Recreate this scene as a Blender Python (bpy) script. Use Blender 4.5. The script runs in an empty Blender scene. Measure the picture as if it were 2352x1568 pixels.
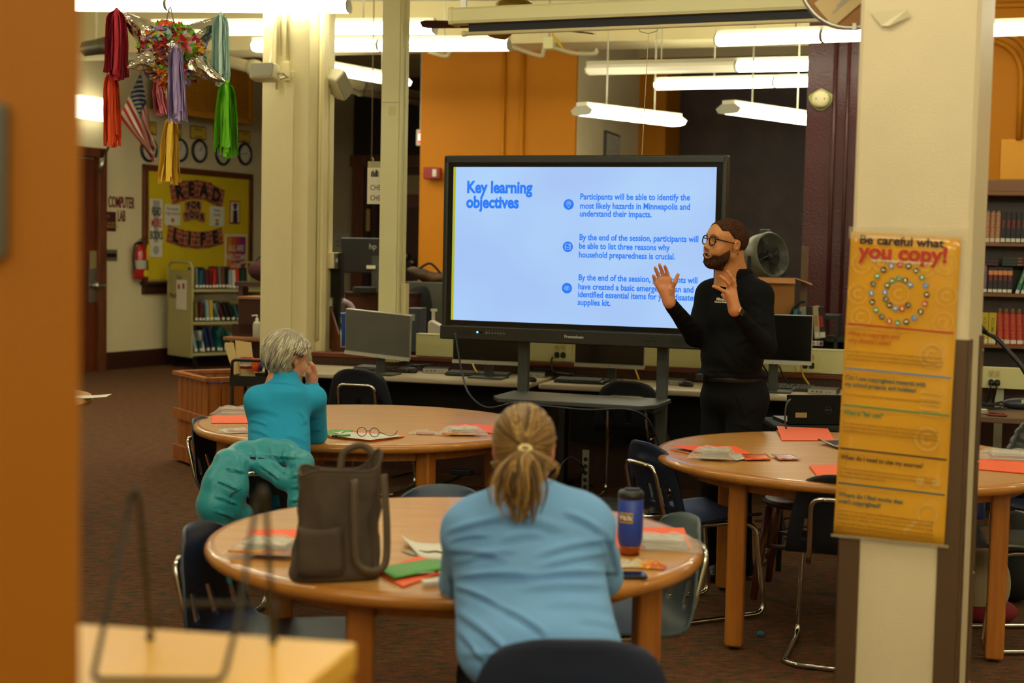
import bpy, math, random
import numpy as np
from mathutils import Vector, Matrix, noise as mnoise
random.seed(7); rng = np.random.default_rng(7)
S = bpy.context.scene; COL = S.collection
R = math.radians
# ---------------------------------------------------------------- camera
FP = 3300.0; PITCH = R(3.6); ROLL = R(1.2)
C0 = Vector((0, 0, 1.6))
cF = Vector((0, math.cos(PITCH), -math.sin(PITCH)))
_r0 = Vector((1, 0, 0)); _u0 = Vector((0, math.sin(PITCH), math.cos(PITCH)))
cR = _r0 * math.cos(ROLL) + _u0 * math.sin(ROLL)
cU = _u0 * math.cos(ROLL) - _r0 * math.sin(ROLL)
cam = bpy.data.cameras.new('camera'); cam.sensor_width = 36; cam.lens = FP / 2352 * 36
cam.clip_start = 0.05; cam.clip_end = 100
cam.dof.use_dof = True; cam.dof.focus_distance = 7.0; cam.dof.aperture_fstop = 2.8
co = bpy.data.objects.new('camera', cam); COL.objects.link(co); S.camera = co
co.matrix_world = Matrix(((cR.x, cU.x, -cF.x, C0.x), (cR.y, cU.y, -cF.y, C0.y), (cR.z, cU.z, -cF.z, C0.z), (0, 0, 0, 1)))
# ---------------------------------------------------------------- world, exposure
W = bpy.data.worlds.new('world'); S.world = W; W.use_nodes = True
W.node_tree.nodes['Background'].inputs[0].default_value = (1.0, 0.92, 0.68, 1)
W.node_tree.nodes['Background'].inputs[1].default_value = 0.16
S.view_settings.view_transform = 'Standard'; S.view_settings.look = 'None'
EXPO = 0.42; S.view_settings.exposure = EXPO; S.view_settings.gamma = 1.0; S.view_settings.use_curve_mapping = False
S.cycles.use_denoising = True
S.cycles.max_bounces = 6; S.cycles.diffuse_bounces = 3; S.cycles.glossy_bounces = 3
S.cycles.transmission_bounces = 6; S.cycles.transparent_max_bounces = 8
S.cycles.caustics_reflective = False; S.cycles.caustics_refractive = False
S.cycles.sample_clamp_indirect = 4.0
TUBE = 10.0      # strength of every fluorescent diffuser
TUBE_COL = (1.0, 0.95, 0.70)
# ---------------------------------------------------------------- pixel -> place helpers (surveying the photograph)
def ray(px, py): return cF * FP + cR * (px - 1176) + cU * (784 - py)
def P(px, py, d): r = ray(px, py); return C0 + r * (d / r.y)
def Z(px, py, z): r = ray(px, py); return C0 + r * ((z - 1.6) / r.z)
def PL(px, py, p0, n): r = ray(px, py); return C0 + r * ((Vector(p0) - C0).dot(n) / r.dot(n))
def rect_on(x0, y0, x1, y1, p0, n):
    a = PL(x0, (y0 + y1) / 2, p0, n); b = PL(x1, (y0 + y1) / 2, p0, n)
    t = PL((x0 + x1) / 2, y0, p0, n); q = PL((x0 + x1) / 2, y1, p0, n)
    return (a + b) / 2, (b - a).length, (t - q).length
ROOM = R(-17)
def uv(a=ROOM): return Vector((math.cos(a), math.sin(a), 0)), Vector((-math.sin(a), math.cos(a), 0))
# ---------------------------------------------------------------- materials
def lin(c):
    if isinstance(c, str): c = tuple(int(c[i:i + 2], 16) / 255 for i in (0, 2, 4))
    else: c = tuple(x / 255 for x in c)
    return tuple(x / 12.92 if x <= .04045 else ((x + .055) / 1.055) ** 2.4 for x in c)
_mats = {}
def mat(name, c, rough=.5, metal=0, var=0, vs=8, bump=0, bs=80, spec=.5, coat=0, trans=0, emit=0, ec=None, alpha=1, sheen=0, c2=None, stretch=None, attr=None, blotch=None):
    if name in _mats: return _mats[name]
    m = bpy.data.materials.new(name); m.use_nodes = True; _mats[name] = m
    nt = m.node_tree; N = nt.nodes; L = nt.links; b = N['Principled BSDF']
    col = lin(c); b.inputs['Base Color'].default_value = (*col, 1)
    b.inputs['Roughness'].default_value = rough; b.inputs['Metallic'].default_value = metal
    b.inputs['Specular IOR Level'].default_value = spec
    b.inputs['Coat Weight'].default_value = coat; b.inputs['Transmission Weight'].default_value = trans
    b.inputs['Alpha'].default_value = alpha
    if sheen: b.inputs['Sheen Weight'].default_value = sheen; b.inputs['Sheen Roughness'].default_value = .5
    if emit:
        b.inputs['Emission Color'].default_value = (*(ec or col), 1); b.inputs['Emission Strength'].default_value = emit
    tc = N.new('ShaderNodeTexCoord'); src = tc.outputs['Object']
    if stretch:
        mp = N.new('ShaderNodeMapping'); mp.inputs['Scale'].default_value = stretch; L.new(src, mp.inputs[0]); src = mp.outputs[0]
    if var or c2:
        no = N.new('ShaderNodeTexNoise'); no.inputs['Scale'].default_value = vs; no.inputs['Detail'].default_value = 5
        L.new(src, no.inputs[0]); rp = N.new('ShaderNodeValToRGB')
        rp.color_ramp.elements[0].position = .32; rp.color_ramp.elements[1].position = .68
        a = lin(c2) if c2 else tuple(x * (1 - var) for x in col)
        e = col if c2 else tuple(min(1, x * (1 + var)) for x in col)
        rp.color_ramp.elements[0].color = (*a, 1); rp.color_ramp.elements[1].color = (*e, 1)
        L.new(no.outputs[0], rp.inputs[0]); L.new(rp.outputs[0], b.inputs['Base Color'])
    if attr:
        at = N.new('ShaderNodeAttribute'); at.attribute_name = attr; L.new(at.outputs['Color'], b.inputs['Base Color'])
    if bump:
        n2 = N.new('ShaderNodeTexNoise'); n2.inputs['Scale'].default_value = bs; n2.inputs['Detail'].default_value = 3
        L.new(src, n2.inputs[0]); bp = N.new('ShaderNodeBump'); bp.inputs['Strength'].default_value = bump; bp.inputs['Distance'].default_value = .01
        L.new(n2.outputs[0], bp.inputs['Height']); L.new(bp.outputs[0], b.inputs['Normal'])
    return m
# ---------------------------------------------------------------- mesh builder
def rotm(rz=0, rx=0, ry=0): return (Matrix.Rotation(rz, 3, 'Z') @ Matrix.Rotation(ry, 3, 'Y') @ Matrix.Rotation(rx, 3, 'X'))
class MB:
    def __init__(s): s.v = []; s.f = []; s.m = []; s.c = None
    def add(s, vs, fs, mi=0):
        o = len(s.v); s.v += [tuple(x) for x in vs]; s.f += [tuple(i + o for i in f) for f in fs]; s.m += [mi] * len(fs); return s
    def box(s, c, d, rot=None, mi=0):
        c = Vector(c); hx, hy, hz = d[0] / 2, d[1] / 2, d[2] / 2
        vs = [Vector((x, y, z)) for x in (-hx, hx) for y in (-hy, hy) for z in (-hz, hz)]
        if rot is not None: vs = [rot @ v for v in vs]
        return s.add([v + c for v in vs], [(0, 1, 3, 2), (4, 6, 7, 5), (0, 4, 5, 1), (2, 3, 7, 6), (0, 2, 6, 4), (1, 5, 7, 3)], mi)
    def bar(s, a, b, w, h, mi=0, up=(0, 0, 1)):
        a = Vector(a); b = Vector(b); d = (b - a).normalized(); up = Vector(up)
        x = d.cross(up)
        if x.length < 1e-4: x = Vector((1, 0, 0))
        x.normalize(); y = x.cross(d)
        vs = [p + x * i * w / 2 + y * j * h / 2 for p in (a, b) for i, j in ((-1, -1), (1, -1), (1, 1), (-1, 1))]
        return s.add(vs, [(0, 1, 2, 3), (7, 6, 5, 4), (0, 4, 5, 1), (1, 5, 6, 2), (2, 6, 7, 3), (3, 7, 4, 0)], mi)
    def rings(s, rs, cap=True, close=True, mi=0, loop=False):
        n = len(rs[0]); vs = [p for r in rs for p in r]; fs = []
        K = len(rs)
        for i in range(K if loop else K - 1):
            i2 = (i + 1) % K
            for j in range(n if close else n - 1):
                k = (j + 1) % n; fs.append((i * n + j, i * n + k, i2 * n + k, i2 * n + j))
        if cap and close and not loop: fs += [tuple(reversed(range(n))), tuple(range((K - 1) * n, K * n))]
        return s.add(vs, fs, mi)
    def tube(s, pts, r, n=8, cap=True, mi=0, flat=1.0, loop=False):
        pts = [Vector(p) for p in pts]; rs = []; K = len(pts)
        rad = r if hasattr(r, '__len__') else [r] * K
        prev = None
        for i, p in enumerate(pts):
            if loop: t = pts[(i + 1) % K] - pts[i - 1]
            else: t = pts[min(i + 1, K - 1)] - pts[max(i - 1, 0)]
            t.normalize()
            if prev is None:
                a = Vector((0, 0, 1)) if abs(t.z) < .9 else Vector((1, 0, 0)); x = t.cross(a).normalized()
            else:
                x = prev - t * prev.dot(t)
                x = x.normalized() if x.length > 1e-5 else t.orthogonal().normalized()
            prev = x; y = t.cross(x)
            rs.append([p + (x * math.cos(2 * math.pi * k / n) + y * math.sin(2 * math.pi * k / n) * flat) * rad[i] for k in range(n)])
        return s.rings(rs, cap, mi=mi, loop=loop)
    def cyl(s, a, b, r, r2=None, n=16, mi=0): return s.tube([a, b], [r, r if r2 is None else r2], n, mi=mi)
    def lathe(s, prof, c=(0, 0, 0), n=24, mi=0, rot=None, cap=True):
        c = Vector(c); rs = []
        for r, z in prof:
            q = [Vector((r * math.cos(2 * math.pi * k / n), r * math.sin(2 * math.pi * k / n), z)) for k in range(n)]
            if rot is not None: q = [rot @ v for v in q]
            rs.append([v + c for v in q])
        return s.rings(rs, cap, mi=mi)
    def ell(s, c, r, n=12, m=8, rot=None, mi=0):
        c = Vector(c); rs = []
        for i in range(m + 1):
            t = -math.pi / 2 + math.pi * (i + .02 if i == 0 else (i - .02 if i == m else i)) / m
            q = [Vector((r[0] * math.cos(t) * math.cos(2 * math.pi * k / n), r[1] * math.cos(t) * math.sin(2 * math.pi * k / n), r[2] * math.sin(t))) for k in range(n)]
            if rot is not None: q = [rot @ v for v in q]
            rs.append([v + c for v in q])
        return s.rings(rs, True, mi=mi)
    def grid(s, fn, nu, nv, mi=0, th=0, thv=None):
        vs = [Vector(fn(i / nu, j / nv)) for i in range(nu + 1) for j in range(nv + 1)]
        w = nv + 1; fs = [(i * w + j, (i + 1) * w + j, (i + 1) * w + j + 1, i * w + j + 1) for i in range(nu) for j in range(nv)]
        return s.add(vs, fs, mi)
    def prism(s, poly, y0, y1, mi=0):      # poly in xz, extruded along y
        n = len(poly); vs = [(x, y0, z) for x, z in poly] + [(x, y1, z) for x, z in poly]
        fs = [tuple(range(n)), tuple(reversed(range(n, 2 * n)))] + [(i, i + n, (i + 1) % n + n, (i + 1) % n) for i in range(n)]
        return s.add(vs, fs, mi)
    def prismz(s, poly, z0, z1, mi=0):
        n = len(poly); vs = [(x, y, z0) for x, y in poly] + [(x, y, z1) for x, y in poly]
        fs = [tuple(reversed(range(n))), tuple(range(n, 2 * n))] + [(i, (i + 1) % n, (i + 1) % n + n, i + n) for i in range(n)]
        return s.add(vs, fs, mi)
def catmull(pts, k=6, loop=False):
    p = [Vector(q) for q in pts]; n = len(p); out = []
    for i in range(n if loop else n - 1):
        if loop: a, b, c, d = p[i - 1], p[i], p[(i + 1) % n], p[(i + 2) % n]
        else: a, b, c, d = p[max(i - 1, 0)], p[i], p[i + 1], p[min(i + 2, n - 1)]
        for j in range(k):
            t = j / k; out.append(.5 * ((2 * b) + (c - a) * t + (2 * a - 5 * b + 4 * c - d) * t * t + (3 * b - a - 3 * c + d) * t ** 3))
    if not loop: out.append(p[-1])
    return out
def fillet(pts, r, k=5):
    p = [Vector(q) for q in pts]; out = [p[0]]
    for i in range(1, len(p) - 1):
        a = (p[i - 1] - p[i]); b = (p[i + 1] - p[i]); rr = min(r, a.length * .48, b.length * .48)
        A = p[i] + a.normalized() * rr; B = p[i] + b.normalized() * rr
        for j in range(k + 1):
            t = j / k; out.append(A * (1 - t) ** 2 + p[i] * 2 * t * (1 - t) + B * t * t)
    out.append(p[-1]); return out
def rrect(w, h, r, k=4):
    out = []
    for cx, cz, a0 in ((w / 2 - r, h / 2 - r, 0), (-w / 2 + r, h / 2 - r, 90), (-w / 2 + r, -h / 2 + r, 180), (w / 2 - r, -h / 2 + r, 270)):
        for j in range(k + 1):
            a = R(a0 + 90 * j / k); out.append((cx + r * math.cos(a), cz + r * math.sin(a)))
    return out
def props(o, label=None, cat=None, group=None, kind=None):
    if label: o['label'] = label
    if cat: o['category'] = cat
    if group: o['group'] = group
    if kind: o['kind'] = kind
    return o
def build(name, mb, mats, parent=None, smooth=False, bevel=0, loc=None, rz=0, label=None, cat=None, group=None, kind=None, base=False, rot=None, seg=2):
    me = bpy.data.meshes.new(name)
    v = mb.v
    if base and loc is None and parent is None:      # world-space mesh: put the origin at its base
        a = np.array([tuple(x) for x in v]); mn, mx = a.min(0), a.max(0); o3 = Vector(((mn[0] + mx[0]) / 2, (mn[1] + mx[1]) / 2, mn[2]))
        v = [(x[0] - o3.x, x[1] - o3.y, x[2] - o3.z) for x in v]; loc = o3
    me.from_pydata([tuple(x) for x in v], [], mb.f)
    if not isinstance(mats, (list, tuple)): mats = [mats]
    for m in mats: me.materials.append(m)
    if len(mats) > 1: me.polygons.foreach_set('material_index', mb.m)
    if smooth: me.polygons.foreach_set('use_smooth', [True] * len(me.polygons))
    me.update()
    o = bpy.data.objects.new(name, me); COL.objects.link(o)
    if parent: o.parent = parent
    if loc is not None: o.location = loc
    o.rotation_euler = rot if rot else (0, 0, rz)
    if bevel:
        b = o.modifiers.new('bevel', 'BEVEL'); b.width = bevel; b.segments = seg; b.limit_method = 'ANGLE'; b.angle_limit = R(40)
        if smooth is False: me.polygons.foreach_set('use_smooth', [True] * len(me.polygons)); b.harden_normals = True
    return props(o, label, cat, group, kind)
def auto_smooth(o, ang=35):
    o.data.polygons.foreach_set('use_smooth', [True] * len(o.data.polygons))
    try: o.data.set_sharp_from_angle(angle=R(ang))
    except Exception: pass
    return o
def thing(name, label, cat, loc=(0, 0, 0), rz=0, group=None, rot=None):
    o = bpy.data.objects.new(name, None); COL.objects.link(o); o.location = loc
    o.rotation_euler = rot if rot else (0, 0, rz); o.empty_display_size = .05
    return props(o, label, cat, group)
def dup(o, loc=None, rz=None, label=None, group=None, parent=None):
    kids = {}
    for q in bpy.data.objects:
        if q.parent: kids.setdefault(q.parent.name, []).append(q)
    def rec(x, par):
        c = x.copy(); COL.objects.link(c); c.parent = par
        for k in kids.get(x.name, []): rec(k, c)
        return c
    c = rec(o, parent)
    if loc is not None: c.location = loc
    if rz is not None: c.rotation_euler = (0, 0, rz)
    if label: c['label'] = label
    if group: c['group'] = group
    return c
def text(s, size, m, parent, loc, rot=(math.pi / 2, 0, 0), align='LEFT', bold=0, name='lettering', sx=1, ls=1.0, label=None, ext=.0003, cs=1.0):
    cu = bpy.data.curves.new(name, 'FONT'); cu.body = s; cu.size = size; cu.extrude = ext; cu.offset = bold
    cu.align_x = align; cu.align_y = 'CENTER'; cu.space_line = ls; cu.space_character = cs; cu.resolution_u = 3
    o = bpy.data.objects.new(name, cu); COL.objects.link(o); cu.materials.append(m)
    o.parent = parent; o.location = loc; o.rotation_euler = rot; o.scale = (sx, 1, 1)
    if label: o['label'] = label
    return o
ORD = ['first', 'second', 'third', 'fourth', 'fifth', 'sixth', 'seventh', 'eighth', 'ninth', 'tenth', 'eleventh', 'twelfth', 'thirteenth', 'fourteenth', 'fifteenth', 'sixteenth', 'seventeenth', 'eighteenth', 'nineteenth', 'twentieth']
# ---------------------------------------------------------------- implicit surfaces (bodies, cloth)
class SDF:
    def __init__(s, lo, hi, h):
        s.lo = np.array(lo, float); s.h = h; s.n = np.ceil((np.array(hi, float) - s.lo) / h).astype(int) + 1
        s.g = np.full(s.n, 1.0, np.float32)
    def _win(s, mn, mx):
        a = np.clip(np.floor((mn - s.lo) / s.h).astype(int), 0, s.n - 1); b = np.clip(np.ceil((mx - s.lo) / s.h).astype(int) + 1, 1, s.n)
        if np.any(b <= a): return None
        xs = [(s.lo[i] + s.h * np.arange(a[i], b[i])).astype(np.float32) for i in range(3)]
        return tuple(slice(a[i], b[i]) for i in range(3)), np.meshgrid(*xs, indexing='ij')
    def _op(s, sl, d, k, sub):
        g = s.g[sl]
        if sub: d = -d; h = np.clip(.5 - .5 * (g - d) / k, 0, 1) if k else (g < d).astype(np.float32); s.g[sl] = g * (1 - h) + d * h + k * h * (1 - h)
        else: h = np.clip(.5 + .5 * (g - d) / k, 0, 1); s.g[sl] = g * (1 - h) + d * h - k * h * (1 - h)
    def cone(s, a, b, r1, r2, k=.02, sub=False):
        a = np.array(tuple(a), float); b = np.array(tuple(b), float); pad = max(r1, r2) + k * 2 + s.h * 3
        w = s._win(np.minimum(a, b) - pad, np.maximum(a, b) + pad)
        if w is None: return s
        sl, (X, Y, Zz) = w; ba = b - a; L = max(float(ba @ ba), 1e-9)
        t = np.clip(((X - a[0]) * ba[0] + (Y - a[1]) * ba[1] + (Zz - a[2]) * ba[2]) / L, 0, 1)
        d = np.sqrt((X - a[0] - t * ba[0]) ** 2 + (Y - a[1] - t * ba[1]) ** 2 + (Zz - a[2] - t * ba[2]) ** 2) - (r1 + (r2 - r1) * t)
        s._op(sl, d, k, sub); return s
    def chain(s, pts, rs, k=.02):
        for i in range(len(pts) - 1): s.cone(pts[i], pts[i + 1], rs[i], rs[i + 1], k)
        return s
    def ell(s, c, r, k=.02, rot=None, sub=False):
        c = np.array(tuple(c), float); r = np.array(r, float); pad = r.max() + 2 * k + s.h * 3
        w = s._win(c - pad, c + pad)
        if w is None: return s
        sl, (X, Y, Zz) = w; X = X - c[0]; Y = Y - c[1]; Zz = Zz - c[2]
        if rot is not None:
            M = np.array(rot.transposed() if hasattr(rot, 'transposed') else rot); X, Y, Zz = [M[i][0] * X + M[i][1] * Y + M[i][2] * Zz for i in range(3)]
        k0 = np.sqrt((X / r[0]) ** 2 + (Y / r[1]) ** 2 + (Zz / r[2]) ** 2) + 1e-6
        k1 = np.sqrt((X / r[0] ** 2) ** 2 + (Y / r[1] ** 2) ** 2 + (Zz / r[2] ** 2) ** 2) + 1e-6
        s._op(sl, k0 * (k0 - 1) / k1, k, sub); return s
    def coords(s):
        xs = [(s.lo[i] + s.h * np.arange(s.n[i])).astype(np.float32) for i in range(3)]
        return np.meshgrid(*xs, indexing='ij')
    def clip(s, fn, k=.004):        # keep where fn(X,Y,Z) < 0
        X, Y, Zz = s.coords(); d = fn(X, Y, Zz); g = s.g
        h = np.clip(.5 - .5 * (g - d) / k, 0, 1); s.g = (g * (1 - h) + d * h + k * h * (1 - h)).astype(np.float32); return s
    def mesh(s):
        g = s.g; nx, ny, nz = g.shape; ins = g < 0
        cnt = np.zeros((nx - 1, ny - 1, nz - 1), np.int8)
        for i in (0, 1):
            for j in (0, 1):
                for k in (0, 1): cnt += ins[i:nx - 1 + i, j:ny - 1 + j, k:nz - 1 + k]
        act = (cnt > 0) & (cnt < 8); I = np.argwhere(act); idx = np.full(act.shape, -1, np.int64); idx[act] = np.arange(len(I))
        acc = np.zeros((len(I), 3)); num = np.zeros(len(I))
        cor = [np.array((i, j, k)) for i in (0, 1) for j in (0, 1) for k in (0, 1)]
        for a in range(8):
            for b in range(a + 1, 8):
                if np.abs(cor[a] - cor[b]).sum() != 1: continue
                A = I + cor[a]; B = I + cor[b]; ga = g[A[:, 0], A[:, 1], A[:, 2]]; gb = g[B[:, 0], B[:, 1], B[:, 2]]
                m = (ga < 0) != (gb < 0); t = np.where(m, ga / np.where(ga == gb, 1, ga - gb), 0)
                acc += np.where(m[:, None], cor[a] + (cor[b] - cor[a]) * t[:, None], 0); num += m
        V = (I + acc / num[:, None]) * s.h + s.lo; Fq = []
        for ax in range(3):
            sl0 = [slice(None)] * 3; sl1 = [slice(None)] * 3; sl0[ax] = slice(0, -1); sl1[ax] = slice(1, None)
            e = ins[tuple(sl0)] != ins[tuple(sl1)]; E = np.argwhere(e); o1, o2 = [(1, 2), (2, 0), (0, 1)][ax]
            E = E[(E[:, o1] > 0) & (E[:, o2] > 0) & (E[:, o1] < s.n[o1] - 1) & (E[:, o2] < s.n[o2] - 1)]
            d1 = np.zeros(3, int); d1[o1] = 1; d2 = np.zeros(3, int); d2[o2] = 1
            q = np.stack([idx[tuple((E - d1 - d2).T)], idx[tuple((E - d2).T)], idx[tuple(E.T)], idx[tuple((E - d1).T)]], 1)
            fl = ins[tuple(E.T)]; q[~fl] = q[~fl][:, ::-1]; Fq.append(q)
        return V, np.concatenate(Fq)
def np_normals(V, F):
    n = np.zeros_like(V); a = np.cross(V[F[:, 2]] - V[F[:, 0]], V[F[:, 3]] - V[F[:, 1]])
    for k in range(4): np.add.at(n, F[:, k], a)
    return n / (np.linalg.norm(n, axis=1)[:, None] + 1e-12)
def relax(V, F, it=2, lam=.5):
    for _ in range(it):
        acc = np.zeros_like(V); cnt = np.zeros(len(V))
        for k in range(4):
            a, b = F[:, k], F[:, (k + 1) % 4]; np.add.at(acc, a, V[b]); np.add.at(acc, b, V[a]); np.add.at(cnt, a, 1); np.add.at(cnt, b, 1)
        V = V * (1 - lam) + lam * acc / np.maximum(cnt, 1)[:, None]
    return V
def np_obj(name, V, F, mats, parent=None, color=None, M=None, loc=None, mi=None, **kw):
    if M is not None: A = np.array(M); V = V @ A[:3, :3].T + A[:3, 3]
    me = bpy.data.meshes.new(name); me.vertices.add(len(V)); me.vertices.foreach_set('co', V.astype(np.float32).ravel())
    me.loops.add(F.size); me.loops.foreach_set('vertex_index', F.ravel().astype(np.int32))
    me.polygons.add(len(F)); me.polygons.foreach_set('loop_start', np.arange(0, F.size, 4, dtype=np.int32))
    try: me.polygons.foreach_set('loop_total', np.full(len(F), 4, np.int32))
    except Exception: pass
    me.polygons.foreach_set('use_smooth', np.ones(len(F), bool))
    for m in (mats if isinstance(mats, (list, tuple)) else [mats]): me.materials.append(m)
    if mi is not None: me.polygons.foreach_set('material_index', mi.astype(np.int32))
    if color is not None:
        at = me.color_attributes.new('Col', 'FLOAT_COLOR', 'POINT'); c4 = np.ones((len(V), 4), np.float32); c4[:, :3] = color; at.data.foreach_set('color', c4.ravel())
    me.update(calc_edges=True); me.validate()
    o = bpy.data.objects.new(name, me); COL.objects.link(o)
    if parent: o.parent = parent
    if loc is not None: o.location = loc
    return props(o, **kw)
def fbm(V, scale, seed=0, octv=3):     # cheap smooth value noise on points
    out = np.zeros(len(V)); amp = 1.0
    for o in range(octv):
        r = np.random.default_rng(seed + o)
        for _ in range(5):
            k = r.normal(size=3) * scale * (1.9 ** o); out += amp * np.sin(V @ k + r.uniform(0, 6.28)) / 5
        amp *= .5
    return out
# ================================================================ fluorescent fixtures (the room's light)
M_CREAM = mat('cream paint', 'e2d6a6', .6, var=.03, vs=3, bump=.08, bs=60)
M_CREAM2 = mat('pale green cream paint', 'e4e0ac', .5, var=.02, vs=3)
M_WALL = mat('tan wall paint', 'd8caa2', .75, var=.04, vs=1.5, bump=.1, bs=40)
M_CEIL = mat('ceiling paint', 'dfd3ac', .9, var=.03, vs=1)
M_ORANGE = mat('orange paint', 'bc7600', .65, spec=.3, var=.04, vs=1.2)
M_MAROON = mat('maroon gloss paint', '4a1c20', .35, var=.12, vs=2, bump=.35, bs=45)
M_MAROON2 = mat('dark maroon board', '4a3432', .5, c2='241416', vs=1.6, bump=.25, bs=18)
M_DARKWALL = mat('dark brown wall', '241414', .7)
M_WOOD = mat('brown stained wood', '6e3a1c', .4, c2='54290f', vs=5, stretch=(6, 6, .6))
M_WOODD = mat('dark stained wood', '3f2014', .4, c2='2c140d', vs=5, stretch=(6, 6, .6))
M_WHITEMET = mat('white enamel', 'd8d4bc', .4)
M_GREYMET = mat('grey enamel cap', 'a9a794', .5)
M_TUBE = mat('lit diffuser', 'fffbe6', .4, emit=TUBE, ec=TUBE_COL)
M_STEEL = mat('brushed steel', 'b9b7ac', .35, metal=1)
M_CHROME = mat('chrome', 'd8d6d0', .12, metal=1)
M_BLACK = mat('black plastic', '141414', .4)
M_BLACKM = mat('black matte', '0d0d0d', .8)
M_DGREY = mat('dark grey metal', '3c3f3c', .45)
M_PIPE = mat('painted conduit', 'b8ae8c', .5)
CEILZ = 4.3
def fixture(a, b, label, segs=2, w=.20, h=.085, group=None, lit=None, cap=True, rods=2, w2=None):
    a = Vector(a); b = Vector(b); L = (b - a).length; mid = (a + b) / 2; rz = math.atan2(b.y - a.y, b.x - a.x)
    t = thing('ceiling_light', label, 'light', (mid.x, mid.y, mid.z - h / 2), rz, group)
    prof = [(-w / 2 * .55, h), (w / 2 * .55, h), (w / 2, h * .55), (w / 2 * .8, h * .1), (w / 2 * .4, 0), (-w / 2 * .4, 0), (-w / 2 * .8, h * .1), (-w / 2, h * .55)]
    sl = L / segs
    for i in range(segs):
        x0 = -L / 2 + i * sl + .012; x1 = x0 + sl - .024
        d = MB(); d.rings([[Vector((x, y, z)) for y, z in prof] for x in (x0, x1)])
        build('diffuser', d, M_TUBE if not (lit and i == 0) else mat('dim diffuser', 'd8cfae', .4, emit=.18, ec=TUBE_COL), t)
        for x in (x0 - .006, x1 + .006):
            c = MB(); c.rings([[Vector((x + k, y * 1.04, z * 1.03 - .001)) for y, z in prof] for k in (-.006, .006)]); build('end_cap', c, M_GREYMET, t)
    c = MB(); c.box((0, 0, h + .018), (L, w * .5, .034)); build('housing', c, M_WHITEMET, t)
    for i in range(rods):
        x = -L / 2 + L * (i + .5) / rods if rods > 1 else 0
        zt = CEILZ - (mid.z - h / 2)
        r = MB(); r.cyl((x, 0, h + .03), (x, 0, zt), .008, n=6); r.cyl((x, 0, zt - .02), (x, 0, zt), .035, n=10); build('suspension_rod', r, M_WHITEMET, t)
    return t
LZ = 3.35
fixture(Z(-420, 6, LZ), Z(803, 15, LZ), 'long lit ceiling light highest at the top left, running behind the cream column', 3)
fixture(Z(352, 68, LZ), Z(1000, 65, LZ), 'lit ceiling light ending above the gap right of the green-cream post, upper of two', 2)
fixture(Z(582, 107, LZ), Z(1171, 104, LZ), 'lit ceiling light just above the big orange wall section', 2)
fixture(Z(705, 150, LZ), Z(930, 190, LZ), 'lit ceiling light slanting down between the cream column and the post', 2)
fixture(Z(1646, 93, LZ), Z(2420, 64, LZ), 'lit ceiling light above the smoke detector, reaching behind the poster pillar', 3)
fixture(Z(1350, 161, LZ), Z(2060, 146, LZ), 'ceiling light below the projector screen with its left half dim and right half bright', 2, w=.24, lit=1)
fixture(Z(1505, 196, LZ), Z(2070, 184, LZ), 'lit ceiling light lowest of the three beside the poster pillar top', 2)
fixture(Z(1335, 254, 2.9), Z(1555, 280, 2.9), 'short lit ceiling light slanting over the leaning picture frame', 2, w=.26)
fixture(Z(1672, 250, 2.9), Z(1880, 279, 2.9), 'short lit ceiling light slanting in front of the dark maroon board', 2, w=.26)
fixture(Z(2190, 170, LZ), Z(2298, 178, LZ), 'end of a ceiling light peeking out right of the poster pillar', 1, rods=1)
uR, vR = uv()
for i_, (a_, b_) in enumerate((((-6.6, 12.3), (-4.15, 11.9)), ((-5.0, 12.6), (-5.75, 14.9)), ((-1.92, 12.9), (-2.5, 16.9)), ((4.4, 9.6), (6.6, 9.0)), ((5.0, 6.4), (6.8, 5.9)))): fixture((*a_, 3.35), (*b_, 3.35), ('added fill light in a ceiling fixture hidden left of the far door', 'added fill light in a ceiling fixture hidden behind the orange panel', 'added fill light in a ceiling fixture hidden behind the cream column', 'added fill light in a ceiling fixture beyond the right edge near the bookcase', 'added fill light in a ceiling fixture beyond the right edge above the tables')[i_], 2, group='added overhead fill lights out of view')  # lamps added out of sight to brighten the far walls and right side
for r_, (yy, x0) in enumerate(((7.6, -4.0), (5.0, -4.2), (1.6, -3.5), (.4, -3.5), (-.8, -3.5), (-2.0, -3.5), (-3.2, -3.5))):  # unseen rows of fill lights, added overhead and behind the camera
    for k in range(3):
        a = Vector((x0 + k * 3.2, yy - k * .95 * .98, 3.35 if yy > 5 else 3.3))
        fixture(a, a + uR * 2.44, f'added fill light in a ceiling fixture out of view, {ORD[k]} in the {ORD[r_]} row before the display', 2, group='added overhead fill lights out of view')
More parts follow.
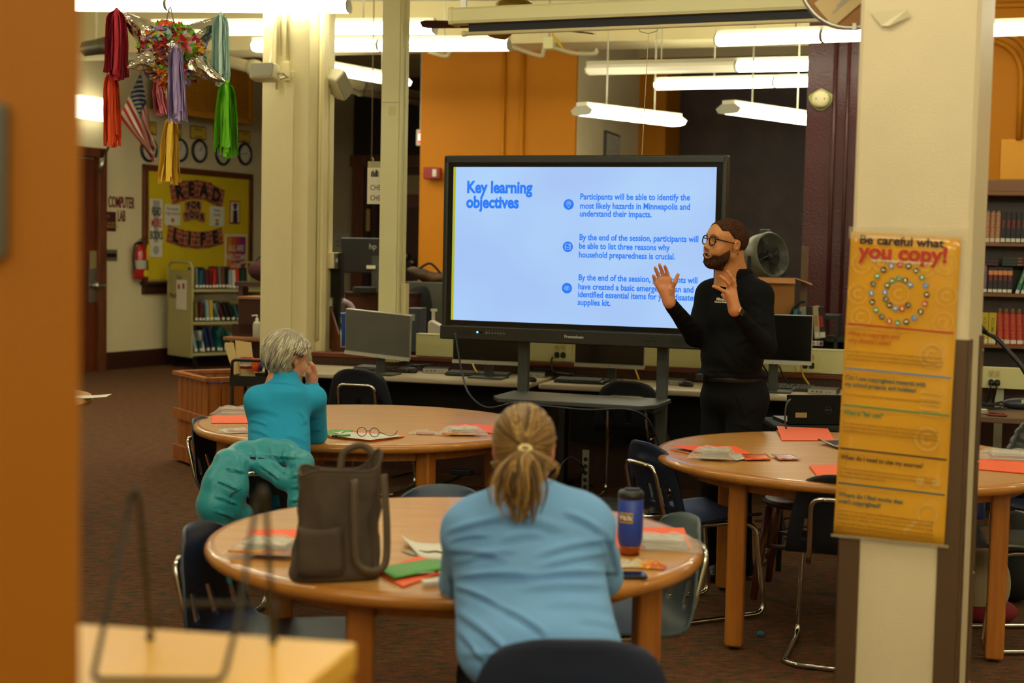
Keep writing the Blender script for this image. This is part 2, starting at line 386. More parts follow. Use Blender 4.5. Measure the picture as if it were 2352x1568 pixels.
# ================================================================ structure
M_FLOOR = bpy.data.materials.new('speckled carpet'); M_FLOOR.use_nodes = True
def carpet():
    nt = M_FLOOR.node_tree; N = nt.nodes; L = nt.links; b = N['Principled BSDF']; b.inputs['Roughness'].default_value = .95
    b.inputs['Specular IOR Level'].default_value = .1
    tc = N.new('ShaderNodeTexCoord'); mp = N.new('ShaderNodeMapping'); mp.inputs['Rotation'].default_value = (0, 0, .3); mp.inputs['Scale'].default_value = (1, 3.2, 1); L.new(tc.outputs['Object'], mp.inputs[0])
    def ramp(scale, cols, det=4, src=None):
        n = N.new('ShaderNodeTexNoise'); n.inputs['Scale'].default_value = scale; n.inputs['Detail'].default_value = det; n.inputs['Roughness'].default_value = .7
        L.new(src or mp.outputs[0], n.inputs[0]); r = N.new('ShaderNodeValToRGB'); e = r.color_ramp.elements
        while len(e) < len(cols): e.new(.5)
        for i, (p, c) in enumerate(cols): e[i].position = p; e[i].color = (*lin(c), 1)
        L.new(n.outputs[0], r.inputs[0]); return r.outputs[0]
    a = ramp(13, [(.38, '284032'), (.46, '5e4e32'), (.5, '504630'), (.54, '883628'), (.62, '6a5e3c')], 2)
    c = ramp(150, [(.42, '181713'), (.5, '50442c'), (.58, '6c3224')], 2, tc.outputs['Object'])
    mx = N.new('ShaderNodeMix'); mx.data_type = 'RGBA'; mx.inputs[0].default_value = .5; L.new(a, mx.inputs[6]); L.new(c, mx.inputs[7])
    L.new(mx.outputs[2], b.inputs['Base Color'])
carpet()
f = MB(); f.add([(-13, -5, 0), (9, -5, 0), (9, 30, 0), (-13, 30, 0)], [(0, 1, 2, 3)]); build('floor', f, M_FLOOR, kind='structure')
f = MB(); f.box((-2, 12.5, CEILZ + .1), (22, 35, .2)); build('ceiling', f, M_CEIL, kind='structure')
def kx(px, py): r = ray(px, py); return r.x / r.y
def hitpx(A, d, px, py):
    k = kx(px, py); return (k * A.y - A.x) / (d.x - k * d.y)
def block(name, A, wu, dv, z0, z1, m, a=ROOM, parent=None, bevel=0, kind='structure', **kw):
    b = MB(); b.box((wu / 2, dv / 2, (z1 - z0) / 2), (wu, dv, z1 - z0))
    o = build(name, b, m, parent, loc=(A.x, A.y, z0), rz=a, kind=kind, bevel=bevel, **kw); return o
def at(px, py, d): q = P(px, py, d); return Vector((q.x, q.y, 0))
# beam crossing the ceiling
A = at(600, 112, 16.3); block('trim_1', A - uR * 5, 13.5, .6, 3.8, CEILZ, M_CREAM)
# orange wall section, with the tan side wall running away from its right corner
A0 = at(967, 240, 16.35); w0 = hitpx(A0, uR, 1323, 240); block('wall_center', A0, w0, .06, 0, CEILZ, M_ORANGE)
for px in (1158, 1201):
    t_ = hitpx(A0, uR, px, 240); q_ = MB(); q_.tube([(t_, -.02, 0), (t_, -.02, 3.8)], .024 if px > 1180 else .018, 8); build('conduit', q_, M_ORANGE, bpy.data.objects['wall_center'], smooth=True)
A1 = A0 + uR * w0; s1 = hitpx(A1, vR, 1468, 240)
b = MB(); b.box((-.15, .06 + s1 / 2, 2.15), (.3, s1, 4.3)); build('wall_inner_side', b, M_WALL, loc=(A1.x, A1.y, 0), rz=ROOM, kind='structure')
A2 = A1 + vR * s1; w2 = hitpx(A2, uR, 1530, 240); block('wall_orange_corner', A2 - uR * .1, w2 + .1, 1.2, 0, 4.14, M_ORANGE)
A3 = A2 + uR * w2 + vR * 1.0; block('wall_back_right', A3 - uR * .3, 6.5, .3, 0, 4.14, M_MAROON2)
block('trim_2', A2 - uR * .1 - vR * .05, 7, 1.6, 4.14, CEILZ + .01, M_WALL)
# dark rear wall with its doorway, far left wall
WLP = Vector((-5.13, 18.0, 0)); WA = R(64); WD = Vector((math.cos(WA), math.sin(WA), 0)); WN = Vector((math.sin(WA), -math.cos(WA), 0))
tE = hitpx(WLP, WD, 812, 300)
b = MB(); b.box(((tE - 4) / 2, .15, 2.15), (tE + 4, .3, 4.3)); build('wall_left', b, M_WALL, loc=WLP, rz=WA, kind='structure')
b = MB(); b.box(((tE + .0) / 2, -.02, .11), (tE, .04, .22)); build('baseboard_left', b, M_WOODD, loc=WLP, rz=WA, kind='structure', bevel=.01)
B0 = WLP + WD * tE; B0.z = 0; block('wall_back_left', B0 - uR * .2, 5.5, .3, 0, CEILZ, M_DARKWALL)
# off-camera walls that close the room
block('wall_rear', Vector((-8, -4.2, 0)), 17, .2, 0, CEILZ, M_WALL, a=0)
b = MB(); b.box((-7.6, 7, 2.15), (.2, 22, 4.3)); build('wall_side', b, M_WALL, kind='structure')
b = MB(); b.box((7.2, 2.5, 2.15), (.2, 15, 4.3)); build('wall_right', b, M_WALL, kind='structure')
# cream column with conduits
C1 = at(601, 300, 10.72); cw = hitpx(C1, uR, 709, 300); cd = hitpx(C1 + uR * cw, vR, 768, 300)
colm = block('column', C1, cw, cd, 0, CEILZ, M_CREAM, label='cream painted column between the flag wall and the desks', bevel=.008)
def cond(name, pts, r, m, par, n=8): q = MB(); q.tube(pts, r, n); return build(name, q, m, par, smooth=True)
for i, (fx, r, z0) in enumerate(((.33, .009, 2.75), (.40, .007, 3.0), (.55, .012, 2.95))):
    cond('conduit', [(cw * fx, -.012, z0), (cw * fx, -.012, CEILZ)], r, M_CREAM, colm)
bx = MB(); bx.box((cw * .55, -.014, 2.88), (.045, .03, .14)); bx.box((cw * .6, -.008, 1.44), (.07, .018, 2.88)); build('cable_channel', bx, M_CREAM, colm, bevel=.003)
for y_, r in ((.13, .013), (.26, .012)):
    cond('conduit', [(cw + .014, cd * y_ / .37, .9), (cw + .014, cd * y_ / .37, CEILZ)], r, M_CREAM, colm)
bx = MB(); bx.box((cw + .02, cd * .45, 1.9), (.05, .08, 3.8)); build('cable_channel', bx, M_CREAM, colm, bevel=.004)
bx = MB(); bx.box((cw + .035, cd * .82, 1.50), (.07, .13, .12)); sb_ = build('switch_box', bx, M_CREAM, colm, bevel=.004)
bx = MB(); bx.box((cw + .035, cd * .82 + .067, 1.50), (.06, .006, .11)); bx.box((cw + .072, cd * .82, 1.50), (.004, .1, .11)); bx.box((cw + .076, cd * .82, 1.50), (.012, .02, .03)); build('switch_plate', bx, M_STEEL, sb_)
# steel post
C2 = at(875, 300, 10.15); pw = hitpx(C2, uR, 915, 300); pd = hitpx(C2 + uR * pw, vR, 937, 300)
post = block('post', C2, pw, pd, .80, CEILZ, M_CREAM2, label='pale green-cream steel post rising behind the tilted grey monitor')
for y_ in (.2, .62):
    bx = MB(); bx.box((pw + .006, pd * y_, 1.75), (.014, pd * .22, 3.5)); build('channel_rib', bx, M_CREAM2, post)
bx = MB(); bx.box((pw / 2, -.003, 1.82), (pw + .004, .004, .004)); build('seam', bx, M_PIPE, post)
bx = MB(); bx.box((pw + .03, pd * .5, .42), (.045, .06, .27)); build('cover_plate', bx, M_CREAM, post)
bx = MB(); bx.box((pw * .62, -.004, 1.76), (.05, .004, .06)); build('tape_scrap', bx, mat('old tape', 'd9cf8f', .3), post)
# maroon pillar (conduits, smoke detector behind)
D0 = at(1851, 300, 12.4); block_m = block('pillar_maroon', D0, 1.0, .8, 0, CEILZ, M_MAROON, label='maroon painted pillar with conduits left of the poster pillar')
for px, r in ((1915, .018), (1945, .014)):
    t = hitpx(D0, uR, px, 300); cond('conduit', [(t, -.02, .0), (t, -.02, CEILZ)], r, M_MAROON, block_m)
# right wall: orange with arched mouldings, continuing from the maroon pillar
E0 = at(2080, 300, 12.4); wr = block('wall_orange_right', E0, 4.2, .3, 0, CEILZ, M_ORANGE)
def onwr(px, py): q = PL(px, py, E0, vR); d = q - E0; return d.dot(uR), q.z
def arch(pl, r): pts = [Vector((x, -.02, z)) for x, z in pl]; cond('moulding', fillet(pts, .35, 10), r, M_ORANGE, wr, 8)
for (pxa, pya, off) in ((2352 + 60, 320, 0),):
    xr, zb = onwr(2340, 322); xl, zt = onwr(2180, 95)
    for o_ in (0, .07): arch([(xr + o_, zb), (xr + o_, zt + o_), (xl - .4 - o_, zt + o_), (xl - .4 - o_, zb)], .024)
    xr, _ = onwr(2352, 90); _, zt = onwr(2270, 14)
    for o_ in (0, .07): arch([(xr + .35 + o_, zb), (xr + .35 + o_, zt + o_), (xl - .7 - o_, zt + o_), (xl - .7 - o_, zb)], .024)
xa, za = onwr(2300, 320); xb, zb = onwr(2352, 412)
bx = MB(); bx.box((xa + 1.2, -.008, (za + zb) / 2), (2.4, .02, za - zb)); build('painted_panel', bx, mat('yellow orange paint', 'e39d0e', .45), wr)
# poster pillar
PA = R(-24); uP, vP = uv(PA); G0 = at(1966, 300, 4.3); gw = hitpx(G0, uP, 2243, 300)
M_PILLAR = mat('stippled beige pillar paint', 'dccca8', .38, var=.03, vs=4, bump=.16, bs=190)
bx = MB(); bx.prismz([(.012, 0), (gw - .012, 0), (gw, .012), (gw, .36), (0, .36), (0, .012)], 0, CEILZ)
pil = build('pillar', bx, M_PILLAR, loc=G0, rz=PA, kind='structure', label='square beige pillar carrying the yellow poster')
# foreground panel and counter top
M_OR2 = mat('orange laminate', '8c5200', .6, spec=.25, var=.03, vs=2)
M_YEL = mat('yellow counter laminate', 'e8b040', .3)
bx = MB(); bx.prismz([(-1.3, 1.45), (-.437, 1.45), (-.449, 1.49), (-1.3, 1.49)], 0, 3.0); fp = build('wall_panel_near', bx, M_OR2, kind='structure')
q = [P(x, y, 1.44) for x, y in ((-40, 225), (12, 240), (10, 585), (-40, 600))]
bx = MB(); bx.add([v for v in q] + [v + Vector((0, .01, 0)) for v in q], [(0, 1, 2, 3), (4, 7, 6, 5), (0, 4, 5, 1), (1, 5, 6, 2), (2, 6, 7, 3), (3, 7, 4, 0)])
build('wall_plate', bx, mat('dark plate', '4a4a40', .4, metal=.3), label='dark grey metal plate fixed on the blurred orange panel at the left edge', cat='plate', base=True)
ct = [Z(60, 1422, 1.08), Z(822, 1474, 1.08), Z(560, 1690, 1.08), Z(60, 1700, 1.08)]
bx = MB(); bx.prismz([(p.x, p.y) for p in reversed(ct)], 1.04, 1.08); cn = build('counter_top', bx, M_YEL, label='blurred yellow counter top in the foreground under the wire easel', cat='counter', base=True, bevel=.006)
bx = MB(); cc = sum(ct, Vector()) / 4
bx.prismz([((p.x - cc.x) * .97 + cc.x, (p.y - cc.y) * .97 + cc.y) for p in reversed(ct)], 0, 1.04); cb = build('counter_body', bx, mat('yellow cabinet side', 'd99a1c', .5))
cb.location = -cn.location; cb.parent = cn
# ================================================================ round tables
M_TOP = mat('light wood laminate', 'c8924c', .36, c2='b98240', vs=3, stretch=(1, 9, 1), coat=.15)
M_EDGE = mat('honey wood edge', 'b87a32', .28, c2='a96c28', vs=3, stretch=(1, 6, 1), coat=.4)
M_LEG = mat('honey wood leg', 'b5702a', .35, c2='9f5c1e', vs=5, stretch=(8, 8, .7), coat=.2)
def table(label, px, py, d, r, a0, lr):
    c = P(px, py, d); t = thing('round_table', label, 'table', (c.x, c.y, 0))
    H = .74; th = .042
    m = MB(); m.lathe([(.01, H - th + .004), (r - .02, H - th + .004), (r - .02, H - .0005), (.01, H - .0005)], n=96); o = build('tabletop', m, M_TOP, t); auto_smooth(o)
    prof = [(r - .03, H - th)] + [(r - .022 + .022 * math.cos(R(q)), H - th / 2 + th / 2 * math.sin(R(q))) for q in range(-90, 91, 18)] + [(r - .03, H + .0005)]
    m = MB(); m.lathe(prof, n=96, cap=False); build('edge_band', m, M_EDGE, t, smooth=True)
    for k in range(4):
        a = R(a0 + 90 * k); m = MB(); m.box((0, 0, (H - th) / 2 + .006), (.072, .072, H - th - .012))
        lg = build('leg', m, M_LEG, t, bevel=.012, loc=(lr * math.cos(a), lr * math.sin(a), 0), rz=a + .6, seg=3)
        m = MB(); m.cyl((0, 0, 0), (0, 0, .012), .02, n=12); build('foot_glide', m, M_BLACK, lg)
    m = MB(); m.lathe([(r - .16, H - th - .05), (r - .14, H - th - .05), (r - .14, H - th), (r - .16, H - th)], n=64); build('apron', m, M_LEG, t)
    return t, c
T1, c1 = table('round wooden table nearest the camera, holding the brown tote bag and blue tumbler', 1046, 1250, 4.26, .738, -112, .60)
T2, c2 = table('round wooden table where the woman in turquoise leans, with eyeglasses on it', 842, 975, 7.07, .84, -62, .71)
T3, c3 = table('round wooden table partly hidden by the poster pillar', 1958, 1046, 6.24, .86, -141, .73)
# ================================================================ school chairs
def shellmesh(sc=1, slots=True):
    prof = [(.23, .425), (.22, .437), (.12, .440), (0, .432), (-.10, .428), (-.165, .442), (-.20, .48), (-.222, .54), (-.24, .60), (-.262, .68), (-.285, .76)]
    pp = catmull([(0, y, z) for y, z in prof], 3); n = len(pp) - 1; nu = 22
    V = []; F = []
    for i, p in enumerate(pp):
        t = i / n
        w = .205 + .012 * math.sin(t * 3.1)
        if t > .55: w = .212 - .055 * ((t - .55) / .45) ** 1.6
        if t > .9: w *= 1 - .16 * ((t - .9) / .1) ** 2
        if t < .08: w *= .93 + .07 * t / .08
        for j in range(nu + 1):
            u = -1 + 2 * j / nu; seat = max(0, 1 - t / .45); bk = max(0, (t - .5) / .5)
            x = u * w; y = p.y + .045 * bk * u * u + (0 if t > .1 else -.015 * u * u); z = p.z + .018 * seat * abs(u) ** 2.5 - .03 * max(0, (t - .8) / .2) * abs(u) ** 3
            z -= .01 * seat * (1 - u * u)
            V.append((x * sc, y * sc, z * sc))
    for i in range(n):
        t = i / n
        for j in range(nu):
            if slots and .60 < t < .76 and j in (3, 4, 10, 11, 17, 18): continue
            a = i * (nu + 1) + j; F.append((a, a + nu + 1, a + nu + 2, a + 1))
    m = MB(); m.add(V, F); return m
M_NAVY = mat('navy plastic', '162238', .38, bump=.15, bs=260)
M_NAVY2 = mat('dark navy plastic', '101622', .42, bump=.15, bs=260)
M_BLUEC = mat('slate blue plastic', '34465c', .35, bump=.15, bs=260)
M_MARC = mat('maroon plastic', '2c1018', .3)
def chair(label, x, y, th, m=M_NAVY, sc=1.0, slots=True):
    t = thing('school_chair', label, 'chair', (x, y, 0), R(th))
    o = build('seat_shell', shellmesh(sc, slots), m, t, smooth=True)
    s = o.modifiers.new('thick', 'SOLIDIFY'); s.thickness = .009; s.offset = 0
    o.modifiers.new('b', 'BEVEL').width = .003
    q = lambda L: [(a * sc, b * sc, c * sc) for a, b, c in L]
    f = MB(); f.tube(fillet(q([(-.125, -.19, .405), (-.118, -.235, .47), (-.112, -.285, .665), (.112, -.285, .665), (.118, -.235, .47), (.125, -.19, .405)]), .045), .0105, 8); build('back_frame', f, M_CHROME, t, smooth=True)
    for s_ in (-1, 1):
        f = MB(); f.tube(fillet(q([(s_ * .125, -.19, .405), (s_ * .15, .12, .408), (s_ * .19, .19, .40), (s_ * .205, .245, .013), (s_ * .205, -.20, .013), (s_ * .14, -.235, .013)]), .06), .0115, 8); build('leg', f, M_CHROME, t, smooth=True)
    f = MB(); f.cyl((-.15 * sc, -.235 * sc, .013), (.15 * sc, -.235 * sc, .013), .0113, n=8); f.cyl((-.15 * sc, .12 * sc, .406 * sc), (.15 * sc, .12 * sc, .406 * sc), .009, n=8); build('cross_bar', f, M_CHROME, t, smooth=True)
    f = MB()
    for x_ in (-.06, .06): f.ell((x_ * sc, -.297 * sc, .665 * sc), (.008, .006, .008), 8, 5)
    build('rivet', f, M_CHROME, t, smooth=True)
    return t
def chair_back_at(label, px, py, d, th, m=M_NAVY, sc=1.0, slots=True):
    q = P(px, py, d); a = R(th); return chair(label, q.x - math.sin(a) * .285 * sc, q.y + math.cos(a) * .285 * sc, th, m, sc, slots)
chair_back_at('dark navy chair under the woman with the ponytail, its back filling the bottom edge', 1322, 1450, 2.80, 2, mat('worn navy plastic', '1b2740', .6), 1.10, False)
chair_back_at('navy chair pushed in at the left side of the nearest table', 440, 1218, 4.30, -104, M_NAVY)
chair_back_at('slate blue chair on the far side of the nearest table, top of its back showing', 1020, 1125, 5.12, 178, M_BLUEC, slots=False)
chair('maroon chair half hidden behind the head with the ponytail', -.10, 6.75, 80, M_MARC, 1.0)
chair_back_at('worn grey blue chair at the right side of the nearest table, beyond the blue tumbler', 1592, 1187, 4.62, 108, mat('worn slate plastic', '4a5a60', .5), 1.0)
chair_back_at('navy chair at the left side of the table in front of the standing man', 1470, 1030, 6.25, -62, M_NAVY, 1.03)
chair_back_at('dark navy chair just left of the poster pillar, pushed in at the table', 1935, 1104, 5.42, -18, M_NAVY2, 1.02)
chair('navy chair with a pale sheen painted on its seat right of the poster pillar', 2.16, 5.98, 95, mat('navy seat painted sheen', '2c3746', .22, c2='75796a', vs=3), 1.0)  # pale tone stands in for the glossy reflection on the seat
chair('navy chair at the far right behind the table, chrome leg catching light', 2.62, 6.95, 140, M_NAVY, 1.0)
chair_back_at('black chair draped with the turquoise down jacket', 622, 1036, 5.72, -10, mat('black chair plastic', '15171a', .4), 1.03)
chair_back_at('navy chair seen edge-on at the left end of the middle table', 450, 948, 7.02, -100, M_NAVY2, .99)
chair_back_at('navy chair with chrome back frame in front of the tilted grey monitor', 818, 842, 9.15, -14, M_NAVY2, 1.09)
chair_back_at('navy chair behind the display stand, below the third monitor', 1440, 872, 8.95, -14, M_NAVY2, 1.06)
# wooden library chair legs behind the far table
q = Z(1838, 1330, 0); t = thing('wooden_chair', 'brown wooden chair under the far table, only its splayed legs and rungs showing', 'chair', (1.42, 6.75, 0), R(-20))
for sx, sy in ((-1, -1), (1, -1), (-1, 1), (1, 1)):
    m = MB(); m.tube([(sx * .21, sy * .2, 0), (sx * .19, sy * .18, .2), (sx * .16, sy * .15, .43)], [.016, .021, .018], 10); build('leg', m, M_WOOD, t, smooth=True)
for sy in (-1, 1):
    m = MB(); m.tube([(-.18, sy * .17, .25), (0, sy * .17, .25), (.18, sy * .17, .25)], [.009, .013, .009], 8); build('rung', m, M_WOOD, t, smooth=True)
    m = MB(); m.tube([(sy * .19, -.17, .19), (sy * .19, 0, .19), (sy * .19, .17, .19)], [.009, .013, .009], 8); build('rung', m, M_WOOD, t, smooth=True)
m = MB(); m.lathe([(.02, .43), (.2, .43), (.225, .445), (.2, .46), (.02, .452)], n=28); build('seat', m, M_WOOD, t, smooth=True)
# ================================================================ computer desks and partition
M_DESK = mat('greige desk laminate', 'b8ab90', .4, var=.03, vs=6)
M_RACE = mat('cream raceway', 'cfcb92', .45)
def deskline(px): # front edge survey: world Y = 9.375 - .3057 x
    k = kx(px, 880); y = 9.39 / (1 + .3057 * k); return Vector((k * y, y, 0))
def desk(label, pxa, pxb):
    a = deskline(pxa); b = deskline(pxb); L = (b - a).length; t = thing('computer_desk', label, 'desk', a, ROOM)
    m = MB(); m.box((L / 2, .33, .722), (L, .66, .036)); build('desktop', m, M_DESK, t, bevel=.014, seg=3)
    for x in (.08, L - .08) if L < 2.2 else (.08, L / 2, L - .08):
        m = MB(); m.box((x, .33, .02), (.05, .56, .04)); m.box((x, .36, .37), (.05, .1, .66)); build('leg', m, mat('black steel', '0c0b0a', .5), t, bevel=.004)
    m = MB(); m.box((L / 2, .50, .50), (L - .2, .02, .38)); build('underdesk_dark_panel', m, M_BLACKM, t)  # black panel added to make the space under the desk dark
    return t, L
DK1, L1 = desk('left greige computer desk running behind the woman in turquoise', 594, 1217)
DK2, L2 = desk('right greige computer desk behind the standing man', 1236, 2010)
R0 = at(765, 840, 10.42)
t = thing('low_partition', 'brown wooden low partition behind the computer desks', 'partition', R0, ROOM)
m = MB(); m.box((3.2, .1, .40), (6.8, .06, .80)); build('panel', m, M_WOODD, t)
m = MB(); m.box((3.2, .12, .815), (6.8, .14, .03)); build('ledge', m, mat('reddish wood ledge', '6b3216', .35), t, bevel=.005)
def outlet(par, x, z, y=-.004, kind=0):
    m = MB(); m.rings([[Vector((x + a, y_, z + b)) for a, b in rrect(.034, .042, .014, 4)] for y_ in (y, y - .006)])
    o = build('outlet', m, mat('ivory outlet', 'c8b878', .4) if kind else M_BLACK, par)
    m = MB()
    for s_ in (-.006, .006): m.box((x + s_, y - .0065, z + .004), (.0025, .002, .01))
    m.box((x, y - .0065, z - .01), (.005, .002, .005)); build('slots', m, M_BLACKM if kind else M_DGREY, o); return o
t = thing('cable_raceway', 'long cream cable raceway with outlets behind the monitors', 'raceway', at(955, 800, 10.30), ROOM)
RW = t; LR = 3.35
m = MB(); m.box((LR / 2, .035, .91), (LR, .07, .15)); build('cover', m, M_RACE, t, bevel=.004)
m = MB(); m.box((LR / 2, .036, .99), (LR, .078, .012)); build('lip', m, M_RACE, t, bevel=.003)
def rwx(px, py): q = PL(px, py, t.location, vR); return (q - Vector(t.location)).dot(uR), q.z
for px in (1287, 1858):
    x, z = rwx(px, 815)
    m = MB(); m.box((x, -.003, .91), (.165, .008, .135)); pl_ = build('outlet_plate', m, M_RACE, t, bevel=.002)
    for dx in (-.022, .022): outlet(pl_, x + dx, .938, -.007, 1); outlet(pl_, x + dx, .885, -.007, 0)
    m = MB()
    for dx in (-.06, .06):
        for z_ in (.885, .938): m.ell((x + dx, -.007, z_), (.004, .002, .004), 8, 4)
    build('screw', m, M_PIPE, pl_)
# ================================================================ interactive display on its stand
TVL = P(1036.5, 730.6, 8.77); TVR = P(1635.5, 760.1, 8.24); TA = math.atan2(TVR.y - TVL.y, TVR.x - TVL.x)
tvc = (TVL + TVR) / 2; SW = Vector((TVR.x - TVL.x, TVR.y - TVL.y)).length; SH = .927
t = thing('interactive_display', 'large interactive display showing blue slide text', 'display', (tvc.x, tvc.y, tvc.z), TA); TV = t
M_BEZ = mat('charcoal bezel', '23251f', .35); M_GLOSS = mat('black glass', '050506', .12)
m = MB(); bw = .062
for c, d in (((0, .03, SH + .045), (SW + 2 * bw, .08, .05)), ((-SW / 2 - .047, .03, SH / 2 - .02), (.032, .08, SH + .17)), ((SW / 2 + .047, .03, SH / 2 - .02), (.032, .08, SH + .17))): m.box(c, d)
build('frame', m, M_BEZ, t, bevel=.01)
m = MB(); m.box((0, .022, SH / 2), (SW + .07, .05, SH + .06)); build('screen_border', m, M_GLOSS, t)
m = MB(); m.box((0, .012, -.075), (SW + 2 * bw, .09, .085)); lb = build('lower_bar', m, M_BEZ, t, bevel=.008)
m = MB(); m.box((0, .09, SH / 2), (SW - .05, .08, SH - .05)); build('rear_housing', m, M_BLACK, t, bevel=.02)
def tvx(px, py): q = PL(px, py, tvc, Vector((-math.sin(TA), math.cos(TA), 0))); d = q - tvc; return d.x * math.cos(TA) + d.y * math.sin(TA), d.z
BLUE = (.0, .235, .96)
m = MB(); m.box((0, -.0045, SH / 2), (SW, .003, SH))
M_SCR = bpy.data.materials.new('lit screen'); M_SCR.use_nodes = True
def scr():
    nt = M_SCR.node_tree; N = nt.nodes; L = nt.links; b = N['Principled BSDF']; b.inputs['Base Color'].default_value = (.01, .01, .01, 1); b.inputs['Roughness'].default_value = .3
    tc = N.new('ShaderNodeTexCoord'); no = N.new('ShaderNodeTexNoise'); no.inputs['Scale'].default_value = 1.6; no.inputs['Detail'].default_value = 1
    rp = N.new('ShaderNodeValToRGB'); rp.color_ramp.elements[0].position = .35; rp.color_ramp.elements[1].position = .65
    rp.color_ramp.elements[0].color = (*lin('a8c8fa'), 1); rp.color_ramp.elements[1].color = (*lin('b0d6ff'), 1)
    L.new(tc.outputs['Object'], no.inputs[0]); L.new(no.outputs[0], rp.inputs[0]); L.new(rp.outputs[0], b.inputs['Emission Color']); b.inputs['Emission Strength'].default_value = .95 * 2 ** -EXPO
scr(); sc_ = build('screen', m, M_SCR, t)
def emat(n, c, s=1.0): return mat(n, '050505', .4, emit=s * 2 ** -EXPO, ec=lin(c))
M_TXT = emat('lit blue text', '1478f4'); M_YG = emat('lit yellow green stripe', 'b4b400')
x0 = -SW / 2; m = MB(); m.box((x0 + .0085, -.0065, SH / 2), (.015, .002, SH)); build('yellow_stripe', m, M_YG, sc_)
def tvtext(s, px, py, pxr, size, bold=.0):
    x, z = tvx(px, py); xr, _ = tvx(pxr, py); o = text(s, size, M_TXT, sc_, (x, -.0075, z), align='LEFT', bold=bold)
    bpy.context.view_layer.update(); w = o.dimensions.x; o.scale = ((xr - x) / max(w, .01), 1, 1)
for s_, px, py, pxr in (('Key learning', 1073, 431, 1223), ('objectives', 1072, 465, 1193)): tvtext(s_, px, py, pxr, .098, .004)
for s_, px, py, pxr in (('Participants will be able to identify the', 1333, 452, 1585), ('most likely hazards in Minneapolis and', 1332.5, 473, 1585), ('understand their impacts.', 1332, 491, 1497),
    ('By the end of the session, participants will', 1331, 545, 1604), ('be able to list three reasons why', 1330.5, 565, 1539), ('household preparedness is crucial.', 1330, 585, 1551),
    ('By the end of the session, participants will', 1329, 637, 1602), ('have created a basic emergency plan and', 1328.5, 658, 1593), ('identified essential items for your disaster', 1328, 676, 1600), ('supplies kit.', 1327.5, 694, 1403)): tvtext(s_, px, py, pxr, .050, .0013)
M_ICO = emat('lit icon line', 'bcd8ff')
for i, (px, py) in enumerate(((1307, 469.5), (1305, 566.5), (1303, 661.5))):
    x, z = tvx(px, py); m = MB(); m.cyl((x, -.0065, z), (x, -.0075, z), .0315, n=32); ic = build('icon_disc', m, M_TXT, sc_)
    m = MB(); y = -.0085
    def ln(pts, lp=False): m.tube([(x + a, y, z + b) for a, b in pts], .0011, 6, loop=lp)
    if i == 0: ln([(0, -.019), (-.010, -.003), (-.0125, .006), (-.008, .0155), (0, .019), (.008, .0155), (.0125, .006), (.010, -.003)], True); ln([(.004 * math.cos(q), .006 + .004 * math.sin(q)) for q in np.linspace(0, 5.6, 9)], True)
    elif i == 1: ln([(a, b) for a, b in rrect(.033, .033, .005, 3)], True); ln([(-.015, -.009), (-.007, .001), (.001, -.007), (.006, -.002), (.0145, -.010)]); ln([(.009 + .003 * math.cos(q), .009 + .003 * math.sin(q)) for q in np.linspace(0, 5.2, 7)], True)
    else: ln([(-.019, 0), (-.010, .009), (0, .012), (.010, .009), (.019, 0), (.010, -.009), (0, -.012), (-.010, -.009)], True); ln([(.006 * math.cos(q), .006 * math.sin(q)) for q in np.linspace(0, 5.6, 9)], True)
    build('icon_line', m, M_ICO, ic)
x, z = tvx(1322, 768); text('Promethean', .024, mat('silver print', 'c4c4b8', .3), lb, (x, -.034, -.073), align='CENTER', bold=.0004)
m = MB()
for px0, px1 in ((1050, 1088), (1546, 1590)):
    a, _ = tvx(px0, 760); b, _ = tvx(px1, 775)
    for i in range(14):
        for j in range(4):
            xx = a + (b - a) * (i + .5 * (j % 2)) / 14; m.ell((xx, -.034, -.058 - .010 * j), (.0026, .001, .0026), 6, 4)
build('speaker_holes', m, M_BLACKM, lb)['kind'] = 'stuff'
x, _ = tvx(1101, 760); m = MB(); m.ell((x, -.034, -.068), (.006, .002, .006), 10, 5); build('power_light', m, emat('blue led', '78b4ff', 4), lb)
m = MB(); x2, _ = tvx(1109, 760); m.box((x2, -.034, -.068), (.022, .002, .011)); build('sensor_window', m, M_GLOSS, lb)
m = MB()
for i in range(7): x, _ = tvx(1122 + i * 6.6, 760); m.cyl((x, -.033, -.07), (x, -.036, -.07), .0055 if i else .0075, n=10); m.box((x, -.034, -.056), (.004, .001, .003))
build('button', m, mat('grey buttons', '6a6a60', .3), lb)
m = MB()
for px in (1487, 1497, 1507): x, _ = tvx(px, 775); m.box((x, -.034, -.078), (.016, .002, .009))
x, _ = tvx(1500, 775); m.box((x, -.034, -.062), (.012, .002, .006)); build('port', m, M_BLACKM, lb)
# stand
t = thing('display_stand', 'dark grey steel rolling stand carrying the display', 'stand', (tvc.x, tvc.y, 0), TA)
M_STAND = mat('stand grey steel', '3f423f', .42)
def tl(px, py, off=0.0): x, z = tvx(px, py); return x
xa, xb = tl(1182, 850), tl(1506, 870)
for x in (xa, xb):
    m = MB(); m.box((x, .17, 1.05), (.065, .05, 2.0)); build('upright', m, M_STAND, t, bevel=.006)
    m = MB(); m.box((x, 0, .035), (.07, .95, .05)); build('base_rail', m, M_STAND, t, bevel=.01)
    m = MB(); m.bar((x, .15, .38), (x, -.30, .04), .05, .03); m.bar((x, .15, .70), (x, -.13, .70), .05, .03); build('brace', m, M_STAND, t, bevel=.004)
    for y in (-.43, .43):
        m = MB(); m.cyl((x - .012, y, .025), (x + .012, y, .025), .025, n=16); build('caster', m, M_BLACK, t)
m = MB(); w = xb - xa + .12; cx = (xa + xb) / 2
m.prismz([(cx - w / 2, .16), (cx - w / 2, -.20), (cx - w / 2 + .07, -.32), (cx + w / 2 - .07, -.32), (cx + w / 2, -.20), (cx + w / 2, .16)], .72, .745)
build('shelf', m, M_STAND, t, bevel=.005)
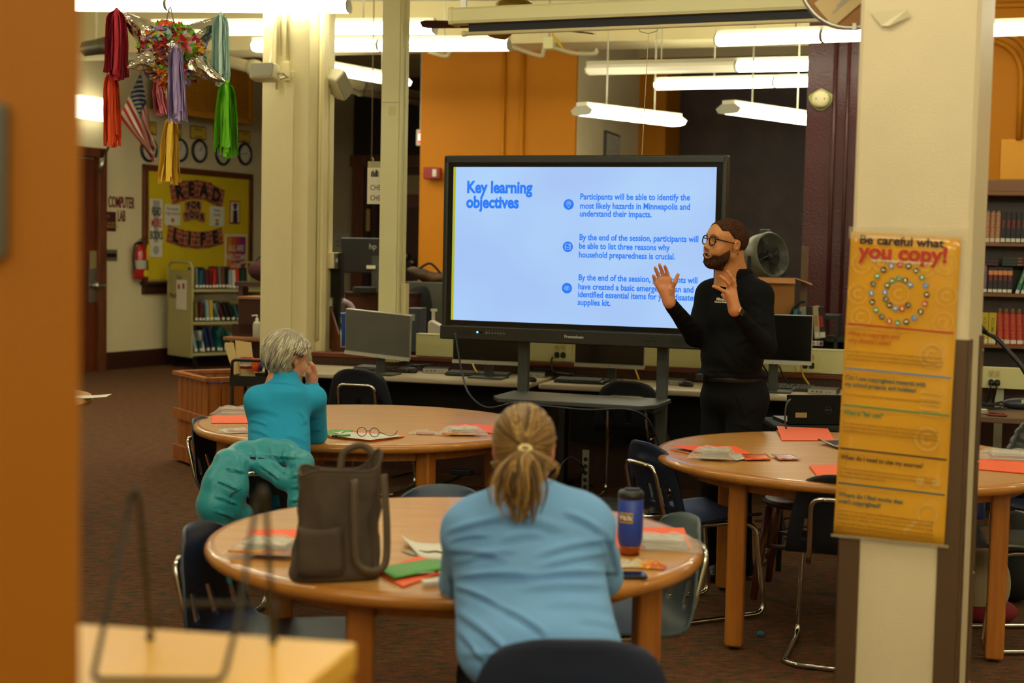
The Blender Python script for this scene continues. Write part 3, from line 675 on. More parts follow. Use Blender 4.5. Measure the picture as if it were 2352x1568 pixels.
m = MB(); m.box((cx, -.02, .085), (xb - xa + .15, .62, .045)); build('base_plate', m, M_STAND, t, bevel=.006)
m = MB(); m.box((cx, .14, 1.62), (xb - xa, .03, .12)); m.box((cx, .14, 1.35), (xb - xa, .03, .12)); build('mount_rail', m, M_STAND, t, bevel=.004)
def cable(label, pts, r=.005, m=M_BLACK, name='cable', k=8, cat='cable', group=None):
    b = MB(); b.tube(catmull(pts, k), r, 7); return build(name, b, m, smooth=True, base=True, label=label, cat=cat, group=group)
cable('black cable hanging from the display and looping over the stand shelf', [P(1046, 765, 8.65), P(1060, 850, 8.5), P(1078, 905, 8.3), P(1120, 936, 8.15), P(1185, 925, 8.05), P(1250, 932, 7.98), P(1350, 941, 7.9), P(1440, 940, 7.8), P(1485, 960, 7.8), P(1510, 1010, 7.82), P(1530, 1080, 7.8), P(1560, 1160, 7.6), P(1600, 1225, 7.4)], .006)
# ================================================================ people
M_SKIN = mat('skin', 'b87848', .5, attr='Col', bump=.06, bs=300, spec=.35)
M_HAIRC = mat('hair strands', '888888', .45, attr='Col', spec=.4)
def concat(parts):
    Vs, Fs, Cs = [], [], []; o = 0
    for V, F, C in parts: Vs.append(V); Fs.append(F + o); Cs.append(C); o += len(V)
    return np.concatenate(Vs), np.concatenate(Fs), np.concatenate(Cs)
def colr(V, c): return np.tile(np.array(lin(c)), (len(V), 1))
def blend(C, c, w): w = np.clip(w, 0, 1)[:, None]; return C * (1 - w) + np.array(lin(c)) * w
def xform(V, M): A = np.array(M); return V @ A[:3, :3].T + A[:3, 3]
def frame(o, x, y, z, s=1.0):
    return Matrix(((x.x * s, y.x * s, z.x * s, o.x), (x.y * s, y.y * s, z.y * s, o.y), (x.z * s, y.z * s, z.z * s, o.z), (0, 0, 0, 1)))
def look(o, fwd, pitch=0, roll=0, s=1.0):      # Y forward, X the person's right, Z up
    y = Vector(fwd).normalized(); x = y.cross(Vector((0, 0, 1))).normalized(); z = x.cross(y)
    m = Matrix((x, y, z)).transposed() @ Matrix.Rotation(pitch, 3, 'X') @ Matrix.Rotation(roll, 3, 'Y')
    c = [m.col[i] for i in range(3)]; return frame(Vector(o), *c, s)
def head_sdf(h=.0024, smile=True, off=0.0, male=True):
    s = SDF((-.10, -.135, -.20), (.10, .135, .145), h)
    s.ell((0, -.014, .036), (.074, .098, .087), .01); s.ell((0, .03, -.015), (.060, .066, .085), .03)
    s.ell((0, .04, .045), (.060, .052, .046), .03)
    for q in (-1, 1):
        s.cone((q * .053, .0, -.05), (q * .030, .062, -.092), .022, .018, .025)
        s.ell((q * .040, .062, -.024), (.024, .022, .020), .02)
        s.cone((q * .036, .080, .031), (q * .008, .086, .027), .009, .009, .014)
        s.ell((q * .031, .096, .012), (.017, .013, .0115), .008, sub=True)
        s.ell((q * .031, .075, .011), (.0145, .0125, .0115), .003)
        s.ell((q * .0125, .096, -.030), (.0085, .011, .0075), .006)
        s.ell((q * .038, .064, -.045), (.022, .020, .024), .02)
        # ear
        e = Matrix.Rotation(R(-q * 22), 3, 'Z') @ Matrix.Rotation(R(12), 3, 'X')
        s.ell((q * .077, -.010, .0), (.0065, .018, .031), .006, rot=e); s.ell((q * .082, -.016, .006), (.006, .020, .024), .004, rot=e)
        s.ell((q * .088, -.007, .003), (.007, .009, .017), .003, rot=e, sub=True)
    s.cone((0, .084, .022), (0, .104, -.020), .0075, .0095, .010); s.ell((0, .106, -.024), (.0115, .0115, .010), .007)
    s.ell((0, .083, -.055), (.030, .014, .024), .02)
    s.ell((0, .066, -.100), (.024, .020, .017), .02); s.cone((0, .02, -.075), (0, .05, -.098), .03, .022, .02)
    if smile:
        for q in (-1, 1): s.cone((0, .0965, -.0535), (q * .027, .083, -.046), .0048, .003, .004); s.cone((0, .092, -.0755), (q * .027, .082, -.053), .0062, .003, .004)
        s.ell((0, .095, -.0625), (.024, .014, .0085), .002, sub=True)
    else:
        for q in (-1, 1): s.cone((0, .096, -.055), (q * .022, .086, -.057), .005, .003, .004); s.cone((0, .093, -.064), (q * .020, .085, -.060), .006, .003, .004)
    s.cone((0, -.025, -.05), (0, -.045, -.20), .054 if male else .046, .060 if male else .05, .03)
    if off: s.g -= off
    return s
def head_colors(V, skin, lip, brow, male=True):
    x, y, z = V.T; C = colr(V, skin); n = fbm(V, 60, 3)
    C = C * (1 + .05 * n[:, None])
    C = blend(C, lip, np.exp(-((x / .024) ** 2 + ((z + .062) / .011) ** 2) ** 2) * (y > .082) * .8)
    C = blend(C, 'b06a50', np.exp(-(((np.abs(x) - .04) / .02) ** 2 + ((z + .022) / .018) ** 2)) * (y > .04) * .25)
    zb = .036 - 6 * (np.abs(x) - .028) ** 2 * 4
    C = blend(C, brow, np.exp(-((z - zb) / .0042) ** 2) * (np.abs(np.abs(x) - .03) < .021) * (y > .055) * .9)
    C = blend(C, '1c120c', np.exp(-((z - .0065 + 12 * (np.abs(x) - .031) ** 2) / .0016) ** 2) * (np.abs(np.abs(x) - .031) < .0125) * (y > .066) * .9)
    C = blend(C, '140a08', ((np.abs(x) < .02) & (y > .07) & (y < .0915) & (np.abs(z + .0615) < .0055)).astype(float))
    return C
def finger_mesh(s, pts, r0, r1, k=.006):
    n = len(pts); rs = [r0 + (r1 - r0) * i / (n - 1) for i in range(n)]
    s.chain(pts, rs, k)
def proj(V):
    A = np.array([list(cR), list(cU), list(cF)]); q = (V - np.array(C0)) @ A.T
    return 1176 + FP * q[:, 0] / q[:, 2], 784 - FP * q[:, 1] / q[:, 2]
def folds(V, F, lines, k=1.0):         # cloth creases laid along surveyed lines
    px, py = proj(V); N = np_normals(V, F); face = np.clip((N @ np.array(cF)) * -1, 0, 1); d = np.zeros(len(V))
    for x0, y0, x1, y1, w, a in lines:
        dx, dy = x1 - x0, y1 - y0; L = math.hypot(dx, dy); t = ((px - x0) * dx + (py - y0) * dy) / L / L; sd = ((px - x0) * -dy + (py - y0) * dx) / L
        sd = sd + math.copysign(1, a) * 5 * np.sin(t * 3.14) * (w / 8)
        env = np.clip(np.minimum(t, 1 - t) * 4 + .3, 0, 1) * ((t > -.08) & (t < 1.08)); e = env * face
        d += abs(a) * e * (np.exp(-(sd / w) ** 2) - .9 * np.exp(-((sd - w * 1.5) / w) ** 2))
    return V + N * (d * k)[:, None]
class Hair:
    def __init__(s): s.m = MB(); s.c = []
    def strand(s, pts, rad, col, n=5, flat=.6):
        k = len(s.m.v); s.m.tube(pts, rad, n, flat=flat); s.c += [lin(col) if isinstance(col, str) else col] * (len(s.m.v) - k)
    def out(s, name, m, parent, inv):
        o = build(name, MB().add([inv @ Vector(v) for v in s.m.v], s.m.f), m, parent, smooth=True)
        at_ = o.data.color_attributes.new('Col', 'FLOAT_COLOR', 'POINT'); c4 = np.ones((len(s.c), 4), np.float32); c4[:, :3] = np.array(s.c); at_.data.foreach_set('color', c4.ravel()); return o
# ---------------------------------------------------------------- the standing man
MO = P(1668, 1345, 6.95 * 1.035); MO.z = 0
byv = Vector((-.74, -.67, 0)).normalized(); rxv = byv.cross(Vector((0, 0, 1)))
def ml(px, py, d): return P(px, py, d * 1.035) - MO
def mw(x, y, z): return rxv * x + byv * y + Vector((0, 0, z))   # body frame -> offset from MO
HM = look(ml(1666, 562, 6.88), (-.90, -.44, 0), R(7), R(-4), 1.035)
hs = head_sdf(); NKC = ml(1692, 640, 6.93); nl_ = HM.inverted() @ NKC; hs.cone((0, -.036, -.03), nl_.lerp(Vector((0, -.036, -.03)), .12), .054, .060, .03); V, F = hs.mesh(); hc = head_colors(V, 'c08250', 'b0604c', '20130c'); x, y, z = V.T
hc = blend(hc, '4a2a18', np.exp(-((x / .026) ** 4 + ((z + .0425 + .22 * np.abs(x)) / .0045) ** 2)) * (y > .075) * .8)
hc = blend(hc, '5a3820', ((z < -.05 + np.maximum(0, .062 - y) * .72) & (y > .0) & (z > -.13)) * .35 * (np.sqrt((x / 1.75) ** 2 + (z + .058) ** 2) > .018))
# beard shading of the skin under the beard
head_part = (xform(V, HM), F, hc)
# hands
def man_hand(wrist, palm, fingers, thumb, r=.0088, pr=.02, elbow=None):
    allp = [wrist, *palm, *[p for f in fingers for p in f], *thumb, elbow]; a = np.array([tuple(p) for p in allp])
    s = SDF(a.min(0) - .04, a.max(0) + .04, .0024)
    s.cone(wrist.lerp(elbow, .75), wrist, .023, .0245, .01)
    mid = sum((f[0] for f in fingers), Vector()) / len(fingers)
    for f in fingers: s.cone(wrist, f[0], .021, .0145, .014)
    s.cone(wrist, palm[0], .024, pr, .014)
    for i, f in enumerate(fingers): finger_mesh(s, f, r * (1.12 if i < len(fingers) - 1 else 1.0), r * .80, .005)
    s.cone(wrist, thumb[0], .021, .016, .016); finger_mesh(s, thumb, .0125, .0088, .006)
    V, F = s.mesh(); V = relax(V, F, 1); return V, F, s
d1 = 6.70
rh_f = [[ml(1536.4, 641, d1), ml(1533, 629, d1 - .004), ml(1530, 619, d1 - .012), ml(1527, 611, d1 - .022)],
        [ml(1526, 639, d1 + .004), ml(1521, 625, d1), ml(1517.5, 615, d1 - .008), ml(1514.8, 607.5, d1 - .018)],
        [ml(1516, 642, d1 + .008), ml(1511, 630, d1 + .004), ml(1507.5, 621, d1 - .004), ml(1504.5, 614.5, d1 - .012)],
        [ml(1508.5, 650, d1 + .012), ml(1505, 643, d1 + .010), ml(1502.5, 637.5, d1 + .004), ml(1500.5, 633, d1)]]
rh_w = ml(1537, 694, d1 + .01)
V1, F1, _ = man_hand(rh_w, [ml(1524, 664, d1 + .006)], rh_f, [ml(1543, 664, d1 - .012), ml(1550, 648, d1 - .03), ml(1557, 631, d1 - .035)], elbow=ml(1556, 718, d1 + .09))
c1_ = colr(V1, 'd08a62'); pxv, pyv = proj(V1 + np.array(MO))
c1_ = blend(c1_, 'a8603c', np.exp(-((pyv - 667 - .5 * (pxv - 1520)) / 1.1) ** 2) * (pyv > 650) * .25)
d2 = 6.46
lh_w = ml(1688, 712, d2 + .01)
lh_f = [[ml(1671, 675, d2 + .0), ml(1662, 668.5, d2 - .01), ml(1650, 661.5, d2 - .012), ml(1638.5, 657.5, d2 - .008)],
        [ml(1674, 666, d2 + .015), ml(1673.5, 652, d2 + .0), ml(1664, 642, d2 - .008), ml(1654.5, 634.5, d2 - .006)],
        [ml(1681, 664, d2 + .028), ml(1683, 646, d2 + .012), ml(1678, 634, d2 + .004), ml(1671, 623.5, d2 + .002)],
        [ml(1686, 668, d2 + .038), ml(1688, 657, d2 + .03), ml(1687, 647, d2 + .03), ml(1684, 640, d2 + .034)]]
V2, F2, _ = man_hand(lh_w, [ml(1679, 680, d2 + .012)], lh_f, [ml(1676, 692, d2 + .04), ml(1667, 684, d2 + .055), ml(1660, 677, d2 + .06)], elbow=ml(1712, 738, d2 + .06))
c2_ = colr(V2, 'c88658')
# hidden body core, one continuous skin under the clothes
core = SDF((-.55, -.45, -.02), (.55, .45, 1.62), .014)
def shj(side): return ml(1631, 678, 7.05) if side > 0 else ml(1743, 680, 6.80)
RE, LE = ml(1597, 772, 6.98), ml(1758, 797, 6.68)
core.ell(mw(0, -.02, 1.26), (.12, .09, .16), .05).ell(mw(0, 0, 1.05), (.11, .09, .15), .05).ell(mw(0, -.01, .93), (.11, .09, .08), .05)
NKC = ml(1692, 640, 6.93); core.cone(mw(0, -.03, 1.38), NKC, .05, .045, .03); core.cone(NKC, ml(1680, 605, 6.92), .044, .036, .02)
for s_, e_, w_ in ((shj(1), RE, rh_w), (shj(-1), LE, lh_w)): core.cone(mw(0, -.02, 1.40), s_, .05, .04, .04); core.chain([s_, e_, w_], [.034, .026, .016], .02)
KN = {1: ml(1640, 1105, 6.98), -1: ml(1694, 1110, 6.84)}; AN = {1: ml(1630, 1276, 7.05), -1: ml(1700, 1292, 6.82)}
HP = {1: mw(.085, -.01, .88), -1: mw(-.085, -.01, .88)}
for q in (1, -1): core.chain([HP[q], KN[q], AN[q]], [.065, .042, .03], .03); core.cone(AN[q], AN[q] + byv * .14 - Vector((0, 0, .045)), .028, .022, .02)
Vc, Fc = core.mesh()
V, F, C = concat([head_part, (V1, F1, c1_), (V2, F2, c2_), (Vc, Fc, colr(Vc, 'b87848'))])
man = np_obj('person', V, F, M_SKIN, color=C, loc=MO, label='standing man in black polo and glasses gesturing with both hands raised', cat='person')
# beard, hair
M_BEARD = mat('short dark brown hair', '563722', .9, c2='321e14', vs=90, bump=.7, bs=420, spec=.15)
bs_ = head_sdf(off=.0036)
def beardclip(X, Y, Zz):
    line = -.058 + np.maximum(0, (.062 - Y)) * .72
    d = np.maximum(Zz - line, .012 - Y); d = np.maximum(d, -(Zz + .125))
    mouth = .021 - np.sqrt((X / 1.75) ** 2 + ((Zz + .058)) ** 2)
    d = np.maximum(d, np.where(Y > .05, mouth, -1)); return d
bs_.clip(beardclip, .004); Vb, Fb = bs_.mesh()
keep = None
Vb = Vb + np_normals(Vb, Fb) * (.0016 * fbm(Vb, 330, 5, 2))[:, None]
np_obj('beard', Vb, Fb, M_BEARD, man, M=HM)
ms = SDF((-.10, -.02, -.2), (.10, .135, .05), .0024); ms.g = head_sdf(off=.003).g[:ms.n[0], -ms.n[1]:, :ms.n[2]] if False else ms.g
hr = head_sdf(off=.0048)
def hairclip(X, Y, Zz):
    front = .052 + .30 * np.maximum(0, Y - .03) + .25 * (np.abs(X) / .07) ** 2 * np.maximum(0, .04 - Y) * 0
    side = np.where(Y > .038, .064 - (Y - .038) * .1, np.where(Y > .0, .03 + (Y) * .9, np.where(Y > -.03, .012, -.045)))
    d = np.maximum(side - Zz, Y - .074 + .35 * np.maximum(0, np.abs(X) - .035)); d = np.maximum(d, (Zz < -.06) * 1.0 - .5)
    ear = .030 - np.sqrt((Y + .010) ** 2 + (Zz - .0) ** 2 * .8); d = np.maximum(d, np.where(np.abs(X) > .05, ear, -1)); return d
hr.clip(hairclip, .005); Vh, Fh = hr.mesh(); Vh = relax(Vh, Fh, 1); Vh = Vh + np_normals(Vh, Fh) * (.0008 * fbm(Vh, 500, 8, 2))[:, None]
np_obj('hair', Vh, Fh, M_BEARD, man, M=HM)
m = MB(); m.grid(lambda u, v: (-.017 + .034 * u, .089 - 14 * (u - .5) ** 2 * .0022 * 4, -.0625 + .0065 * v), 8, 1); o = build('teeth', MB().add([HM @ Vector(v) for v in m.v], m.f), mat('teeth', 'e8dcc8', .3), man, smooth=True)
# eyeglasses
m = MB()
for q in (-1, 1):
    ring = [HM @ Vector((q * (.032 + .0235 * math.cos(a)), .101 - .10 * abs(.0235 * math.cos(a) * q + .0) - .06 * abs(q * .032 + q * .0235 * math.cos(a)), .008 + (.0205 if math.sin(a) > 0 else .022) * math.copysign(abs(math.sin(a)) ** .85, math.sin(a)))) for a in np.linspace(0, 2 * math.pi, 25)[:-1]]
    m.tube(ring, .0030, 6, loop=True)
    m.tube([HM @ Vector(p) for p in ((q * .0555, .095, .018), (q * .066, .085, .017), (q * .076, .04, .014), (q * .081, -.006, .012))], [.0026, .003, .0026, .002], 6)
m.tube([HM @ Vector(p) for p in ((-.009, .101, .014), (0, .104, .017), (.009, .101, .014))], .0018, 6)
gl = build('eyeglasses', m, mat('matte black acetate', '060606', .5, spec=.2), man, smooth=True)
m = MB()
for q in (-1, 1): m.rings([[HM @ Vector((q * .032 + .022 * math.cos(a), .0975 + k, .008 + .0205 * math.sin(a))) for a in np.linspace(0, 2 * math.pi, 21)[:-1]] for k in (0, .0006)])
build('lens', m, mat('clear lens', 'ffffff', .03, trans=1.0, spec=.5, alpha=.08), gl)
m = MB(); m.ell(HM @ Vector((-.0845, .001, -.027)), (.0028, .0028, .0028), 10, 6); build('earring', m, mat('gold stud', 'd8b060', .2, metal=1), man, smooth=True)
# shirt
sh = SDF((-.62, -.62, .93), (.62, .62, 1.56), .0062)
sh.ell(mw(0, -.03, 1.285), (.150, .150, .20), .05)
for q in (-1, 1): sh.ell(mw(q * .075, -.02, 1.29), (.105, .125, .175), .05); sh.ell(mw(q * .06, .01, 1.10), (.11, .142, .13), .05)
sh.ell(mw(0, .03, 1.09), (.12, .145, .12), .05)
sh.ell(mw(0, .0, 1.005), (.175, .160, .05), .03)
for s_ in (shj(1), shj(-1)): sh.cone(mw(0, -.03, 1.455), s_ + Vector((0, 0, .0)), .062, .060, .05); sh.cone(ml(1696, 648, 6.95), s_ + Vector((0, 0, .012)), .058, .052, .05)
for s_, e_, w_ in ((shj(1), RE, rh_w + (RE - rh_w) * .06), (shj(-1), LE, lh_w + (LE - lh_w) * .06)):
    sh.cone(s_, e_, .066, .053, .035); m_ = e_ + (w_ - e_) * .9; sh.cone(e_, m_, .052, .034, .02); sh.cone(m_, w_, .0335, .0335, .006)
sh.cone(ml(1692, 652, 6.93), ml(1690, 636, 6.93), .085, .066, .03); sh.cone(ml(1691, 648, 6.93), ml(1682, 600, 6.92), .055, .06, .01, sub=True)
Vs, Fs = sh.mesh(); Vs = relax(Vs, Fs, 1)
Vw = Vs + np.array(MO)
L_ = []
for a in ((1590, 700, 1625, 760, 5, .004), (1640, 760, 1700, 840, 8, .004), (1600, 800, 1690, 850, 8, .004), (1585, 835, 1660, 862, 6, .005), (1700, 815, 1745, 855, 7, .005), (1690, 790, 1745, 770, 6, .005), (1700, 760, 1770, 740, 6, .004),
          (1725, 690, 1775, 720, 6, .003), (1545, 710, 1572, 702, 4, .004), (1552, 726, 1582, 714, 4, .004), (1560, 742, 1592, 728, 4, .004), (1568, 758, 1600, 742, 4, .004), (1700, 740, 1722, 722, 4, .004), (1715, 758, 1745, 735, 5, .004), (1665, 700, 1690, 800, 9, .003), (1650, 740, 1640, 850, 9, .003), (1715, 664, 1690, 720, 6, .003), (1600, 850, 1735, 858, 4, .004)): L_.append(a)
Vw = folds(Vw, Fs, L_); N_ = np_normals(Vw, Fs); Vs = Vw - np.array(MO) + N_ * (.0022 * fbm(Vs * np.array([1, 1, 1.6]), 16, 11, 2))[:, None]
M_SHIRT = mat('black knit cotton', '101113', .9, bump=.2, bs=500, spec=.12)
shirt = np_obj('shirt', Vs, Fs, M_SHIRT, man)
# collar: folded band open at the front
def collar(par, M_, m_, rad, z0, open_, h, name='collar'):
    g = MB(); n = 40
    def fn(u, v):
        a = R(-90 + open_) + (2 * math.pi - 2 * R(open_)) * u; a = a + math.pi / 2 + math.pi / 2     # starts at the front
        fr = max(0, math.cos(a - math.pi / 2)); fr = abs(2 * u - 1) ** 3
        rr = rad * (1 + .10 * math.sin(v * 3.14) * 1) + (.016 + .012 * fr) * max(0, v - .35); zz = z0 + .022 * min(1, v / .35) - h * (1 + .75 * fr) * max(0, v - .35) - .028 * fr
        return M_ @ Vector((rr * 1.05 * math.cos(a + math.pi), rr * 1.12 * math.sin(a + math.pi) + .02 * fr * max(0, v - .35), zz))
    g.grid(fn, n, 8); o = build(name, g, m_, par, smooth=True); s = o.modifiers.new('t', 'SOLIDIFY'); s.thickness = .003; return o
BFm = frame(Vector((0, 0, 0)), rxv, byv, Vector((0, 0, 1)))
nk_ = ml(1692, 630, 6.93); collar(man, frame(nk_ + Vector((0, 0, .012)), rxv, byv, Vector((0, 0, 1))) @ Matrix.Rotation(R(-8), 4, 'X'), M_SHIRT, .064, .0, 24, .07)
def hit_on(o, px, py, off=.002):
    bpy.context.view_layer.update(); r_ = ray(px, py).normalized(); Mi = o.matrix_world.inverted(); a = Mi @ C0; d = (Mi.to_3x3() @ r_).normalized()
    ok, q, n, _ = o.ray_cast(a, d); return (q + n * off, n) if ok else (a + d, -d)
q, n = hit_on(shirt, 1652, 692); n.normalize()
ex = Vector((0, 0, 1)).cross(n).normalized(); rotM = Matrix((ex, n.cross(ex), n)).transposed().to_euler()
M_WPRINT = mat('white embroidery', 'd8d4c4', .7)
q1, _ = hit_on(shirt, 1646, 687); text('Minneapolis', .021, M_WPRINT, shirt, q1, rotM, bold=.0007)
q1, _ = hit_on(shirt, 1642, 693); text('Emergency Management', .010, M_WPRINT, shirt, q1, rotM, bold=.0004)
m = MB(); pts = [hit_on(shirt, x, y, .001)[0] for x, y in ((1655, 655), (1645, 672), (1633, 688), (1622, 705))]; m.tube(pts, .0016, 5); build('placket_seam', m, M_BLACKM, shirt)
# trousers, belt, shoes
M_TROU = mat('black trouser cloth', '111214', .85, bump=.15, bs=400, spec=.12)
tr = SDF((-.42, -.42, .02), (.42, .42, 1.06), .0075)
tr.ell(mw(0, -.005, .985), (.155, .155, .05), .03); tr.ell(mw(0, -.02, .90), (.165, .160, .12), .05)
for q in (1, -1):
    tr.ell(mw(q * .07, -.03, .87), (.10, .135, .12), .05); tr.chain([HP[q], KN[q], AN[q] - Vector((0, 0, .01))], [.098, .068, .062], .03)
    tr.cone(AN[q], AN[q] - Vector((0, 0, .03)), .062, .064, .01)
Vt, Ft = tr.mesh(); Vt = relax(Vt, Ft, 1); Vw = Vt + np.array(MO)
Vw = folds(Vw, Ft, [(1690, 905, 1712, 960, 4, .004), (1712, 960, 1735, 940, 5, .004), (1695, 975, 1735, 990, 5, .004), (1600, 905, 1590, 980, 7, .004), (1640, 900, 1650, 990, 7, .003)])
Vt = Vw - np.array(MO) + np_normals(Vw, Ft) * (.003 * fbm(Vt * np.array([1, 1, 2]), 12, 31, 2))[:, None]
np_obj('trousers', Vt, Ft, M_TROU, man)
m = MB(); m.rings([[mw(.157 * math.cos(a), .157 * math.sin(a) - .003, z) for a in np.linspace(0, 2 * math.pi, 41)[:-1]] for z in (.975, 1.012)], cap=False)
bt = build('belt', m, mat('black leather', '0c0c0c', .6), man, smooth=True); bt.modifiers.new('t', 'SOLIDIFY').thickness = -.006
m = MB(); m.box(mw(.06, .163, .993), (.05, .05, .034), Matrix.Rotation(math.atan2(rxv.y, rxv.x), 3, 'Z')); build('buckle', m, M_BLACK, bt, bevel=.004)
for q in (1, -1):
    s = SDF((-.45, -.45, -.01), (.45, .45, .2), .006); a = AN[q]; yv = (byv * .9 + Vector((-.43, .1, 0)) * .5).normalized(); h0 = Vector((a.x, a.y, 0))
    s.cone(h0 + Vector((0, 0, .05)) - yv * .05, h0 + Vector((0, 0, .045)) + yv * .15, .045, .04, .01); s.cone(h0 + Vector((0, 0, .06)), h0 + Vector((0, 0, .13)), .045, .05, .02); s.ell(h0 + yv * .17 + Vector((0, 0, .04)), (.05, .05, .035), .02)
    s.clip(lambda X, Y, Zz: -(Zz - .004), .002); Vq, Fq = s.mesh(); sh_ = np_obj('shoe', Vq, Fq, mat('black shoe leather', '151412', .35), man)
    m = MB()
    for i in range(4):
        c = h0 + yv * (.05 + .025 * i) + Vector((0, 0, .095 - .009 * i)); sd = Vector((-yv.y, yv.x, 0)); m.tube([c - sd * .03 - Vector((0, 0, .012)), c + Vector((0, 0, .003)), c + sd * .03 - Vector((0, 0, .012))], .0025, 5)
    build('lace', m, M_BLACKM, sh_)['kind'] = 'stuff'
# watch
wd = (LE - lh_w).normalized(); wc = lh_w + wd * .006
s = MB(); xx = wd.cross(Vector((0, 0, 1))).normalized(); yy = wd.cross(xx)
s.rings([[wc + wd * k + (xx * math.cos(a) + yy * math.sin(a)) * .0295 for a in np.linspace(0, 2 * math.pi, 25)[:-1]] for k in (-.010, .010)], cap=False)
wt = build('wristwatch', s, M_BLACK, man, smooth=True); wt.modifiers.new('t', 'SOLIDIFY').thickness = .004
cv = (cF * -1); cv = (cv + cR * .75 - wd * (cv + cR * .75).dot(wd)).normalized(); bxm = Matrix((wd, cv.cross(wd), cv)).transposed()
s = MB(); s.box(wc + cv * .0325, (.034, .03, .010), bxm); wf = build('watch_case', s, mat('gold watch case', 'a88a6a', .25, metal=1), wt, bevel=.004)
s = MB(); s.box(wc + cv * .0382, (.028, .025, .002), bxm); build('watch_face', s, M_GLOSS, wt)
# ---------------------------------------------------------------- the woman with the ponytail
FO = P(1235, 1568, 3.25); FO.z = 0; FOn = np.array(FO)
def fl(px, py, d): return P(px, py, d) - FO
FH = look(fl(1203, 1035, 3.44), (.05, 1, 0), R(-12), R(0), .86)
V, F = head_sdf(.003, smile=False, male=False).mesh(); C = head_colors(V, 'd89a7c', 'b87060', '8a6a44'); x, y, z = V.T
C = blend(C, 'd88068', (np.abs(x) > .072) * (z < .04) * .6)
Fhead = (xform(V, FH), F, C)
core = SDF((-.45, -.35, 0), (.45, 1.0, 1.2), .014)
def W3(px, py, d): return fl(px, py, d)
core.cone(W3(1203, 1100, 3.43), W3(1205, 1190, 3.40), .047, .06, .03); core.ell(W3(1215, 1270, 3.40), (.11, .06, .12), .04); core.ell(W3(1240, 1450, 3.28), (.10, .05, .14), .04)
fsl, fsr = W3(1082, 1228, 3.42), W3(1345, 1215, 3.42); fel, fer = W3(1062, 1332, 3.57), W3(1378, 1322, 3.57); fwl, fwr = W3(1130, 1300, 3.82), W3(1300, 1300, 3.82)
for q in (fwl, fwr): q.z = .785
for s_, e_, w_ in ((fsl, fel, fwl), (fsr, fer, fwr)):
    core.cone(W3(1210, 1210, 3.41), s_, .05, .045, .03); core.chain([s_, e_, w_], [.042, .036, .024], .02)
    h_ = w_ + (w_ - e_).normalized() * .09
    core.cone(w_, h_, .024, .03, .015)
for q in (-1, 1):
    hp = Vector((q * .09 + .01, .0, .50)); kn = Vector((q * .12, .42, .50)); ak = Vector((q * .13, .38, .09)); core.chain([hp, kn, ak], [.055, .045, .03], .03); core.cone(ak, ak + Vector((0, .16, -.05)), .03, .025, .02)
Vc, Fc = core.mesh(); parts = [Fhead, (Vc, Fc, colr(Vc, 'd89a7c'))]
# hands resting on the table, with fingers
def rest_hand(w, dirv, side, z, h=.003, s_=1.0):
    y = Vector(dirv).normalized(); x = Vector((y.y, -y.x, 0)) * side; up = Vector((0, 0, 1))
    P_ = lambda a, b, c: w + x * a * s_ + y * b * s_ + up * c * s_
    s = SDF(np.array(w) - .03 - .2, np.array(w) + .03 + .2, h)
    s.cone(w - y * .05, w, .028, .024, .01)
    for i, (a, L) in enumerate(((-.03, .062), (-.01, .072), (.011, .068), (.031, .052))):
        s.cone(w, P_(a, .085, .0), .02, .014, .012); s.chain([P_(a, .085, .0), P_(a * 1.2, .085 + L * .5, .006), P_(a * 1.25, .085 + L * .9, -.006)], [.0105, .0095, .0075], .005)
    s.chain([P_(-.018, .02, 0), P_(-.05, .055, -.003), P_(-.055, .09, -.006)], [.016, .012, .009], .008)
    return s.mesh()
for w_, e_, sd in ((fwl, fel, 1), (fwr, fer, -1)):
    V1, F1 = rest_hand(w_, ((w_ - e_).x, (w_ - e_).y, 0), sd, 0); parts.append((V1, F1, colr(V1, 'd89a7c')))
V, F, C = concat(parts)
fw = np_obj('person', V, F, M_SKIN, color=C, loc=FO, label='woman seen from behind with a blond ponytail and light blue shirt at nearest table', cat='person')
sh = SDF((-.40, -.30, .44), (.40, .50, 1.12), .0055)
sh.cone(W3(1100, 1212, 3.42), W3(1325, 1200, 3.42), .072, .072, .05)
sh.ell(W3(1212, 1290, 3.40), (.175, .125, .20), .06); sh.ell(W3(1225, 1400, 3.34), (.180, .135, .16), .06); sh.ell(W3(1240, 1490, 3.25), (.190, .155, .13), .06)
sh.cone(W3(1205, 1150, 3.42), W3(1205, 1190, 3.42), .062, .10, .04)
for s_, e_, w_ in ((fsl, fel, fwl), (fsr, fer, fwr)):
    sh.cone(s_, e_, .068, .056, .045); sh.cone(e_, e_ + (w_ - e_) * .75, .053, .040, .02)
sh.cone(W3(1204, 1095, 3.44), W3(1204, 1150, 3.44), .052, .050, .012, sub=True)
Vs, Fs = sh.mesh(); Vs = relax(Vs, Fs, 1); Vw = Vs + FOn
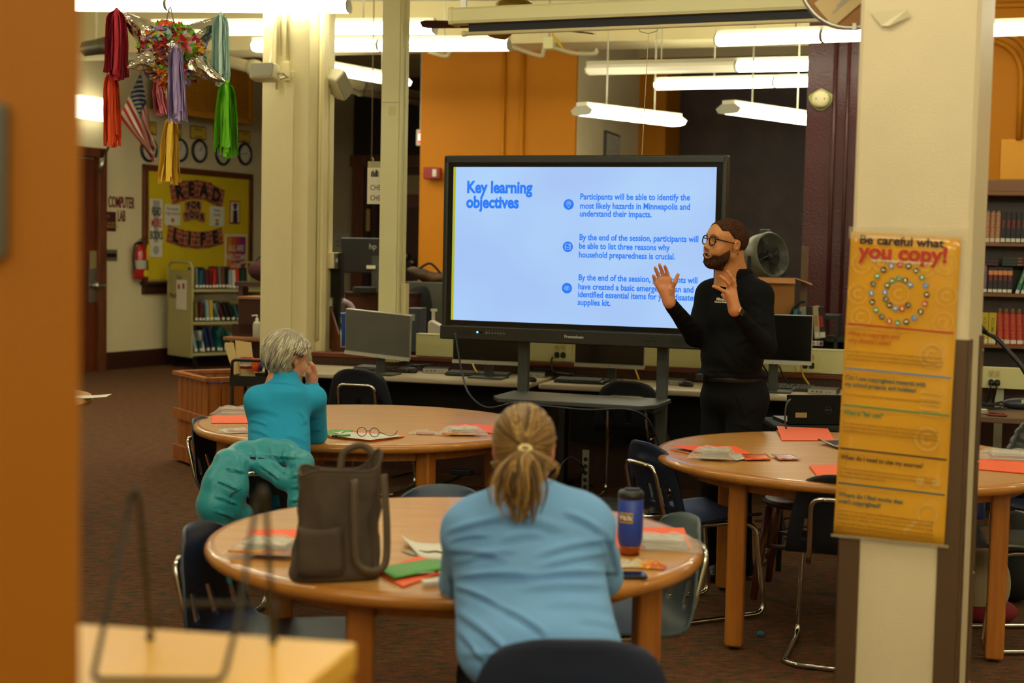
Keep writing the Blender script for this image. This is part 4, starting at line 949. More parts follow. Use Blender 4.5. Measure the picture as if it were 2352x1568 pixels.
FL = [(1040, 1324, 1230, 1320, 8, .007), (1225, 1321, 1418, 1312, 7, .006), (1026, 1222, 1150, 1190, 7, .005), (1035, 1240, 1120, 1228, 6, .004), (1030, 1262, 1160, 1280, 8, .005), (1045, 1292, 1180, 1262, 7, .004),
      (1045, 1345, 1150, 1390, 7, .006), (1150, 1390, 1255, 1456, 7, .006), (1040, 1398, 1170, 1500, 9, .006), (1042, 1440, 1120, 1530, 8, .005), (1395, 1222, 1420, 1316, 6, .006), (1230, 1275, 1400, 1236, 8, .004),
      (1240, 1300, 1400, 1270, 7, .004), (1200, 1350, 1400, 1345, 10, .005), (1250, 1385, 1425, 1400, 10, .004), (1300, 1175, 1390, 1225, 8, .004), (1110, 1180, 1300, 1215, 12, .003), (1150, 1240, 1250, 1225, 9, .003), (1022, 1310, 1035, 1370, 6, .005), (1060, 1500, 1250, 1520, 10, .004), (1330, 1420, 1440, 1445, 9, .004)]
Vw = folds(Vw, Fs, FL, 1.9); N_ = np_normals(Vw, Fs); Vs = Vw - FOn + N_ * (.0030 * fbm(Vs * np.array([.6, .6, 2.2]), 14, 21, 3))[:, None]
np_obj('shirt', Vs, Fs, mat('light blue cotton', '74a8e0', .8, bump=.12, bs=350, sheen=.05, spec=.2, var=.04, vs=3), fw)
collar_m = MB(); cpt = [W3(1204 + 60 * math.cos(a), 1122 + 14 * math.sin(a), 3.43 + .045 * math.sin(-a)) for a in np.linspace(0, 2 * math.pi, 25)[:-1]]
tr = SDF((-.36, -.2, .02), (.36, .62, .68), .010)
for q in (-1, 1):
    hp = Vector((q * .09 + .01, .0, .52)); kn = Vector((q * .12, .42, .50)); ak = Vector((q * .13, .38, .09)); tr.chain([hp, kn, ak], [.105, .075, .055], .03)
tr.ell((.01, -.02, .53), (.18, .13, .09), .05)
Vt, Ft = tr.mesh(); np_obj('trousers', Vt, Ft, M_TROU, fw)
for q in (-1, 1):
    s = SDF((-.3, .2, -.01), (.3, .75, .16), .009); a = Vector((q * .13, .38, 0)); s.cone(a + Vector((0, -.03, .045)), a + Vector((0, .17, .04)), .042, .036, .01); s.clip(lambda X, Y, Zz: -(Zz - .004), .002); Vq, Fq = s.mesh(); np_obj('shoe', Vq, Fq, M_BLACK, fw)
# ponytail hair
bh = head_sdf(.004, False, .009, False); bh.clip(lambda X, Y, Zz: np.maximum(-.055 - Zz + .0 * Y, Y - .055 - .5 * (Zz - .05)), .006)
def earcut(X, Y, Zz): return np.where(np.abs(X) > .070, .034 - np.sqrt((Y + .008) ** 2 + Zz ** 2), -1)
bh.clip(earcut, .004); V, F = bh.mesh(); V = relax(V, F, 2)
C = colr(V, '8a6a3c'); C = C * (1 + .25 * fbm(V, 60, 2)[:, None])
np_obj('scalp_hair', V, F, M_HAIRC, fw, color=C, M=FH)
Hh = Hair(); tie = Vector((.004, -.118, .006)); r_ = random.Random(3)
HC = ['6e5028', '82612f', '9a763e', 'ae8a4e', '5d4424', 'a17c42', 'c09a5c']
def surf(v):
    c = Vector((0, -.014, .036)); d = v - c; a = (d.x / .084) ** 2 + (d.y / .108) ** 2 + (d.z / .096) ** 2; p = c + d / math.sqrt(a)
    return p
for i in range(430):
    a = r_.uniform(-2.75, 2.75) if i % 5 else r_.uniform(2.4, 3.9)
    rr = 1.0 if r_.random() < .55 else r_.uniform(.25, 1.0)
    st = Vector((.083 * math.sin(a), .045 - .05 * abs(math.sin(a)) ** 2 + .0 * r_.random(), .03 + .09 * math.cos(a)))
    if abs(a) > 1.8: st = Vector((.070 * math.sin(a), -.03 - .045 * (abs(a) - 1.8), .02 + .075 * math.cos(a)))
    st = st.lerp(tie, 1 - rr); pts = []
    for k in range(8):
        t = k / 7; q = st.lerp(tie, t); b = surf(q if (q - Vector((0, -.014, .036))).length > .01 else q + Vector((0, -.03, .02)))
        pull = t ** 8; q2 = b.lerp(tie, pull) ; off = .0015 * r_.random() + .001
        pts.append(FH @ (q2 + (q2 - Vector((0, 0, .03))).normalized() * off))
    c = np.array(lin(r_.choice(HC))) * r_.uniform(.75, 1.2); Hh.strand(pts, [.0022, .0030, .0032, .0032, .003, .0028, .0026, .0022], tuple(c), 4, .5)
Hh.out('combed_hair', M_HAIRC, fw, Matrix.Identity(4))
Hp = Hair(); tw = fl(1206, 1030, 3.322)
tails = [((1194, 1192), .20, 26), ((1150, 1160), .12, 22), ((1225, 1170), .14, 16), ((1172, 1145), .1, 14), ((1210, 1195), .12, 16), ((1238, 1120), .1, 10), ((1160, 1125), .08, 10), ((1185, 1190), .15, 14)]
for (ex_, ey_), sp, n in tails:
    e0 = fl(ex_, ey_, 3.27)
    for j in range(n):
        u = r_.gauss(0, 1); w = r_.gauss(0, 1); e = e0 + cR * u * .011 + cF * w * .010 + Vector((0, 0, r_.uniform(-.012, .03)))
        mid1 = tw.lerp(e, .25) + cR * (u * .010 + (ex_ - 1200) * .00035) + cF * (-.028 + .006 * w); mid2 = tw.lerp(e, .6) + cR * (u * .014 + (ex_ - 1200) * .0002) + cF * (-.02 + .008 * w) + cR * .006 * math.sin(j)
        pts = catmull([tw + cR * u * .004 + cF * .004 * w, mid1, mid2, e], 4); k = len(pts)
        c = np.array(lin(r_.choice(HC[1:]))) * r_.uniform(.8, 1.3); Hp.strand(pts, [.0034 * (1 - (i / (k - 1)) ** 3 * .85) + .0006 for i in range(k)], tuple(c), 4, .5)
Hp.out('ponytail', M_HAIRC, fw, Matrix.Identity(4))
m = MB(); tq = Vector((0, -1, .35)).normalized(); xq = tq.cross(Vector((0, 0, 1))).normalized(); yq = tq.cross(xq); tc_ = fl(1206, 1030, 3.315)
m.tube([tc_ + (xq * math.cos(a) * .013 + (Vector((0, 0, 1)) * .5 + cF * .6) * math.sin(a) * .013) for a in np.linspace(0, 2 * math.pi, 17)[:-1]], .0042, 8, loop=True); build('hair_tie', m, mat('cream hair tie', 'd9c890', .8), fw, smooth=True)
# ---------------------------------------------------------------- the woman in turquoise
TO = P(640, 1200, 6.02); TO.z = 0; TOn = np.array(TO)
def tlp(px, py, d): return P(px, py, d) - TO
TH = look(tlp(660, 822, 6.10), (.72, .69, 0), R(-10), R(6), .88)
V, F = head_sdf(.003, smile=False, male=False).mesh(); C = head_colors(V, 'c98f6e', 'b06858', '8a8070'); parts = [(xform(V, TH), F, C)]
core = SDF((-.4, -.3, 0), (.45, .9, 1.2), .014)
tsl, tsr = tlp(590, 918, 6.02), tlp(722, 915, 6.14); tel, ter = tlp(600, 1005, 6.25), tlp(727, 998, 6.28); twl, twr = tlp(660, 985, 6.42), tlp(716, 880, 6.26)
core.cone(tlp(657, 860, 6.08), tlp(650, 900, 6.07), .045, .055, .03); core.ell(tlp(645, 965, 6.07), (.08, .05, .12), .04); core.ell(tlp(640, 1080, 6.00), (.08, .06, .13), .04)
for s_, e_, w_ in ((tsl, tel, twl), (tsr, ter, twr)): core.cone(tlp(650, 915, 6.07), s_, .05, .035, .03); core.chain([s_, e_, w_], [.036, .032, .022], .02)
for q in (-1, 1):
    hp = Vector((q * .08, .03, .50)); kn = Vector((q * .10 + .1, .42, .50)); ak = Vector((q * .11 + .08, .40, .09)); core.chain([hp, kn, ak], [.05, .042, .03], .03); core.cone(ak, ak + Vector((0, .15, -.05)), .03, .024, .02)
Vc, Fc = core.mesh(); parts.append((Vc, Fc, colr(Vc, 'c98f6e')))
# hand curled at the mouth
s = SDF(np.array(tlp(716, 860, 6.27)) - .13, np.array(tlp(716, 860, 6.27)) + .13, .0028)
s.cone(tlp(717, 888, 6.26), tlp(716, 868, 6.26), .025, .024, .01); s.cone(tlp(716, 868, 6.26), tlp(717, 852, 6.26), .026, .022, .012)
for i, (x_, y_) in enumerate(((719, 838), (722, 844), (724, 851), (725, 858))):
    s.chain([tlp(715, 853 + i * 4, 6.25), tlp(x_ - 1, y_ + 2, 6.24 + .004 * i), tlp(x_ - 5, y_ - 3 + i, 6.255), tlp(x_ - 9, y_ + 1, 6.27)], [.011, .010, .009, .008], .005)
s.chain([tlp(712, 868, 6.25), tlp(708, 855, 6.23), tlp(709, 845, 6.235)], [.014, .011, .009], .008)
V1, F1 = s.mesh(); parts.append((V1, F1, colr(V1, 'cc8c6c')))
V1, F1 = rest_hand(twl, (.6, .8, 0), 1, 0); parts.append((V1, F1, colr(V1, 'c98f6e')))
V, F, C = concat(parts)
tw_ = np_obj('person', V, F, M_SKIN, color=C, loc=TO, label='grey-haired woman in a turquoise fleece leaning on the middle table, hand at her mouth', cat='person')
sh = SDF((-.35, -.30, .46), (.40, .48, 1.12), .0052)
sh.cone(tlp(598, 920, 6.03), tlp(712, 914, 6.12), .058, .058, .04); sh.ell(tlp(641, 975, 6.06), (.130, .105, .18), .05); sh.ell(tlp(642, 1050, 6.02), (.128, .115, .17), .05); sh.ell(tlp(642, 1120, 5.98), (.14, .13, .10), .05)
sh.cone(tlp(655, 868, 6.075), tlp(655, 900, 6.07), .060, .090, .03)
for s_, e_, w_ in ((tsl, tel, twl), (tsr, ter, twr)): sh.cone(s_, e_, .052, .046, .03); sh.cone(e_, e_ + (w_ - e_) * .93, .044, .034, .015)
sh.cone(tlp(656, 845, 6.09), tlp(656, 872, 6.085), .050, .047, .01, sub=True)
Vs, Fs = sh.mesh(); Vs = relax(Vs, Fs, 1); Vw = Vs + TOn
Vw = folds(Vw, Fs, [(572, 965, 612, 975, 4, .004), (570, 985, 620, 1002, 5, .004), (690, 975, 735, 955, 5, .005), (694, 1000, 738, 985, 5, .004), (660, 1000, 710, 1020, 6, .003), (575, 940, 640, 950, 7, .003), (700, 900, 712, 968, 2.2, .003), (600, 1010, 700, 1035, 6, .004), (690, 945, 705, 975, 4, .005), (613, 876, 700, 886, 2.5, .004)])
Vs = Vw - TOn + np_normals(Vw, Fs) * (.002 * fbm(Vs, 15, 41, 3))[:, None]
np_obj('fleece', Vs, Fs, mat('turquoise fleece', '2ba2d0', .9, bump=.2, bs=500, sheen=.05, spec=.2, var=.03, vs=4), tw_)
tr = SDF((-.34, -.2, .02), (.40, .62, .68), .010)
for q in (-1, 1):
    hp = Vector((q * .08, .03, .52)); kn = Vector((q * .10 + .1, .42, .50)); ak = Vector((q * .11 + .08, .40, .09)); tr.chain([hp, kn, ak], [.09, .068, .05], .03)
Vt, Ft = tr.mesh(); np_obj('trousers', Vt, Ft, M_TROU, tw_)
for q in (-1, 1):
    s = SDF((-.3, .2, -.01), (.45, .75, .16), .009); a = Vector((q * .11 + .08, .40, 0)); s.cone(a + Vector((0, -.03, .045)), a + Vector((0, .15, .04)), .04, .034, .01); s.clip(lambda X, Y, Zz: -(Zz - .004), .002); Vq, Fq = s.mesh(); np_obj('shoe', Vq, Fq, mat('trainer grey', '8a8a80', .6), tw_)
m = MB(); m.tube([tlp(656 + 27 * math.cos(a), 872 + 5 * math.sin(a) + 6 * math.cos(a), 6.085 - .048 * math.sin(a)) for a in np.linspace(0, 2 * math.pi, 25)[:-1]], .011, 8, loop=True); build('scarf', m, mat('knit scarf', '8c8468', .9, bump=.6, bs=200), tw_, smooth=True)
bh = head_sdf(.004, False, .020, False); bh.clip(lambda X, Y, Zz: np.maximum(-.075 - Zz - .35 * (Y + .05) * (Y > -.05), Y - .045 - .6 * (Zz - .06)), .008)
def earcut2(X, Y, Zz): return np.where(np.abs(X) > .070, .027 - np.sqrt((Y - .004) ** 2 + (Zz + .006) ** 2), -1)
bh.clip(earcut2, .004); V, F = bh.mesh(); V = relax(V, F, 3); C = colr(V, '8f8872') * (1 + .2 * fbm(V, 70, 4)[:, None]); np_obj('hair_base', V, F, M_HAIRC, tw_, color=C, M=TH)
Hg = Hair(); crown = Vector((0, -.05, .125)); r_ = random.Random(9)
GC = ['aca48e', 'b8b098', 'c8c0a6', 'd4ccb2', 'b0a890', '9c9480', 'dcd4bc']
def gs(v, o): c = Vector((0, -.014, .030)); d = v - c; a = math.sqrt((d.x / .093) ** 2 + (d.y / .118) ** 2 + (d.z / .104) ** 2); return c + d / a * (1 + o)
for i in range(520):
    a = r_.uniform(0, 2 * math.pi); L = r_.uniform(.35, 1.0); st = r_.uniform(.0, .75); sw = r_.uniform(.15, .6)
    zmin = -.078 if abs(math.sin(a)) < 2 and math.cos(a) < .2 else .055
    fwd = math.cos(a)        # 1 = face side
    zend = (-.085 + r_.uniform(0, .02)) if fwd < -.1 else (.0 if fwd < .55 else .062)
    if abs(math.sin(a)) > .6 and -.1 <= fwd < .55: zend = .022
    pts = []; K = 9
    for k in range(K):
        t = st + (1 - st) * k / (K - 1) * L
        if t > 1: t = 1
        aa = a + sw * t * t; zz = .132 + (zend - .132) * t ** 1.25; rr = math.sin(min(t * 1.9, 1.57)) if t < .83 else 1
        z_n = (zz - .03) / .104; rad = math.sqrt(max(0, 1 - min(1, max(-1, z_n)) ** 2)) if z_n > 0 else 1.0 - .25 * z_n * z_n
        q = Vector((rad * .093 * math.sin(aa), -.014 + rad * .118 * math.cos(aa), zz)); o = Vector((q.x, q.y + .014, 0)); o = o.normalized() if o.length > 1e-4 else Vector((0, 0, 1))
        q += o * (.004 + .005 * math.sin(t * 9 + i)) + Vector((0, 0, .003)); pts.append(TH @ q)
    c = np.array(lin(r_.choice(GC))) * r_.uniform(.75, 1.1); Hg.strand(pts, [.0032 + .003 * math.sin(3.14 * min(1, (k + .6) / K)) for k in range(K - 1)] + [.001], tuple(c), 4, .5)
Hg.out('short_hair', M_HAIRC, tw_, Matrix.Identity(4))
# ================================================================ things on the far left wall
def wl(px, py, out=.005): q = PL(px, py, WLP, WN); return q + WN * out
def wsz(x0, y0, x1, y1): return rect_on(x0, y0, x1, y1, WLP, WN)
def wthing(name, label, cat, px, py, out=.005, group=None): return thing(name, label, cat, wl(px, py, out), WA, group)
def sheet(name, label, cat, x0, y0, x1, y1, m, out=.01, th=.004, parent=None):
    c, w, h = wsz(x0, y0, x1, y1)
    t = thing(name, label, cat, c + WN * out, WA); b = MB(); b.box((0, 0, 0), (w, th, h)); s = build('sheet', b, m, t); return t, s, w, h
M_PAPER = mat('white paper', 'dcd8c8', .8); M_INK = mat('black ink', '1a1714', .7); M_REDINK = mat('maroon ink', '6e1c1c', .7); M_YELP = mat('yellow paper', 'd8bc10', .8, var=.05, vs=4, bump=.3, bs=9)
M_CFACE = mat('clock face', 'd8d4c6', .5)
for i, (px, py, hr_, mn_, lab) in enumerate(((340, 344, 200, 310, 'round black-rimmed wall clock partly behind the striped flag'), (411, 345, 250, 20, 'round wall clock hidden behind the yellow tassel of the pinata'), (456, 347, 60, 35, 'round black-rimmed wall clock between the yellow and green tassels'), (509.5, 354, 230, 160, 'round black-rimmed wall clock just below the green tassel'), (560.5, 354, 70, 265, 'round black-rimmed wall clock closest to the cream column'))):
    t = wthing('wall_clock', lab, 'clock', px, py, .0)
    rm = Matrix.Rotation(R(90), 3, 'X')
    m = MB(); m.lathe([(.125, 0), (.158, 0), (.160, .02), (.150, .038), (.128, .03), (.125, .0)], rot=rm, n=32, cap=False); build('rim', m, M_BLACK, t, smooth=True)
    m = MB(); m.lathe([(.001, .016), (.127, .016)], rot=rm, n=32, cap=False); build('face', m, M_CFACE, t)
    for a, L, w in ((hr_, .06, .008), (mn_, .095, .006)): m = MB(); m.bar((0, -.019, 0), (L * math.sin(R(a)), -.019, L * math.cos(R(a))), w, .002, up=(0, 1, 0)); build('hand', m, M_INK, t)
    m = MB()
    for k in range(12): a = R(30 * k); m.bar((.095 * math.sin(a), -.018, .095 * math.cos(a)), (.115 * math.sin(a), -.018, .115 * math.cos(a)), .006, .002, up=(0, 1, 0))
    build('hour_marks', m, M_INK, t)['kind'] = 'stuff'
for x0, y0, x1, y1, a, b, lab in ((330, 279, 358, 309, 'Mexico,', 'City', 'small yellow place card beside the flag'), (393, 284, 415, 315, 'Nairobi,', 'Kenya', 'small yellow place card behind the purple tassel'), (435, 289, 472, 320, 'Uganda,', 'London', 'small yellow place card in full view above the middle clock'), (490, 293, 522, 324, 'Paris,', 'France', 'small yellow place card cut by the green tassel'), (545, 300, 573, 328, 'Tokyo,', 'Japan', 'small yellow place card nearest the cream column')):
    t, s, w, h = sheet('place_card', lab, 'card', x0, y0, x1, y1, mat('maroon card border', '6a1e2a', .7))
    m = MB(); m.box((0, -.003, 0), (w - .03, .004, h - .03)); build('card_face', m, mat('yellow card', 'd8b83a', .7), t)
    for z_, q in ((.045, a), (-.05, b)): text(q, .055, M_INK, t, (0, -.006, z_), align='CENTER')
# bulletin board
c_, bw_, bh_ = wsz(325, 389, 575, 652); t = thing('bulletin_board', 'bulletin board covered in yellow paper in a brown wooden frame', 'board', c_ + WN * .005, WA); BB = t
m = MB(); m.box((0, -.01, 0), (bw_ - .12, .02, bh_ - .12)); build('paper_backing', m, M_YELP, t)
for c, d in (((0, -.02, bh_ / 2 - .04), (bw_, .05, .08)), ((-bw_ / 2 + .04, -.02, 0), (.08, .05, bh_)), ((bw_ / 2 - .04, -.02, 0), (.08, .05, bh_)), ((0, -.05, -bh_ / 2 + .02), (bw_ + .06, .11, .04)), ((0, -.02, -bh_ / 2 - .05), (bw_, .05, .14))): m = MB(); m.box(c, d); build('frame_rail', m, M_WOOD if c[2] > -.3 else M_WOODD, t, bevel=.006)
def bl(px, py): q = wl(px, py) - t_loc; return q.x * math.cos(WA) + q.y * math.sin(WA), q.z
t_loc = Vector(BB.location)
def penn(word, pts, w, h, size, arc):
    for i, (ch, (px, py)) in enumerate(zip(word, pts)):
        x, z = bl(px, py); k = (i - (len(pts) - 1) / 2) / max(1, (len(pts) - 1) / 2); a = -k * arc
        m = MB(); m.box((0, 0, 0), (w, .004, h)); o = build('letter_card', m, mat('brick print card', 'a8573a', .8, c2='8a4028', vs=14), BB, loc=(x, -.026, z), rot=(0, -a, 0))
        m = MB()
        for q in (-.28, .05, .33): m.box((0, -.003, h * q), (w, .001, .006))
        for q, r_ in ((-.3, .45), (.2, .45), (-.1, .2), (.35, .2), (-.3, -.1), (.15, -.1), (0, -.4)): m.box((w * q, -.003, h * r_), (.006, .001, h * .28))
        build('mortar_print', m, mat('pale print lines', 'd0a890', .8), o)['kind'] = 'stuff'
        text(ch, size, M_INK, o, (0, -.005, 0), align='CENTER', bold=size * .05)
penn('READ', ((407, 442), (434.5, 436), (464, 438), (492, 450)), .34, .26, .25, .25)
penn('FOR', ((428.5, 473), (439.7, 471), (451, 472)), .135, .12, .13, .1)
penn('YOUR', ((424.6, 497), (435.6, 493.5), (447.6, 494.3), (459.7, 499)), .135, .13, .12, .12)
penn('LIFE', ((399, 542), (430, 549.5), (461, 551), (490, 546)), .34, .23, .24, -.2)
t, s, w, h = sheet('reading_poster', 'white READ MORE BOOKS poster with a grey exclamation mark', 'poster', 339, 457, 368, 590, M_PAPER, .035)
M_GREYP = mat('grey print', 'a4a29a', .8)
m = MB(); m.prism([(-.07, h * .48), (.07, h * .48), (.035, -h * .25), (-.035, -h * .25)], -.0028, -.0022); m.cyl((0, -.0022, -h * .38), (0, -.0028, -h * .38), .06, n=20); build('exclamation_mark', m, M_GREYP, t)
for z_, q, mm in ((h * .28, 'READ', M_INK), (h * .08, 'MORE', mat('red ink', 'c02828', .7)), (-h * .13, 'BOOKS', M_INK)): text(q, .15, mm, t, (0, -.006, z_), align='CENTER', sx=.5, bold=.003)
t, s, w, h = sheet('school_notice', 'white notice with maroon Roosevelt High School heading', 'notice', 374, 470, 409, 517, M_PAPER, .035)
for z_, q in ((.08, 'Roosevelt'), (.02, 'High School')): text(q, .058, M_REDINK, t, (0, -.004, z_), align='CENTER')
m = MB(); m.cyl((0, -.003, -.07), (0, -.005, -.07), .03, n=16); build('emblem', m, mat('orange brown print', 'b06a20', .7), t)
t, s, w, h = sheet('centre_notice', 'white notice headed Media Center with a rainbow square', 'notice', 477, 474, 510, 519, M_PAPER, .035)
for z_, q in ((.08, 'Media'), (.02, 'Center')): text(q, .055, M_INK, t, (0, -.004, z_), align='CENTER')
for k, cc in enumerate(('b8302c', 'd87c28', 'd8c030', '3c8c48', '3058a8')): m = MB(); m.box((0, -.003, -.05 - .016 * k), (.07, .003, .016)); build('rainbow_band', m, mat('band ' + cc, cc, .7), t)
t, s, w, h = sheet('graduate_poster', 'small red-bordered picture of a figure in a graduation cap', 'poster', 523, 461, 546, 514, mat('red border', 'b03a30', .7), .035)
m = MB(); m.box((0, -.003, 0), (w - .04, .003, h - .04)); build('picture', m, M_PAPER, t)
m = MB(); m.cyl((0, -.005, .07), (0, -.007, .07), .035, n=14); m.prism([(-.07, .105), (0, .13), (.07, .105), (0, .08)], -.009, -.006); m.prism([(-.05, -.15), (.06, -.15), (.05, .03), (-.04, .03)], -.007, -.005); build('figure_print', m, mat('dark figure print', '3c2020', .7), t)
t, s, w, h = sheet('welcome_poster', 'orange and purple ALL ARE WELCOME HERE poster', 'poster', 512, 538, 562, 628, M_PAPER, .035)
for k, cc in enumerate(('d88a20', 'c85a30', 'a83a58', '8a2a6a')): m = MB(); m.box((-(w - .06) / 2 + (w - .06) * (k + .5) / 4, -.003, 0), ((w - .06) / 4, .003, h - .06)); build('colour_band', m, mat('poster ' + cc, cc, .7), t)
for z_, q in ((.08, 'ALL ARE'), (-.05, 'WELCOME'), (-.18, 'HERE')): text(q, .12, M_PAPER, t, (0, -.006, z_), align='CENTER', sx=.8, bold=.002)
for i, (px, py, q, sz) in enumerate(((278, 466, 'COMPUTER', .20), (278, 497, 'LAB', .20))):
    t = wthing('wall_lettering', 'maroon cut-out letters reading ' + q, 'lettering', px, py, .004); o = text(q, sz, M_REDINK, t, (0, -.004, 0), align='CENTER', bold=.003, sx=.46 if i == 0 else .42, ext=.002)
t, s, w, h = sheet('room_sign', 'square maroon room sign with small yellow text beside the door', 'sign', 237, 486, 265, 531, mat('maroon sign', '4c1820', .5), .008)
for z_, q, sx_ in ((h * .28, '216', .5), (-h * .1, 'MEDIA CENTER', .42), (-h * .27, 'COMPUTER LAB', .42)): text(q, .042 if sx_ < .5 else .06, mat('yellow print', 'c8a030', .6), t, (-w * .42, -.004, z_), sx=.8)
t, s, w, h = sheet('switch_plate', 'steel switch plate with four switches below the maroon sign', 'switch', 240, 573, 268, 599, mat('dull steel', '86806a', .4, metal=.6), .008)
for k in range(4): m = MB(); m.box((-w * .3 + w * .2 * k, -.01, 0), (.025, .02, .05)); build('switch', m, M_BLACK, t)
# fire extinguisher
t = wthing('fire_extinguisher', 'red fire extinguisher with yellow tag hanging by the bulletin board', 'extinguisher', 307, 640, .10)
m = MB(); m.lathe([(.01, 0), (.078, .005), (.085, .03), (.085, .34), (.07, .39), (.035, .42), (.03, .44), (.01, .44)], n=24); build('cylinder', m, mat('extinguisher red', 'a81414', .25, coat=.4), t, smooth=True)
m = MB(); m.lathe([(.0858, .13), (.0862, .24)], n=24, cap=False); build('label_band', m, mat('faded label', 'a8a898', .6), t, smooth=True)
m = MB(); m.box((0, 0, .46), (.05, .04, .05)); m.bar((-.01, 0, .47), (.10, -.02, .50), .025, .008); m.bar((-.01, 0, .50), (.09, -.03, .545), .025, .008); build('valve_handle', m, M_BLACK, t)
m = MB(); m.tube(catmull([(-.03, 0, .46), (-.10, -.01, .44), (-.135, -.01, .30), (-.12, -.02, .12)], 5), .014, 8); build('hose', m, M_BLACK, t, smooth=True)
m = MB(); m.box((.10, -.05, .34), (.07, .004, .20), rotm(0, 0, R(12))); build('inspection_tag', m, mat('yellow tag', 'd8c020', .6), t)
m = MB(); m.cyl((.02, -.085, .075), (.02, -.089, .075), .045, n=18); build('round_sticker', m, mat('yellow tag', 'd8c020', .6), t)
# door at the left
def wlx(px, py): q = PL(px, py, WLP, WN) - WLP; return q.dot(WD), q.z
x1, zt = wlx(234, 342); x0 = -2.2; t = thing('door_1', None, None, WLP + WN * .01, WA); t['kind'] = 'structure'
m = MB(); m.box(((x0 + x1) / 2, -.03, zt - .06), (x1 - x0, .1, .12)); m.box((x1 - .07, -.03, zt / 2), (.14, .1, zt)); build('door_frame', m, M_WOOD, t, bevel=.008)
m = MB(); m.box(((x0 + x1 - .16) / 2, 0, (zt - .14) / 2), (x1 - x0 - .16, .05, zt - .14)); build('door_leaf', m, mat('red brown door', '6a2c10', .4, c2='54220c', vs=4, stretch=(6, 6, .6)), t)
xh, zh = wlx(209, 655); m = MB(); m.box((xh, -.03, zh), (.16, .01, .42)); m.cyl((xh, -.03, zh), (xh, -.10, zh), .02); m.bar((xh, -.10, zh), (xh + .14, -.10, zh), .03, .03); m.ell((xh, -.09, zh), (.045, .04, .045)); build('door_handle', m, M_STEEL, t)
_, zk = wlx(209, 600); m = MB(); m.box((xh, -.03, zk), (.14, .008, .26)); build('door_plate', m, mat('pale plate', '8a7a50', .5), t)
# wall light above the door
c, w, h = wsz(150, 224, 235, 275); t = thing('wall_light', 'boxy lit fluorescent wall light above the brown door', 'light', c + WN * .12, WA)
m = MB(); m.box((0, 0, 0), (w, .16, h)); build('diffuser', m, mat('dim lit diffuser', 'fffbe6', .4, emit=TUBE * .28, ec=TUBE_COL), t, bevel=.03); m = MB(); m.box((0, .1, 0), (w * .9, .06, h * .8)); m.box((w / 2 + .008, 0, 0), (.016, .17, h * 1.02)); build('housing', m, M_CREAM, t)
# orange cage on the wall
c, w, h = wsz(328, 128, 500, 270); t = thing('speaker_cage', 'orange lattice cage box mounted high on the wall behind the pinata', 'cage', c + WN * .55, WA)
M_CAGE = mat('orange cage paint', 'c88818', .5)
m = MB()
for k in range(29): x = -w / 2 + w * k / 28; m.bar((x, 0, -h / 2), (x, 0, h / 2), .030, .012, up=(0, 1, 0))
for k in range(17): z = -h / 2 + h * k / 16; m.bar((-w / 2, 0, z), (w / 2, 0, z), .024, .012, up=(0, 1, 0))
for k in range(9): y = .5 * k / 8; m.bar((w / 2, y, -h / 2), (w / 2, y, h / 2), .018, .012, up=(1, 0, 0))
for k in range(17): z = -h / 2 + h * k / 16; m.bar((w / 2, 0, z), (w / 2, .5, z), .018, .012, up=(1, 0, 0))
build('lattice', m, M_CAGE, t)['kind'] = 'stuff'
for c_2, d in (((0, 0, h / 2), (w + .06, .06, .07)), ((0, 0, -h / 2), (w + .06, .06, .07)), ((-w / 2, 0, 0), (.06, .06, h)), ((w / 2, 0, 0), (.06, .06, h)), ((w / 2, .25, -h / 2), (.06, .5, .07)), ((w / 2, .25, h / 2), (.06, .5, .07))): m = MB(); m.box(c_2, d); build('frame_rail', m, M_CAGE, t)
m = MB(); m.box((0, .3, 0), (w - .1, .3, h - .1)); build('inner_box', m, mat('dim tan interior', '54421c', .8), t)
# flag
M_FR, M_FW, M_FB = mat('flag red', 'b01828', .7), mat('flag white', 'd8d0c0', .7), mat('flag blue', '1c2c54', .7)
def fpt(u, v):
    T = Vector((324, 163)); B = Vector((274, 268)); H = T.lerp(B, u); D = Vector((26, 172)).lerp(Vector((78, 104)), u ** .8)
    p = H + D * v + Vector((5 * math.sin(u * 12 + v * 4) * v, 0)); return P(p.x, p.y, 16.9 - .10 * math.cos(u * 15 + v * 3) * (.2 + v))
fo = P(300, 260, 17); t = thing('flag', 'red white and blue striped flag with stars drooping from a slanted pole', 'flag', fo)
m = MB(); nu, nv = 39, 24
def fadd(pred, name, mm):
    m = MB(); vs = {}; V = []; Fs_ = []
    def vid(i, j):
        if (i, j) not in vs: vs[(i, j)] = len(V); V.append(fpt(i / nu, j / nv) - fo)
        return vs[(i, j)]
    for i in range(nu):
        for j in range(nv):
            if pred(i, j): Fs_.append((vid(i, j), vid(i + 1, j), vid(i + 1, j + 1), vid(i, j + 1)))
    m.add(V, Fs_); return build(name, m, mm, t, smooth=True)
can = lambda i, j: i < 21 and j < 10
fadd(can, 'canton', M_FB); fadd(lambda i, j: not can(i, j) and (i // 3) % 2 == 0, 'red_stripes', M_FR); fadd(lambda i, j: not can(i, j) and (i // 3) % 2 == 1, 'white_stripes', M_FW)
m = MB()
for a in range(9):
    for b in range(6 if a % 2 == 0 else 5):
        u = (.6 + 2.2 * a) / 39 * 1.03 + .01; v = (.8 + 1.6 * (b + (.5 if a % 2 else 0))) / 24; c = fpt(u, v) - fo + Vector((0, -.02, 0)); n0 = len(m.v)
        pts = [c + Vector(((.0115 if k % 2 == 0 else .0048) * math.cos(R(90 + 36 * k)), 0, (.0115 if k % 2 == 0 else .0048) * math.sin(R(90 + 36 * k)))) for k in range(10)]; m.add(pts, [tuple(range(10))])
build('stars', m, M_FW, t)['kind'] = 'stuff'
